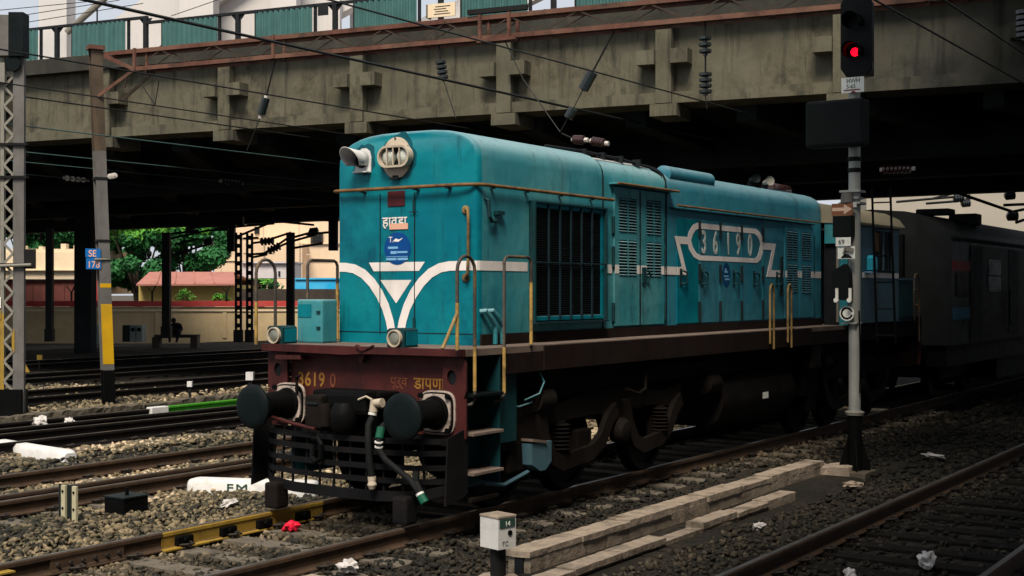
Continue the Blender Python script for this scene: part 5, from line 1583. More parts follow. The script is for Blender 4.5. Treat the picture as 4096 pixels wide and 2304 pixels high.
#@@MASTS
# ------------------------------------------------------------------ masts
M2 = thing('overhead_mast', (-14.28, 9.02, GZ), 'steel mast with yellow band and blue SE 178 sign', 'mast', 'overhead line masts')
def lean(p):
    k_ = (p.z - 0) / 7.5
    return Vector((p.x - 0.24 * k_, p.y - 0.16 * k_, p.z))
mo = Vector((-14.28, 9.02, 0))
k = MB()
def Ibeam(k, x, y, ang, w, d, tf, tw, z0, z1):
    u = Vector((math.cos(ang), math.sin(ang), 0))
    v = Vector((-u.y, u.x, 0))
    c = Vector((x, y, (z0 + z1) / 2))
    k.obox(c + v * (d / 2 - tf / 2), u, v, UZ, w, tf, z1 - z0)
    k.obox(c - v * (d / 2 - tf / 2), u, v, UZ, w, tf, z1 - z0)
    k.obox(c, u, v, UZ, tw, d - 2 * tf, z1 - z0)
IA = R(66)
Ibeam(k, mo.x, mo.y, IA, 0.24, 0.22, 0.02, 0.014, 0.55, 5.30)
k.build('shaft', MAST, M2, fn=lean)
k = MB()
Ibeam(k, mo.x, mo.y, IA, 0.241, 0.221, 0.021, 0.015, 5.301, 7.50)
k.build('rusty_top', MASTT, M2, fn=lean)
k = MB()
Ibeam(k, mo.x, mo.y, IA, 0.245, 0.225, 0.022, 0.016, -0.4, 0.549)
k.build('tarred_foot', BLACK, M2, fn=lean)
uI = Vector((math.cos(IA), math.sin(IA), 0))
vI = Vector((-uI.y, uI.x, 0))
MB().obox(mo - vI * 0.1125 + UZ * 1.33, uI, vI, UZ, 0.236, 0.004, 1.30).build('yellow_band', YEL, M2, fn=lean)
MB().obox(mo - vI * 0.1125 + UZ * 2.38, uI, vI, UZ, 0.236, 0.004, 0.09).build('yellow_strip', YEL, M2, fn=lean)
for z in (3.35, 2.95, 4.70):
    MB().obox(mo + UZ * z, uI, vI, UZ, 0.27, 0.25, 0.05).build('strap', MASTD, M2, fn=lean)
MB().obox(mo - vI * 0.02 + uI * 0.0 + UZ * 7.53, uI, vI, UZ, 0.34, 0.30, 0.09).build('head_cap', TRUSS, M2, fn=lean)
MB().tube([tuple(mo - vI * 0.13 - uI * 0.22 + UZ * 2.94), tuple(mo - vI * 0.13 + uI * 0.12 + UZ * 2.95)], [0.03, 0.012], 8).build('bracket_arm', LATT, M2, fn=lean)
# blue number sign facing down the line of sight
sc = lean(mo + UZ * 2.91) - RT * 0.17 - FW * 0.16
sg_ = MB().obox(sc + UZ * 0.17, (RT + UZ * -0.03).normalized(), FW, UZ, 0.33, 0.01, 0.19).build('number_sign', SIGNB, M2)
MB().obox(sc - UZ * 0.055 + RT * 0.01, RT, FW, UZ, 0.32, 0.01, 0.24).build('number_sign_lower', SIGNB, sg_)
text('lettering', 'SE', 0.20, sc - RT * 0.10 - FW * 0.007 + UZ * 0.095, RT, UZ, PEACH, sg_, sx=0.92, depth=0.002)
text('lettering', '178', 0.20, sc - RT * 0.125 - FW * 0.007 - UZ * 0.145, RT, UZ, PEACH, sg_, sx=0.92, depth=0.002)

# lattice mast at the left edge
M1 = thing('lattice_mast', (-12.2, 5.2, GZ), 'pale lattice mast with a grey counterweight head at the left edge', 'mast', 'overhead line masts')
c1 = Vector((-12.2, 5.2, 0))
def m1p(a, b, z):                                         # a across the line of sight, b away
    return c1 + RT * a + FW * b + UZ * z
MB().obox(m1p(0.095, 0.0, 3.1), RT, FW, UZ, 0.20, 0.09, 6.9).build('channel', MAST, M1)
MB().obox(m1p(-0.205, 0.0, 3.1), RT, FW, UZ, 0.07, 0.09, 6.9).build('channel', LATT, M1)
k1 = None
for i in range(17):
    z = 0.25 + i * 0.36
    MB().bar(m1p(-0.17, -0.05, z), m1p(0.0, -0.05, z + 0.18), 0.045, 0.012, up=FW).build('lacing_bar', LATT, M1)
    MB().bar(m1p(0.0, -0.052, z + 0.18), m1p(-0.17, -0.052, z + 0.36), 0.045, 0.012, up=FW).build('lacing_bar', LATT, M1)
MB().obox(m1p(-0.10, 0, 0.1), RT, FW, UZ, 0.56, 0.30, 0.72).build('tarred_foot', BLACK, M1)
MB().obox(m1p(0.30, 0, -0.05), RT, FW, UZ, 0.36, 0.2, 0.16).build('foot_bracket', BLACK, M1)
MB().obox(m1p(0.09, -0.02, 6.95), RT, FW, UZ, 0.27, 0.30, 0.80).build('counterweight_box', BUFFER, M1)
MB().obox(m1p(-0.19, -0.02, 6.93), RT, FW, UZ, 0.29, 0.30, 0.74).build('counterweight_box', MAST, M1)
MB().obox(m1p(-0.25, -0.1, 6.25), RT, FW, UZ, 0.26, 0.1, 0.36).build('pulley_plate', LATT, M1)
MB().lathe(m1p(0.02, -0.14, 6.42), FW, [(0, 0.14), (0.03, 0.15), (0.05, 0.12)], 18).build('pulley', BUFFER, M1)
for z in (4.95, 4.35, 2.75):
    MB().obox(m1p(0.0, -0.02, z), RT, FW, UZ, 0.52, 0.14, 0.045).build('strap', MASTD, M1)
MB().tube([tuple(m1p(-0.25, -0.1, 2.72)), tuple(m1p(0.35, -0.1, 2.74))], 0.03, 8).build('bracket_arm', LATT, M1)
MB().obox(m1p(0.30, -0.02, 2.85), RT, FW, UZ, 0.20, 0.05, 0.36).build('dark_plate', MASTD, M1)
MB().obox(m1p(-0.20, -0.056, 1.1), RT, FW, UZ, 0.072, 0.004, 1.5).build('yellow_band', YELD, M1)
MB().obox(m1p(0.005, -0.056, 1.35), RT, FW, UZ, 0.05, 0.004, 0.42).build('yellow_patch', YELD, M1)
np_ = MB().obox(m1p(-0.30, -0.07, 1.83), RT, FW, UZ, 0.17, 0.006, 0.18).build('yellow_plate', YELD, M1)
text('lettering', '7/', 0.13, m1p(-0.36, -0.075, 1.78), RT, UZ, MASTD, np_, depth=0.001)
MB().obox(m1p(-0.30, -0.07, 2.05), RT, FW, UZ, 0.17, 0.006, 0.20).build('pale_plate', PLATE, M1)

# the portal boom carried by the second mast
BT = thing('portal_boom', (-6, 10.4, 7.0), 'rust red lattice boom spanning the tracks in front of the overpass', 'portal boom')
tm = 0.166
tdir = Vector((1, tm, 0)).normalized()
tn = Vector((-tdir.y, tdir.x, 0))
def bp(s, o, z):                                          # s metres along from the mast, o back, z height
    return Vector((-14.45, 8.93, z)) + tdir * s + tn * o
L_ = 24.0
for o, z, nm in ((0, 7.40, 'top_chord'), (0.40, 7.40, 'top_chord'), (0, 7.02, 'bottom_chord'), (0.40, 7.02, 'bottom_chord')):
    s0 = 0.0 if z > 7.2 else 0.95
    k = MB().bar(bp(s0, o, z), bp(L_, o, z), 0.012, 0.085)
    k.bar(bp(s0, o + (0.04 if o == 0 else -0.04), z + (0.04 if z < 7.2 else 0.04)), bp(L_, o + (0.04 if o == 0 else -0.04), z + 0.04), 0.08, 0.012)
    k.build(nm, TRUSS, BT)
n = 34
for i in range(n):
    s = 0.95 + i * (L_ - 0.95) / n
    e = (L_ - 0.95) / n
    for o in (0.0, 0.40):
        a, b = (7.05, 7.37) if i % 2 == 0 else (7.37, 7.05)
        MB().bar(bp(s, o + 0.015, a), bp(s + e, o + 0.015, b), 0.010, 0.024).build('lacing_bar', TRUSSD, BT)
    if i % 2 == 0:
        MB().bar(bp(s, 0.02, 7.45), bp(s + e, 0.38, 7.45), 0.03, 0.01).build('top_lacing', TRUSSD, BT)
        MB().bar(bp(s, 0.38, 7.03), bp(s + e, 0.02, 7.03), 0.03, 0.01).build('bottom_lacing', TRUSSD, BT)
for s in (0.95, 4.5, 9.15, 9.75, 17.2, 17.8):
    for o in (0.0, 0.40):
        MB().bar(bp(s, o - 0.01, 6.98), bp(s, o - 0.01, 7.46), 0.05, 0.06, up=X1).build('post', TRUSS, BT)
MB().bar(bp(0.12, -0.01, 7.36), bp(0.95, -0.01, 7.0), 0.02, 0.08).build('knee_brace', TRUSS, BT)
MB().bar(bp(-0.05, -0.12, 6.42), bp(0.95, -0.02, 7.0), 0.02, 0.07).build('knee_brace', TRUSS, BT)
MB().bar(bp(0.30, 0.35, 6.42), bp(1.15, 0.38, 7.0), 0.02, 0.07).build('knee_brace', TRUSSD, BT)
MB().bar(bp(0.55, 0.15, 6.65), bp(0.62, 0.15, 6.9), 0.02, 0.02).build('knee_tie', TRUSSD, BT)
MB().bar(bp(8.9, 0.0, 7.52), bp(10.1, 0.05, 7.53), 0.10, 0.09).build('splice', MASTD, BT)
MB().bar(bp(9.1, -0.02, 6.96), bp(9.9, -0.02, 6.97), 0.06, 0.06).build('splice', TRUSS, BT)

# ------------------------------------------------------------------ insulators and wires
def insulator(name, p, q, n, r, m, lab, caps=True, rod=0.018, grp='insulator strings of the overhead line', lead0=None, lead1=None):
    p, q = Vector(p), Vector(q)
    t = thing(name, (p + q) / 2, lab, 'insulator', grp)
    k = MB()
    d = (q - p)
    k.cyl(p, q, r * 0.35, n=8)
    for i in range(n):
        c = p + d * ((i + 0.5) / n)
        k.lathe(c, d, [(-0.3 * d.length / n, r * 0.4), (-0.05, r), (0.0, r), (0.02, r * 0.5)], 14)
    k.build('sheds', m, t, smooth=50)
    if caps:
        for e, dd in ((p, -1), (q, 1)):
            MB().cyl(e, e + d.normalized() * 0.07 * dd, r * 0.5, n=8).build('end_cap', INSW, t)
    if lead0 is not None:
        MB().tube([lead0, p], rod, 6).build('hanger_rod', MASTD, t)
    if lead1 is not None:
        MB().tube([q, lead1], rod * 0.5, 6).build('drop_wire', WIRE, t)
    return t
insulator('hanging_insulator', (-6.30, 10.36, 6.66), (-6.24, 10.38, 6.28), 4, 0.10, INSB, 'four disc insulator hanging left of the locomotive headlamp', False, lead0=(-6.34, 10.36, 7.0), lead1=(-5.98, 10.42, 5.55))
insulator('hanging_insulator', (-1.17, 11.22, 6.72), (-1.16, 11.22, 6.38), 3, 0.11, INSB, 'upper black string of the double insulator over the engine hood', False, lead0=(-1.17, 11.22, 7.0))
insulator('hanging_insulator', (-1.16, 11.22, 6.08), (-1.16, 11.22, 5.68), 4, 0.11, INSB, 'lower black string of the double insulator over the engine hood', False, lead0=(-1.16, 11.22, 6.38), lead1=(-1.14, 11.24, 5.45))
insulator('strut_insulator', (-10.26, 9.70, 6.18), (-10.37, 9.68, 5.86), 7, 0.085, INSB, 'slanting insulator on the strut nearest the pale mast', True, lead0=(-10.02, 9.74, 6.98), lead1=(-10.72, 9.63, 5.15))
insulator('strut_insulator', (-3.25, 10.87, 6.22), (-3.43, 10.84, 5.92), 8, 0.10, INSB, 'slanting insulator on the strut above the nose hood', False, lead0=(-2.83, 10.94, 6.95), lead1=(-3.62, 10.81, 5.58))
insulator('strut_insulator', (-3.62, 10.81, 5.58), (-3.72, 10.79, 5.42), 4, 0.085, INSB, 'short insulator at the lower end of the strut above the nose', False, lead1=(-3.86, 10.76, 5.18))
insulator('line_insulator', (-3.62, 10.9, 5.04), (-3.42, 10.9, 5.02), 4, 0.085, INSR, 'brown insulator above the nose roof, the left one of the pair', True, lead0=(-3.86, 10.8, 5.16))
insulator('line_insulator', (-3.26, 10.95, 4.99), (-3.02, 10.95, 4.94), 4, 0.085, INSR, 'brown insulator above the nose roof, the right one of the pair', True)
def line(name, pts, r, m, lab, grp='overhead wires along the tracks'):
    o = MB().tube(pts, r, 6).build(name, m)
    return tag(o, lab, 'wire', grp)
def along(x, z, y0, y1, sag=0.0, x1=None, z1=None):
    x1 = x if x1 is None else x1
    z1 = z if z1 is None else z1
    return [(x + (x1 - x) * t_ / 12, y0 + (y1 - y0) * t_ / 12, z + (z1 - z) * t_ / 12 - 4 * sag * (t_ / 12) * (1 - t_ / 12)) for t_ in range(13)]
line('feeder_cable', along(-4.95, 5.92, -6, 40, 0, -4.45, 5.90), 0.023, WIRE, 'thick black cable slanting across the whole parapet')
line('overhead_wire', along(-2.45, 5.92, -6, 40, 0, -1.75, 5.90), 0.013, WIRE, 'black wire crossing the boom joint towards the engine hood')
line('overhead_wire', along(-8.85, 5.90, -6, 40, 0, -7.6, 5.90), 0.014, WIRE, 'wire from the counterweight head to the foot of the slanting strut')
line('overhead_wire', along(-11.45, 5.90, -6, 45, 0, -11.0, 5.90), 0.013, WIRE, 'upper of two close wires below the knee brace')
line('overhead_wire', along(-12.55, 5.90, -6, 45, 0, -12.2, 5.90), 0.015, WIRE, 'lower of two close wires below the knee brace')
line('overhead_wire', along(-12.95, 5.40, -6, 50, 0, -12.1, 5.38), 0.013, WIREB, 'greenish wire along the lower edge of the overpass')
line('overhead_wire', along(-17.0, 5.40, -6, 55, 0, -15.8, 5.36), 0.013, WIREB, 'upper greenish wire across the dark underside')
line('overhead_wire', along(-18.62, 5.40, -6, 55, 0, -18.9, 5.36), 0.013, WIREB, 'lower greenish wire across the dark underside')
line('overhead_wire', along(-21.1, 5.40, -2, 55, 0, -22.9, 5.36), 0.014, WIREB, 'faint wire lowest across the dark underside')
line('overhead_wire', along(3.3, 5.90, -6, 30, 0, 3.6, 5.90), 0.014, WIRE, 'wire descending right of the red signal head')
line('overhead_wire', along(4.74, 5.40, -6, 12, 0), 0.012, WIRE, 'short wire in the top right corner beside the dark insulator')
for i, (x, y, z) in enumerate(((-11.3, 8.6, 5.9), (-11.3, 12.0, 5.9), (-8.5, 6.0, 5.9), (-8.4, 9.0, 5.9))):
    pass
line('hanger_wire', [(-13.55, 9.15, 6.9), (-13.35, 9.25, 6.55), (-13.18, 9.35, 6.25)], 0.012, WIRE, 'short tie wire hanging from the knee of the boom', 'short hangers by the pale mast')
line('hanger_wire', [(-13.0, 9.3, 6.75), (-13.08, 9.32, 6.5), (-13.18, 9.35, 6.25)], 0.012, WIRE, 'second short tie wire forming a V with its neighbour', 'short hangers by the pale mast')
line('stay_wire', [(-5.0, 10.6, 7.0), (-4.6, 10.65, 6.2), (-3.86, 10.76, 5.18)], 0.011, WIRE, 'thin stay slanting from the boom joint to the nose roof', 'short hangers by the pale mast')
insulator('line_insulator', (-18.75, 16.6, 5.39), (-18.77, 17.4, 5.385), 6, 0.075, INSB, 'insulator in the lower wire just right of the yellow banded mast', True, grp='insulators in the shaded wires')
insulator('line_insulator', (-21.6, 13.5, 5.39), (-21.7, 14.3, 5.385), 4, 0.075, INSW, 'pale insulator in the wire between the two masts', True, grp='insulators in the shaded wires')
insulator('line_insulator', (-13.55, 8.6, 4.70), (-14.05, 8.85, 4.72), 3, 0.06, INSW, 'stub insulator clamped on the left side of the mast', True, grp='insulators in the shaded wires')
insulator('line_insulator', (0.2, 16.8, 4.75), (0.75, 16.9, 4.75), 7, 0.09, INSR, 'insulator in the dark under the overpass above the engine hood', True, grp='insulators in the shaded wires')
insulator('hanging_insulator', (4.55, 9.4, 6.15), (4.55, 9.4, 5.75), 5, 0.13, INSB, 'dim insulator near the top right corner', False, lead1=(4.58, 9.4, 5.35))

#@@BRIDGE
# ------------------------------------------------------------------ road overpass
BM_, BC = 0.1748, 15.40
bd_ = Vector((1, BM_, 0)).normalized()
bn_ = Vector((-bd_.y, bd_.x, 0))
B0 = Vector((0, BC, 0))
B0 = bn_ * B0.dot(bn_)                                    # foot of the face line, so that s agrees along the face
BG = thing('road_overpass', (-6, 16, 6.2), 'stained concrete road overpass with cross shaped pilasters', 'overpass')
def bq(s, o, z):
    return B0 + bd_ * s + bn_ * o + UZ * z
def bbox(k, s0, s1, o0, o1, z0, z1):
    return k.obox(bq((s0 + s1) / 2, (o0 + o1) / 2, (z0 + z1) / 2), bd_, bn_, UZ, s1 - s0, o1 - o0, z1 - z0)
SL, SR = -46, 15
pil = [-15.88 - 3.68 * i for i in range(1, 8)][::-1] + [-15.86, -12.2, -8.5, -4.78, -1.14, 2.5, 6.15, 9.8]
CONC_SHADE = mat('shaded_bridge_concrete', (0.052, 0.052, 0.042), 0.9, var=0.25, scale=1.4, dirt=(0.020, 0.022, 0.020), dirt_amt=0.9, dirt_scale=0.8,
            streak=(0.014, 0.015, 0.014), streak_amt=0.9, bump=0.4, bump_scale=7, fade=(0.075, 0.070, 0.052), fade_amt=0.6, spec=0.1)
cuts = [SL] + pil[1:-1] + [SR]
for a, b in zip(cuts[:-1], cuts[1:]):                     # cast bay by bay; shade put into the colour of the right-hand bays
    m_ = CONC_SHADE if a > 2 else CONC
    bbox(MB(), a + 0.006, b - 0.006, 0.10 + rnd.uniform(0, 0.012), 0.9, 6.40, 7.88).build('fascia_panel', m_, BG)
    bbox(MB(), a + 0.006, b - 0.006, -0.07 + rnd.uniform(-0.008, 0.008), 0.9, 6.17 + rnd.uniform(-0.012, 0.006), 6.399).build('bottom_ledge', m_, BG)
bbox(MB(), SL, SR, -0.22, 0.9, 7.881, 8.26).build('cornice', CONC2, BG)
for s in pil:
    k = bbox(MB(), s - 0.17, s + 0.17, -0.14, 0.098, 6.40, 7.88)
    CP = CONC_SHADE if s > 3 else CONC
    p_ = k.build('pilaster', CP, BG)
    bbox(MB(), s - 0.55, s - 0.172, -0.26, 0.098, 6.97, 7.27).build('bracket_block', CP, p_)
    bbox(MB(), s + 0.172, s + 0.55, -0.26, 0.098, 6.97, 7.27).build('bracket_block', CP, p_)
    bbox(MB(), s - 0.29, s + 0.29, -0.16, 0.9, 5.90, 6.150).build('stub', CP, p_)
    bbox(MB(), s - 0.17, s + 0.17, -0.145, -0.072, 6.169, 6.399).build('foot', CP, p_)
# deck and the sooty girders beneath it, far edge askew to the near one
FR, FL = far(ac(2400, 40.5), 40.5), far(ac(500, 60.5), 60.5)
fd = (FR - FL).normalized()
FA, FB = FL - fd * 60, FR + fd * 30
NA, NB = bq(SL, 0.9, 0), bq(SR, 0.9, 0)
k = MB()
quad = [NA, NB, FB, FA]
k.add([Vector((p.x, p.y, z)) for z in (6.45, 7.9) for p in quad], [(3, 2, 1, 0), (4, 5, 6, 7), (0, 1, 5, 4), (1, 2, 6, 5), (2, 3, 7, 6), (3, 0, 4, 7)])
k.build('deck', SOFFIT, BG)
for i in range(26):
    f_ = i / 25
    a, b = NA.lerp(NB, f_), FA.lerp(FB, f_)
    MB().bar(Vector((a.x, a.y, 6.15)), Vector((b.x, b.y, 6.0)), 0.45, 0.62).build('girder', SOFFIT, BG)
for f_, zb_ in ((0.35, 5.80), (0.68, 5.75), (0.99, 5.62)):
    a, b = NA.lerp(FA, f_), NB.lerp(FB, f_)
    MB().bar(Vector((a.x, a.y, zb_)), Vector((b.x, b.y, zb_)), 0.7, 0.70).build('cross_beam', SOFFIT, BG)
# sooty columns
for (u, w, d) in ((215, 42, 52), (-160, 60, 50), (-500, 60, 54)):
    c = far(ac(u, d), d, 0)
    MB().obox(c + UZ * 2.7, RT, FW, UZ, w * 3.06e-4 * d, 0.7, 6.1).build('column', SOFFIT, BG)
# parapet fence: posts, rails and corrugated sheets
FE = thing('parapet_fence', tuple(bq(-8, 0.1, 8.26)), 'dark steel parapet fence with green corrugated sheets on the overpass', 'fence')
posts = [-25.9, -23.13, -20.37, -17.60, -14.72, -11.93, -9.19, -6.42, -3.68, -1.04, 1.72, 4.5, 7.3]
def ftop(s):
    return 9.17 if s < -14.7 else 9.03
def sheet(s0, s1, z0, z1):
    vs, fs = [], []
    n = int((s1 - s0) / 0.15) * 8
    for i in range(n + 1):
        s = s0 + (s1 - s0) * i / n
        o = 0.02 + 0.038 * math.sin(2 * math.pi * (s - s0) / 0.15)
        vs += [bq(s, o, z0), bq(s, o, z1), bq(s, o + 0.003, z1), bq(s, o + 0.003, z0)]
    for i in range(n):
        a = 4 * i
        for j in range(4):
            fs.append((a + j, a + 4 + j, a + 4 + (j + 1) % 4, a + (j + 1) % 4))
    return MB().add(vs, fs).build('corrugated_sheet', CORR, FE, smooth=60)
for i, s in enumerate(posts):
    zt = ftop(s - 0.1)
    k = bbox(MB(), s - 0.055, s + 0.055, 0.03, 0.12, 8.262, zt)
    for sg in (-1, 1):
        k.prism([(0.055 * sg, zt - 0.06), (0.20 * sg, zt - 0.06), (0.055 * sg, zt - 0.22)], bq(s, 0.09, 0), bd_, UZ, 0.02)
    k.build('post', STEEL, FE)
    if i < len(posts) - 1:
        t_ = posts[i + 1]
        zt = ftop(s + 0.05)
        bbox(MB(), s + (0.056 if zt < 9.1 or True else 0), t_ - 0.056, 0.03, 0.11, zt - 0.065, zt).build('top_rail', STEEL, FE)
        bbox(MB(), s + 0.056, t_ - 0.056, 0.04, 0.10, 8.263, 8.31).build('bottom_rail', STEEL, FE)
        a, b = s + 0.52, t_ - 0.55
        for e in (a, b):
            bbox(MB(), e - 0.03, e + 0.03, 0.055, 0.115, 8.311, zt - 0.066).build('mullion', STEEL, FE)
        sheet(a + 0.03, b - 0.03, 8.315, zt - 0.07)
t = thing('fence_sign', tuple(bq(-9.45, -0.03, 8.8)), 'small dark plate fixed in the gap beside a parapet post', 'sign')
bbox(MB(), -9.60, -9.32, -0.03, -0.015, 8.72, 8.95).build('plate', STEEL, t)
t = thing('notice_board', tuple(bq(-6.2, -0.03, 8.6)), 'cream notice board hung on the parapet above the headlamp', 'sign')
bbox(MB(), -6.56, -5.88, -0.30, -0.27, 8.36, 8.66).build('board', SANDW, t)
for j in range(4):
    bbox(MB(), -6.40 + 0.03 * (j % 2), -6.0 - 0.05 * (j % 3), -0.306, -0.301, 8.42 + j * 0.055, 8.435 + j * 0.055).build('print_line', MASTD, t)
bbox(MB(), -6.60, -6.561, -0.30, -0.12, 8.36, 8.66).build('side_panel', KERB, t)

# ------------------------------------------------------------------ the tall cable bridge far behind
CB = thing('cable_bridge', far(-18, 120, 0), 'pale cable stayed bridge with sloping legs behind the overpass', 'bridge')
D = 120
def cbx(u0, u1, v0, v1, nm='tower_leg', d=D, t=2.5):
    fbox(MB(), ac(u0, d), ac(u1, d), d, d + t, zc(v1, d), zc(v0, d)).build(nm, PYLON, CB)
cbx(97, 167, -260, 240)
cbx(452, 536, -260, 240)
cbx(680, 745, -200, 240)
cbx(880, 940, -200, 240, d=130)
def slope(p, q, w, d, nm='sloping_beam'):
    MB().bar(far(ac(p[0], d), d, zc(p[1], d)), far(ac(q[0], d), d, zc(q[1], d)), 2.2, w, up=UZ).build(nm, PYLON, CB)
slope((150, 235), (760, -210), 4.6, 124)
slope((380, 235), (1120, -165), 4.4, 127)
slope((880, 190), (1500, -120), 3.4, 130)
fbox(MB(), ac(-300, D), ac(1060, D), D + 6, D + 14, zc(128, D), zc(60, D)).build('deck', PYLON, CB)
fbox(MB(), ac(450, D), ac(840, D), D + 4, D + 5.5, zc(128, D), zc(-40, D)).build('tower_wall', PYLON, CB)
MB().tube([tuple(far(ac(167, 119), 119, zc(82, 119))), tuple(far(ac(280, 119), 119, zc(-20, 119)))], 0.30, 10).build('stay_tube', LATT, CB)
for (a, b) in (((-50, 55), (300, 0)), ((-50, 75), (360, 8)), ((-50, 30), (240, 2)), ((430, 40), (560, -5)), ((1500, 90), (1700, -20))):
    MB().tube([tuple(far(ac(a[0], 118), 118, zc(a[1], 118))), tuple(far(ac(b[0], 118), 118, zc(b[1], 118)))], 0.035, 6).build('stay_cable', MASTD, CB)
MB().tube([tuple(far(ac(244, 100), 100, zc(100, 100))), tuple(far(ac(244, 100), 100, zc(20, 100)))], 0.06, 6).build('lamp_pole', MASTD, CB)

#@@BACK
# ------------------------------------------------------------------ beyond the overpass
def fb(u0, u1, v0, v1, d, t, nm, m, par):
    return fbox(MB(), ac(u0, d), ac(u1, d), d, d + t, zc(v1, d), zc(v0, d)).build(nm, m, par)
BW = thing('boundary_wall', far(0, 66, 0), 'cream boundary wall with a red coping beyond the overpass', 'wall')
d = 66
fbox(MB(), ac(-500, d), ac(1250, d), d, d + 0.35, -0.4, zc(772, d)).build('wall', CREAMW, BW)
fbox(MB(), ac(-500, d), ac(1250, d), d - 0.12, d + 0.47, zc(771, d), zc(757, d)).build('coping', COPE, BW)
fbox(MB(), ac(-500, d), ac(1250, d), d - 0.06, d - 0.001, zc(783, d), zc(778, d)).build('string_course', SANDW, BW)
for i, u in enumerate(range(-460, 1240, 170)):
    fb(u, u + 10, 785, 850, d - 0.05, 0.049, 'pier', CREAMW, BW)
for u in (180, 383, 570):
    t = thing('wire_bracket', far(ac(u, 65.9), 65.9, zc(757, 66)), 'forked wire bracket on the wall ' + {180: 'before the maroon shed', 383: 'at the corner of the yellow house', 570: 'at the right end of the yellow house'}[u], 'bracket', 'barbed wire brackets')
    MB().bar(far(ac(u, 65.9), 65.9, zc(758, 66)), far(ac(u, 65.9), 65.9, zc(736, 66)), 0.07).build('stem', MASTD, t)
    MB().bar(far(ac(u, 65.9), 65.9, zc(736, 66)), far(ac(u + 9, 65.9), 65.9, zc(718, 66)), 0.06).build('arm', MASTD, t)
    MB().bar(far(ac(u, 65.9), 65.9, zc(736, 66)), far(ac(u - 13, 65.9), 65.9, zc(720, 66)), 0.04).build('arm', MASTD, t)
# big peach block
BP = thing('plaster_building', far(ac(720, 95), 95, 0), 'tall peach plastered building with one dark window', 'building')
d = 95
fb(540, 1400, 380, 780, d, 14, 'wall', PEACHW, BP)
fb(612, 760, 612, 780, d - 3, 2.99, 'lower_wing', PEACHW, BP)
fb(700, 1400, 610, 614, d - 0.15, 0.149, 'string_course', PEACHW, BP)
fb(540, 690, 635, 637, d - 3.05, 0.049 if False else 0.04, 'string_course', PEACHW, BP)
for (u_, v_) in ((560, 597), (560, 655), (770, 640)):
    fb(u_, 840 if v_ > 600 else 690, v_, v_ + 1.5, d - 3.09 if v_ > 630 and u_ > 600 else d - 0.1, 0.08, 'ledge_line', SANDW, BP)
for u_ in (556, 662, 752):
    MB().tube([far(ac(u_, d - 3.2), d - 3.2, zc(760, d)), far(ac(u_, d - 3.2), d - 3.2, zc(548, d))], 0.06, 6).build('drain_pipe', PEACHW, BP)
fb(566, 576, 602, 612, d - 0.5, 0.49, 'cooler_box', CABG, BP)
fb(640, 652, 570, 588, d - 0.12, 0.11, 'window', SIGSIDE, BP)
w_ = fb(781, 812, 585, 612, d - 0.22, 0.21, 'window_frame', BROWNW, BP)
fb(786, 808, 589, 608, d - 0.27, 0.04, 'pane', STEEL, w_)
fb(1000, 1080, 585, 612, d - 0.22, 0.21, 'window_frame', BROWNW, BP)
t = thing('dim_sky_panel', far(ac(2480, 110), 110, 0), 'pale panel standing in for dim sky in the gap above the coach roof', 'building')  # no shed here: added panel standing in for dimmer sky
SKYP = mat('dim_sky_beige', (0.36, 0.325, 0.27), 0.9, var=0.08, scale=0.3, bump=0)
fb(2180, 2900, 440, 760, 110, 8, 'wall', SKYP, t)  # the panel standing in for dim sky
# sand coloured building left
BL = thing('flat_roofed_building', far(ac(130, 80), 80, 0), 'sand coloured flat roofed building with blocks on its parapet', 'building')
d = 80
fb(-420, 232, 634, 706, d, 10, 'upper_wall', SANDW, BL)
fb(-420, 232, 678, 740, d + 0.9, 9, 'lower_wall', SANDW, BL)
fb(-420, 232, 626, 634, d + 0.1, 9.5, 'parapet', SANDW, BL)
fb(-420, 234, 678.5, 680.5, d - 0.25, 1.1, 'sun_shade', SANDW, BL)
for (a, b, c) in ((58, 63, 618), (97, 108, 620), (153, 166, 613), (185, 196, 617), (212, 225, 620)):
    fb(a, b, c, 626, d + 0.2, 0.5, 'parapet_block', SANDW, BL)
for (a, b) in ((-160, -100), (-80, -10), (75, 124), (150, 215)):
    wf = fb(a, b, 681, 704, d + 0.82, 0.079, 'window', SIGSIDE, BL)
    n = 4
    for i in range(n):
        e = (b - a) / n
        fb(a + i * e + 1, a + (i + 1) * e - 1, 683, 703, d + 0.78, 0.03, 'pane', mat('hazy_window_pane', (0.13, 0.19, 0.20), 0.15, var=0.4, scale=0.6, spec=0.6, bump=0), wf)
t = thing('sheet_shed', far(ac(120, 74), 74, 0), 'maroon sheet metal shed behind the shaded wall', 'shed')
d = 74
fb(-420, 192, 703, 765, d, 4, 'wall', REDSH, t)
fb(-420, 193, 701.5, 703.5, d - 0.2, 4.3, 'roof_edge', LATT, t)
for i in range(6):
    fb(-40 + i * 40, -38 + i * 40, 704, 765, d - 0.05, 0.049, 'sheet_rib', REDSH, t)
t = thing('roller_shutter', far(ac(242, 73), 73, 0), 'narrow bright red ribbed shutter right of the maroon shed', 'shutter')
for i in range(9):
    u = 205 + i * 7
    fb(u, u + 5, 705, 765, 73, 0.12 + 0.06 * (i % 2), 'slat', COPE if i % 2 else ROOFR, t)
t = thing('sheet_house', far(ac(470, 72), 72, 0), 'low yellow house under a red sheet roof', 'house')
d = 72
fb(349, 590, 717, 770, d + 0.8, 6, 'wall', YELW, t)
k = MB()
pts = [far(ac(343, d), d, zc(719, d)), far(ac(596, d), d, zc(718, d)), far(ac(587, d + 3.5), d + 3.5, zc(686, d)), far(ac(376, d + 3.5), d + 3.5, zc(686, d))]
back = [far(ac(346, d), d + 7.5, zc(719, d)), far(ac(592, d), d + 7.5, zc(719, d))]
up = [p + UZ * 0.10 for p in pts + back]
pts = pts + back
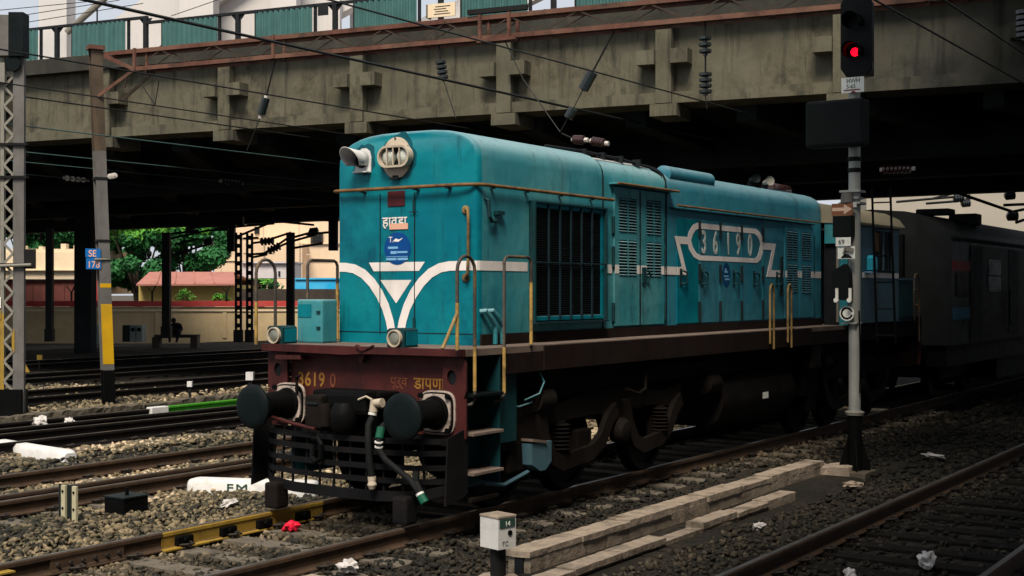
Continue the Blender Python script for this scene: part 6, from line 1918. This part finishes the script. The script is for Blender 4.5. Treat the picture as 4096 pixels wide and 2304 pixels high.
k.add(pts + up, [(0, 1, 2, 3), (6, 9, 8, 7), (3, 2, 5, 4), (9, 10, 11, 8), (0, 6, 7, 1), (1, 7, 8, 2), (2, 8, 11, 5), (0, 3, 9, 6), (3, 4, 10, 9), (4, 5, 11, 10)])
k.build('roof', ROOFR, t)
for u in (395, 440, 490, 540):
    MB().bar(far(ac(u, d) , d - 0.01, zc(717, d) + 0.1), far(ac(u - (u - 470) * 0.12, d + 3.5), d + 3.48, zc(686, d) + 0.13), 0.06, 0.05).build('roof_seam', ROOFR, t)
t = thing('whitewashed_block', far(ac(670, 70), 70, 0), 'small whitewashed block between the dark masts', 'building')
fb(610, 738, 661, 700, 78, 3, 'wall', WHITEW, t)
fb(608, 740, 658, 662, 77.8, 3.3, 'roof_slab', WHITEW, t)
for u in (700, 728):
    fb(u, u + 5, 682, 695, 77.95, 0.049, 'window', SIGSIDE, t)
t = thing('tarpaulin_shelter', far(ac(820, 70), 70, 0), 'bright blue tarpaulin shelter left of the nose', 'shelter')
fb(742, 1000, 702, 727, 71, 0.3, 'tarpaulin', BLUES, t)
fb(742, 1000, 699, 703, 70.9, 2.5, 'tarpaulin_top', BLUES, t)
t = thing('yard_wall', far(ac(730, 69), 69, 0), 'dark brown wall below the blue tarpaulin', 'wall')
fb(600, 1000, 727, 770, 69.5, 0.4, 'wall', BROWNW, t)
# shaded masts and hanging gear under the overpass
def darkmast(u, w, v0, v1, d, lab, cat='mast', lattice=False):
    t = thing('overhead_mast', far(ac(u, d), d, 0), lab, cat, 'dark masts under the overpass')
    ww = w * 3.06e-4 * d
    if lattice:
        for s in (-1, 1):
            MB().obox(far(ac(u, d), d, (zc(v0, d) + zc(v1, d)) / 2) + RT * (s * ww * 0.36), RT, FW, UZ, ww * 0.28, 0.15, zc(v0, d) - zc(v1, d)).build('channel', MASTD, t)
        for i in range(12):
            z = zc(v1, d) + (i + 0.5) * (zc(v0, d) - zc(v1, d)) / 12
            MB().obox(far(ac(u, d), d, z), RT, FW, UZ, ww * 0.5, 0.05, 0.16).build('batten', MASTD, t)
    else:
        MB().obox(far(ac(u, d), d, (zc(v0, d) + zc(v1, d)) / 2), RT, FW, UZ, ww, ww, zc(v0, d) - zc(v1, d)).build('shaft', MASTD, t)
    MB().obox(far(ac(u, d), d, zc(v1, d) + 0.1), RT, FW, UZ, ww * 1.25, ww * 1.25, 0.45).build('foot', MASTD, t)
    return t
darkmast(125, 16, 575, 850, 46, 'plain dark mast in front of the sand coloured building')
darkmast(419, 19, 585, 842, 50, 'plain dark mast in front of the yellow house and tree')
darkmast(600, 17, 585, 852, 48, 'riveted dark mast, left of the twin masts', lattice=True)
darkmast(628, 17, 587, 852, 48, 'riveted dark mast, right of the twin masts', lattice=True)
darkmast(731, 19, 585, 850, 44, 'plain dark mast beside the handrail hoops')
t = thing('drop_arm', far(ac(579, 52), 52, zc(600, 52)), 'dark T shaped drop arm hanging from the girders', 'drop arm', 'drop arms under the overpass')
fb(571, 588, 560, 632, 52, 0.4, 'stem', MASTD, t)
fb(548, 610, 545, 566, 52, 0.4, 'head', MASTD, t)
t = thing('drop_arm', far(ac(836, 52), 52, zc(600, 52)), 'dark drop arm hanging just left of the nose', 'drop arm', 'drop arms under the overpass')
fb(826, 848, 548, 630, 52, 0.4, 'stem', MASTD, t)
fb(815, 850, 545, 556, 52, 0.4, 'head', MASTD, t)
# cantilever brackets in silhouette, each a set of tubes with insulators
def cantilever(d, segs, ins, lab, r=0.045):
    t = thing('cantilever_bracket', far(ac(segs[0][0], d), d, zc(segs[0][1], d)), lab, 'cantilever', 'cantilever brackets of the overhead line')
    for (u0, v0, u1, v1) in segs:
        MB().tube([far(ac(u0, d), d, zc(v0, d)), far(ac(u1, d), d, zc(v1, d))], r, 6).build('tube', MASTD, t)
    for (u0, v0, u1, v1) in ins:
        a, b = far(ac(u0, d), d, zc(v0, d)), far(ac(u1, d), d, zc(v1, d))
        k = MB()
        for i in range(4):
            k.lathe(a.lerp(b, (i + 0.5) / 4), b - a, [(-0.08, 0.05), (-0.02, 0.15), (0.02, 0.15), (0.06, 0.05)], 10)
        k.build('insulator', INSB, t)
    return t
cantilever(46, [(632, 612, 660, 608), (660, 608, 732, 585), (632, 640, 665, 637), (665, 637, 730, 608), (665, 637, 690, 622), (690, 622, 728, 596), (632, 648, 672, 640), (612, 600, 650, 598)], [(655, 608, 690, 606), (675, 632, 705, 618)], 'cantilever bracket between the twin masts and the plain mast')
cantilever(44, [(738, 597, 800, 580), (738, 606, 795, 590), (738, 624, 812, 612), (770, 590, 830, 584)], [(780, 584, 800, 582)], 'cantilever bracket right of the plain mast')
cantilever(48, [(430, 588, 500, 580), (430, 600, 520, 580), (440, 615, 500, 600), (440, 640, 530, 612), (520, 580, 575, 578)], [(470, 578, 490, 576), (515, 612, 535, 606)], 'cantilever bracket in front of the leafy tree')
cantilever(46, [(540, 575, 690, 562), (590, 598, 690, 556), (690, 556, 790, 566), (480, 572, 575, 566)], [], 'long dark strut under the far girder')
D2 = 47
cantilever(D2, [(2255, 508, 2345, 500), (2345, 500, 2440, 492), (2345, 500, 2400, 486), (2330, 512, 2410, 506), (2430, 500, 2446, 498)], [(2400, 500, 2425, 498), (2420, 512, 2440, 510)], 'cantilever bracket in the bright gap above the coach', 0.05)
cantilever(40, [(2525, 516, 2620, 512), (2540, 534, 2620, 518), (2400, 482, 2545, 532), (2555, 560, 2600, 545)], [(2530, 492, 2552, 490), (2535, 544, 2560, 544)], 'cantilever bracket at the right edge above the coach', 0.05)

# cabinets, beam, seated person
t = thing('equipment_cabinet', far(ac(247, 56), 56, GZ), 'plain pale grey cabinet behind the yellow banded mast', 'cabinet', 'grey trackside cabinets')
fb(234, 258, 818, 864, 56, 0.6, 'case', CABG, t)
fb(236, 256, 821, 861, 55.97, 0.028, 'door', CABG, t)
t = thing('equipment_cabinet', far(ac(340, 54), 54, GZ), 'double pale grey cabinet with dark round vents', 'cabinet', 'grey trackside cabinets')
for (a, b) in ((308, 326), (327, 341), (343, 357)):
    c_ = fb(a, b, 818, 860, 54, 0.6, 'case', SIGSIDE if a == 308 else CABG, t)
    if a > 308:
        MB().lathe(far(ac((a + b) / 2, 53.97), 53.97, zc(829, 54)), -FW, [(0, 0.085), (0.015, 0.085)], 16).build('vent', DARK, c_)
t = thing('concrete_beam', far(ac(440, 56), 56, 0), 'long grey concrete beam on the ground by the wall', 'beam')
fb(388, 497, 842, 850, 56, 0.5, 'beam', KERB, t)
MB().obox(far(ac(392, 56), 56.2, 0.02), RT, FW, UZ, 0.3, 0.5, 0.5).build('support', KERB, t)
MB().obox(far(ac(488, 56), 56.2, 0.02), RT, FW, UZ, 0.3, 0.5, 0.5).build('support', KERB, t)
t = thing('yellow_marker', far(ac(103, 40), 40, 0), 'small yellow square marker in the shaded yard', 'marker')
fb(93, 106, 893, 905, 40, 0.06, 'plate', YELD, t)
MB().cyl(far(ac(99, 40), 40.03, -0.4), far(ac(99, 40), 40.03, zc(905, 40)), 0.03).build('post', MASTD, t)
t = thing('yellow_cone', far(ac(66, 26), 26, 0), 'yellow triangular board behind the lattice mast', 'board')
MB().prism([(ac(58, 26.5), zc(936, 26.5)), (ac(76, 26.5), zc(936, 26.5)), (ac(59, 26.5), zc(905, 26.5))], far(0, 26.5, 0), RT, UZ, 0.05).build('board', YELD, t)
MB().obox(far(ac(66, 26.6), 26.6, 0.0), RT, FW, UZ, 0.06, 0.06, 0.5).build('leg', MASTD, t)
for i, (u, v, d, lab) in enumerate(((629, 946, 29, 'white cube marker against the shaded rails'), (478, 966, 27, 'small white tab on the rail right of the mast'))):
    t = thing('rail_marker', far(ac(u, d), d, 0), lab, 'marker', 'small white rail markers')
    s = 0.16 if i == 0 else 0.10
    MB().obox(far(ac(u, d), d, zc(v, d)), RT, FW, UZ, s, s, s * 1.1).build('block', WHITE, t)
    MB().obox(far(ac(u, d), d, (zc(v, d) - 0.3) / 2 - 0.05), RT, FW, UZ, s * 0.5, s * 0.5, max(0.12, zc(v, d) + 0.2)).build('foot', MASTD, t)

def person():
    d = 55.5
    base = far(ac(443, d), d, 0)
    z0 = zc(843, d)
    t = thing('person', (base.x, base.y, z0), 'person in dark clothes sitting hunched on the concrete beam', 'person')
    P = lambda a, b, z: base + RT * a + FW * b + UZ * (z0 + z)
    joints = [P(0, 0.12, 0.10), P(0.02, 0.10, 0.27), P(0.0, 0.0, 0.42), P(-0.03, -0.12, 0.49), P(-0.05, -0.17, 0.53),
              P(0.19, -0.03, 0.42), P(0.28, -0.12, 0.22), P(0.13, -0.36, 0.22), P(0.04, -0.44, 0.25),
              P(-0.20, -0.03, 0.42), P(-0.29, -0.12, 0.22), P(-0.14, -0.36, 0.21), P(-0.06, -0.44, 0.24),
              P(0.12, 0.05, 0.08), P(0.19, -0.40, 0.16), P(0.15, -0.42, -0.22), P(0.14, -0.54, -0.27),
              P(-0.12, 0.05, 0.08), P(-0.20, -0.40, 0.15), P(-0.16, -0.40, -0.22), P(-0.15, -0.52, -0.27)]
    rad = [0.17, 0.165, 0.17, 0.08, 0.06, 0.085, 0.06, 0.048, 0.035, 0.085, 0.06, 0.048, 0.035, 0.11, 0.085, 0.055, 0.045, 0.11, 0.085, 0.055, 0.045]
    ed = [(0, 1), (1, 2), (2, 3), (3, 4), (2, 5), (5, 6), (6, 7), (7, 8), (2, 9), (9, 10), (10, 11), (11, 12), (0, 13), (13, 14), (14, 15), (15, 16), (0, 17), (17, 18), (18, 19), (19, 20)]
    me = bpy.data.meshes.new('body')
    o = wloc(t)
    me.from_pydata([tuple(p - o) for p in joints], ed, [])
    me.materials.append(CLOTH)
    ob = link('body', me, t)
    sk = ob.modifiers.new('skin', 'SKIN')
    for q, r_ in zip(me.skin_vertices[0].data, rad):
        q.radius = (r_, r_)
    me.skin_vertices[0].data[0].use_root = True
    ob.modifiers.new('smooth', 'SUBSURF').levels = 1
    hd = MB().lathe(P(-0.05, -0.220, 0.510), UZ, [(0, 0.05), (0.04, 0.075), (0.11, 0.092), (0.17, 0.088), (0.21, 0.06), (0.23, 0.02)], 14)
    h = hd.build('head', SKIN, t, smooth=60)
    MB().lathe(P(-0.05, -0.205, 0.590), UZ, [(0, 0.098), (0.07, 0.10), (0.12, 0.08), (0.16, 0.03)], 14).build('hair', CLOTH, h, smooth=60)
    MB().cyl(P(-0.05, -0.305, 0.610), P(-0.05, -0.335, 0.600), 0.015, n=6).build('nose', SKIN, h)
    for s in (-1, 1):
        MB().cyl(P(-0.05 + 0.09 * s, -0.220, 0.610), P(-0.05 + 0.105 * s, -0.220, 0.610), 0.025, n=8).build('ear', SKIN, h)
        for f_ in range(4):
            MB().tube([P(0.03 * s + 0.012 * f_ - 0.02, -0.43, 0.28), P(0.02 * s + 0.012 * f_ - 0.02, -0.49, 0.265 - 0.004 * f_), P(0.01 * s + 0.012 * f_ - 0.02, -0.50, 0.235)], 0.008, 5).build('finger', SKIN, t)
        MB().tube([P(0.05 * s, -0.43, 0.29), P(0.035 * s, -0.47, 0.30)], 0.010, 5).build('thumb', SKIN, t)
person()

# trees and wall plants: trunk, limbs and a crown of many leaf-sized faces in clumps
def leaves(name, clumps, n, size, m, parent, seed):
    g = np.random.default_rng(seed)
    C_ = np.array([c[:3] for c in clumps])
    Rr = np.array([c[3] for c in clumps])
    w = Rr ** 2
    idx = g.choice(len(clumps), n, p=w / w.sum())
    dv = g.normal(0, 1, (n, 3))
    dv /= np.linalg.norm(dv, axis=1)[:, None]
    rad = Rr[idx] * (0.55 + 0.5 * g.random(n) ** 0.5)
    pos = C_[idx] + dv * rad[:, None] * np.array([1, 1, 0.8])
    nrm = dv * 0.7 + g.normal(0, 0.5, (n, 3)) + np.array([0, 0, 0.35])
    nrm /= np.linalg.norm(nrm, axis=1)[:, None]
    a = np.cross(nrm, g.normal(0, 1, (n, 3)))
    a /= np.linalg.norm(a, axis=1)[:, None]
    b = np.cross(nrm, a)
    s = size * g.uniform(0.6, 1.3, n)
    V = np.stack([pos - a * s[:, None], pos + b * (s * 0.45)[:, None], pos + a * s[:, None], pos - b * (s * 0.45)[:, None]], 1).reshape(-1, 3)
    V -= np.array(wloc(parent))
    F = np.arange(n * 4).reshape(-1, 4)
    me = bpy.data.meshes.new(name)
    me.from_pydata(V.tolist(), [], F.tolist())
    me.materials.append(m)
    return link(name, me, parent)
def tree(u, d, v_top, v_bot, w, label, seed, n=2600, leaf=0.20, crown_v=None, grp='trees beyond the overpass'):
    g = random.Random(seed)
    base = far(ac(u, d), d, -0.3)
    t = thing('broadleaf_tree', base, label, 'tree', grp)
    zt, zb = zc(v_top, d), zc(v_bot, d)
    hw = w * 3.06e-4 * d / 2
    k = MB()
    k.tube([base, base + UZ * (zb * 0.6) + RT * 0.15, base + UZ * (zb + 0.8) - RT * 0.1, base + UZ * (zb + (zt - zb) * 0.6)], [0.38, 0.28, 0.22, 0.08], 8)
    tk = k.build('trunk', BARK, t, smooth=60)
    cl = []
    for i in range(26):
        a = g.uniform(-1, 1)
        z = g.uniform(0, 1)
        env = math.sqrt(max(0.1, 1 - (2 * z - 0.9) ** 2 * 0.75))
        c = base + RT * (a * hw * env) + FW * g.uniform(-0.8, 0.8) * hw * 0.8
        c.z = zb + (zt - zb) * (0.12 + 0.8 * z)
        cl.append((c.x, c.y, c.z, hw * g.uniform(0.20, 0.36)))
    for c in cl[:9]:
        MB().tube([base + UZ * (zb + 0.4), base.lerp(Vector(c[:3]), 0.6) + UZ * 0.5, Vector(c[:3])], [0.14, 0.08, 0.03], 6).build('limb', BARK, t)
    leaves('crown', cl, n, leaf, LEAFA, t, seed)
    top = sorted(cl, key=lambda c: -c[2])[:12]
    leaves('crown_tips', [(c[0], c[1], c[2] + c[3] * 0.35, c[3] * 0.95) for c in top], n // 2, leaf, LEAFB, t, seed + 1)
    return t
tree(345, 84, 500, 740, 200, 'leafy tree left of the yellow house roof', 21, 7500, 0.21)
tree(470, 86, 510, 690, 200, 'leafy tree above the yellow house roof', 22, 7500, 0.21)
tree(250, 88, 520, 720, 120, 'dark tree hidden behind the sign mast', 23, 4000, 0.21)
tree(90, 105, 540, 640, 190, 'bright tree behind the sand coloured building, left of the dark mast', 24, 6500, 0.22)
tree(185, 104, 530, 640, 170, 'bright tree behind the sand coloured building, right of the dark mast', 25, 6500, 0.22)
tree(650, 84, 690, 745, 90, 'low dark shrub between the masts', 26, 1200, 0.16)
def plant(u, v, d, r, lab, seed):
    base = far(ac(u, d), d, zc(757, 66))
    t = thing('wall_plant', base, lab, 'plant', 'plants growing on the wall')
    g = random.Random(seed)
    cl = []
    for i in range(6):
        c = base + RT * g.uniform(-r, r) + UZ * g.uniform(0.15, 1.0) * r * 1.1
        cl.append((c.x, c.y, c.z, r * 0.45))
        MB().tube([base, Vector(cl[-1][:3])], 0.015, 5).build('stem', BARK, t)
    leaves('foliage', cl, 170, 0.09, LEAFB, t, seed)
plant(474, 745, 66.2, 0.50, 'large leafy plant on top of the wall before the yellow house', 31)
plant(553, 750, 66.2, 0.28, 'smaller plant on the wall left of the twin masts', 32)
plant(566, 752, 66.2, 0.20, 'smallest sprout on the wall by the house corner', 33)

#@@RIGHT
# ------------------------------------------------------------------ unseen roof, wall and coach added on the right to cut the light
PC = thing('shade_roof', (12, -8, 0), 'unseen high roof added right of the view to darken that side', 'shade roof')
MB().box(6.3, 36, -48, 2.49, 9.6, 9.9).build('roof', SOFFIT, PC)  # unseen slabs, stepped to darken the right-hand side
MB().box(3.3, 36, 2.5, 6.0, 9.6, 9.9).build('roof', SOFFIT, PC)
MB().box(2.9, 36, 6.01, 14.6, 9.6, 9.9).build('roof', SOFFIT, PC)
for y in (-40, -28, -16, -4):
    MB().box(13.9, 14.2, y - 0.15, y + 0.15, -0.3, 9.6).build('post', MASTD, PC)
AB = thing('light_block_wall', (8.6, 28, 0), 'unseen solid wall added under the overpass to block side light', 'light blocker')  # added wall, out of view, keeps side light off the coach
MB().box(8.2, 9.0, 17.5, 60, -0.4, 6.44).build('wall', SOFFIT, AB)
NC = thing('passenger_coach', (10.5, 0, 0), 'unseen blue coach added beside the view point to shade the right', 'coach')  # added coach, out of view, blocks sky light from the right
MB().sweep([(9.0 + 1.6 + x, z) for (x, z) in cp_], [-24, 22]).build('body', mat('dark_blue_shade_coach', (0.02, 0.04, 0.09), 0.5, var=0.1), NC)
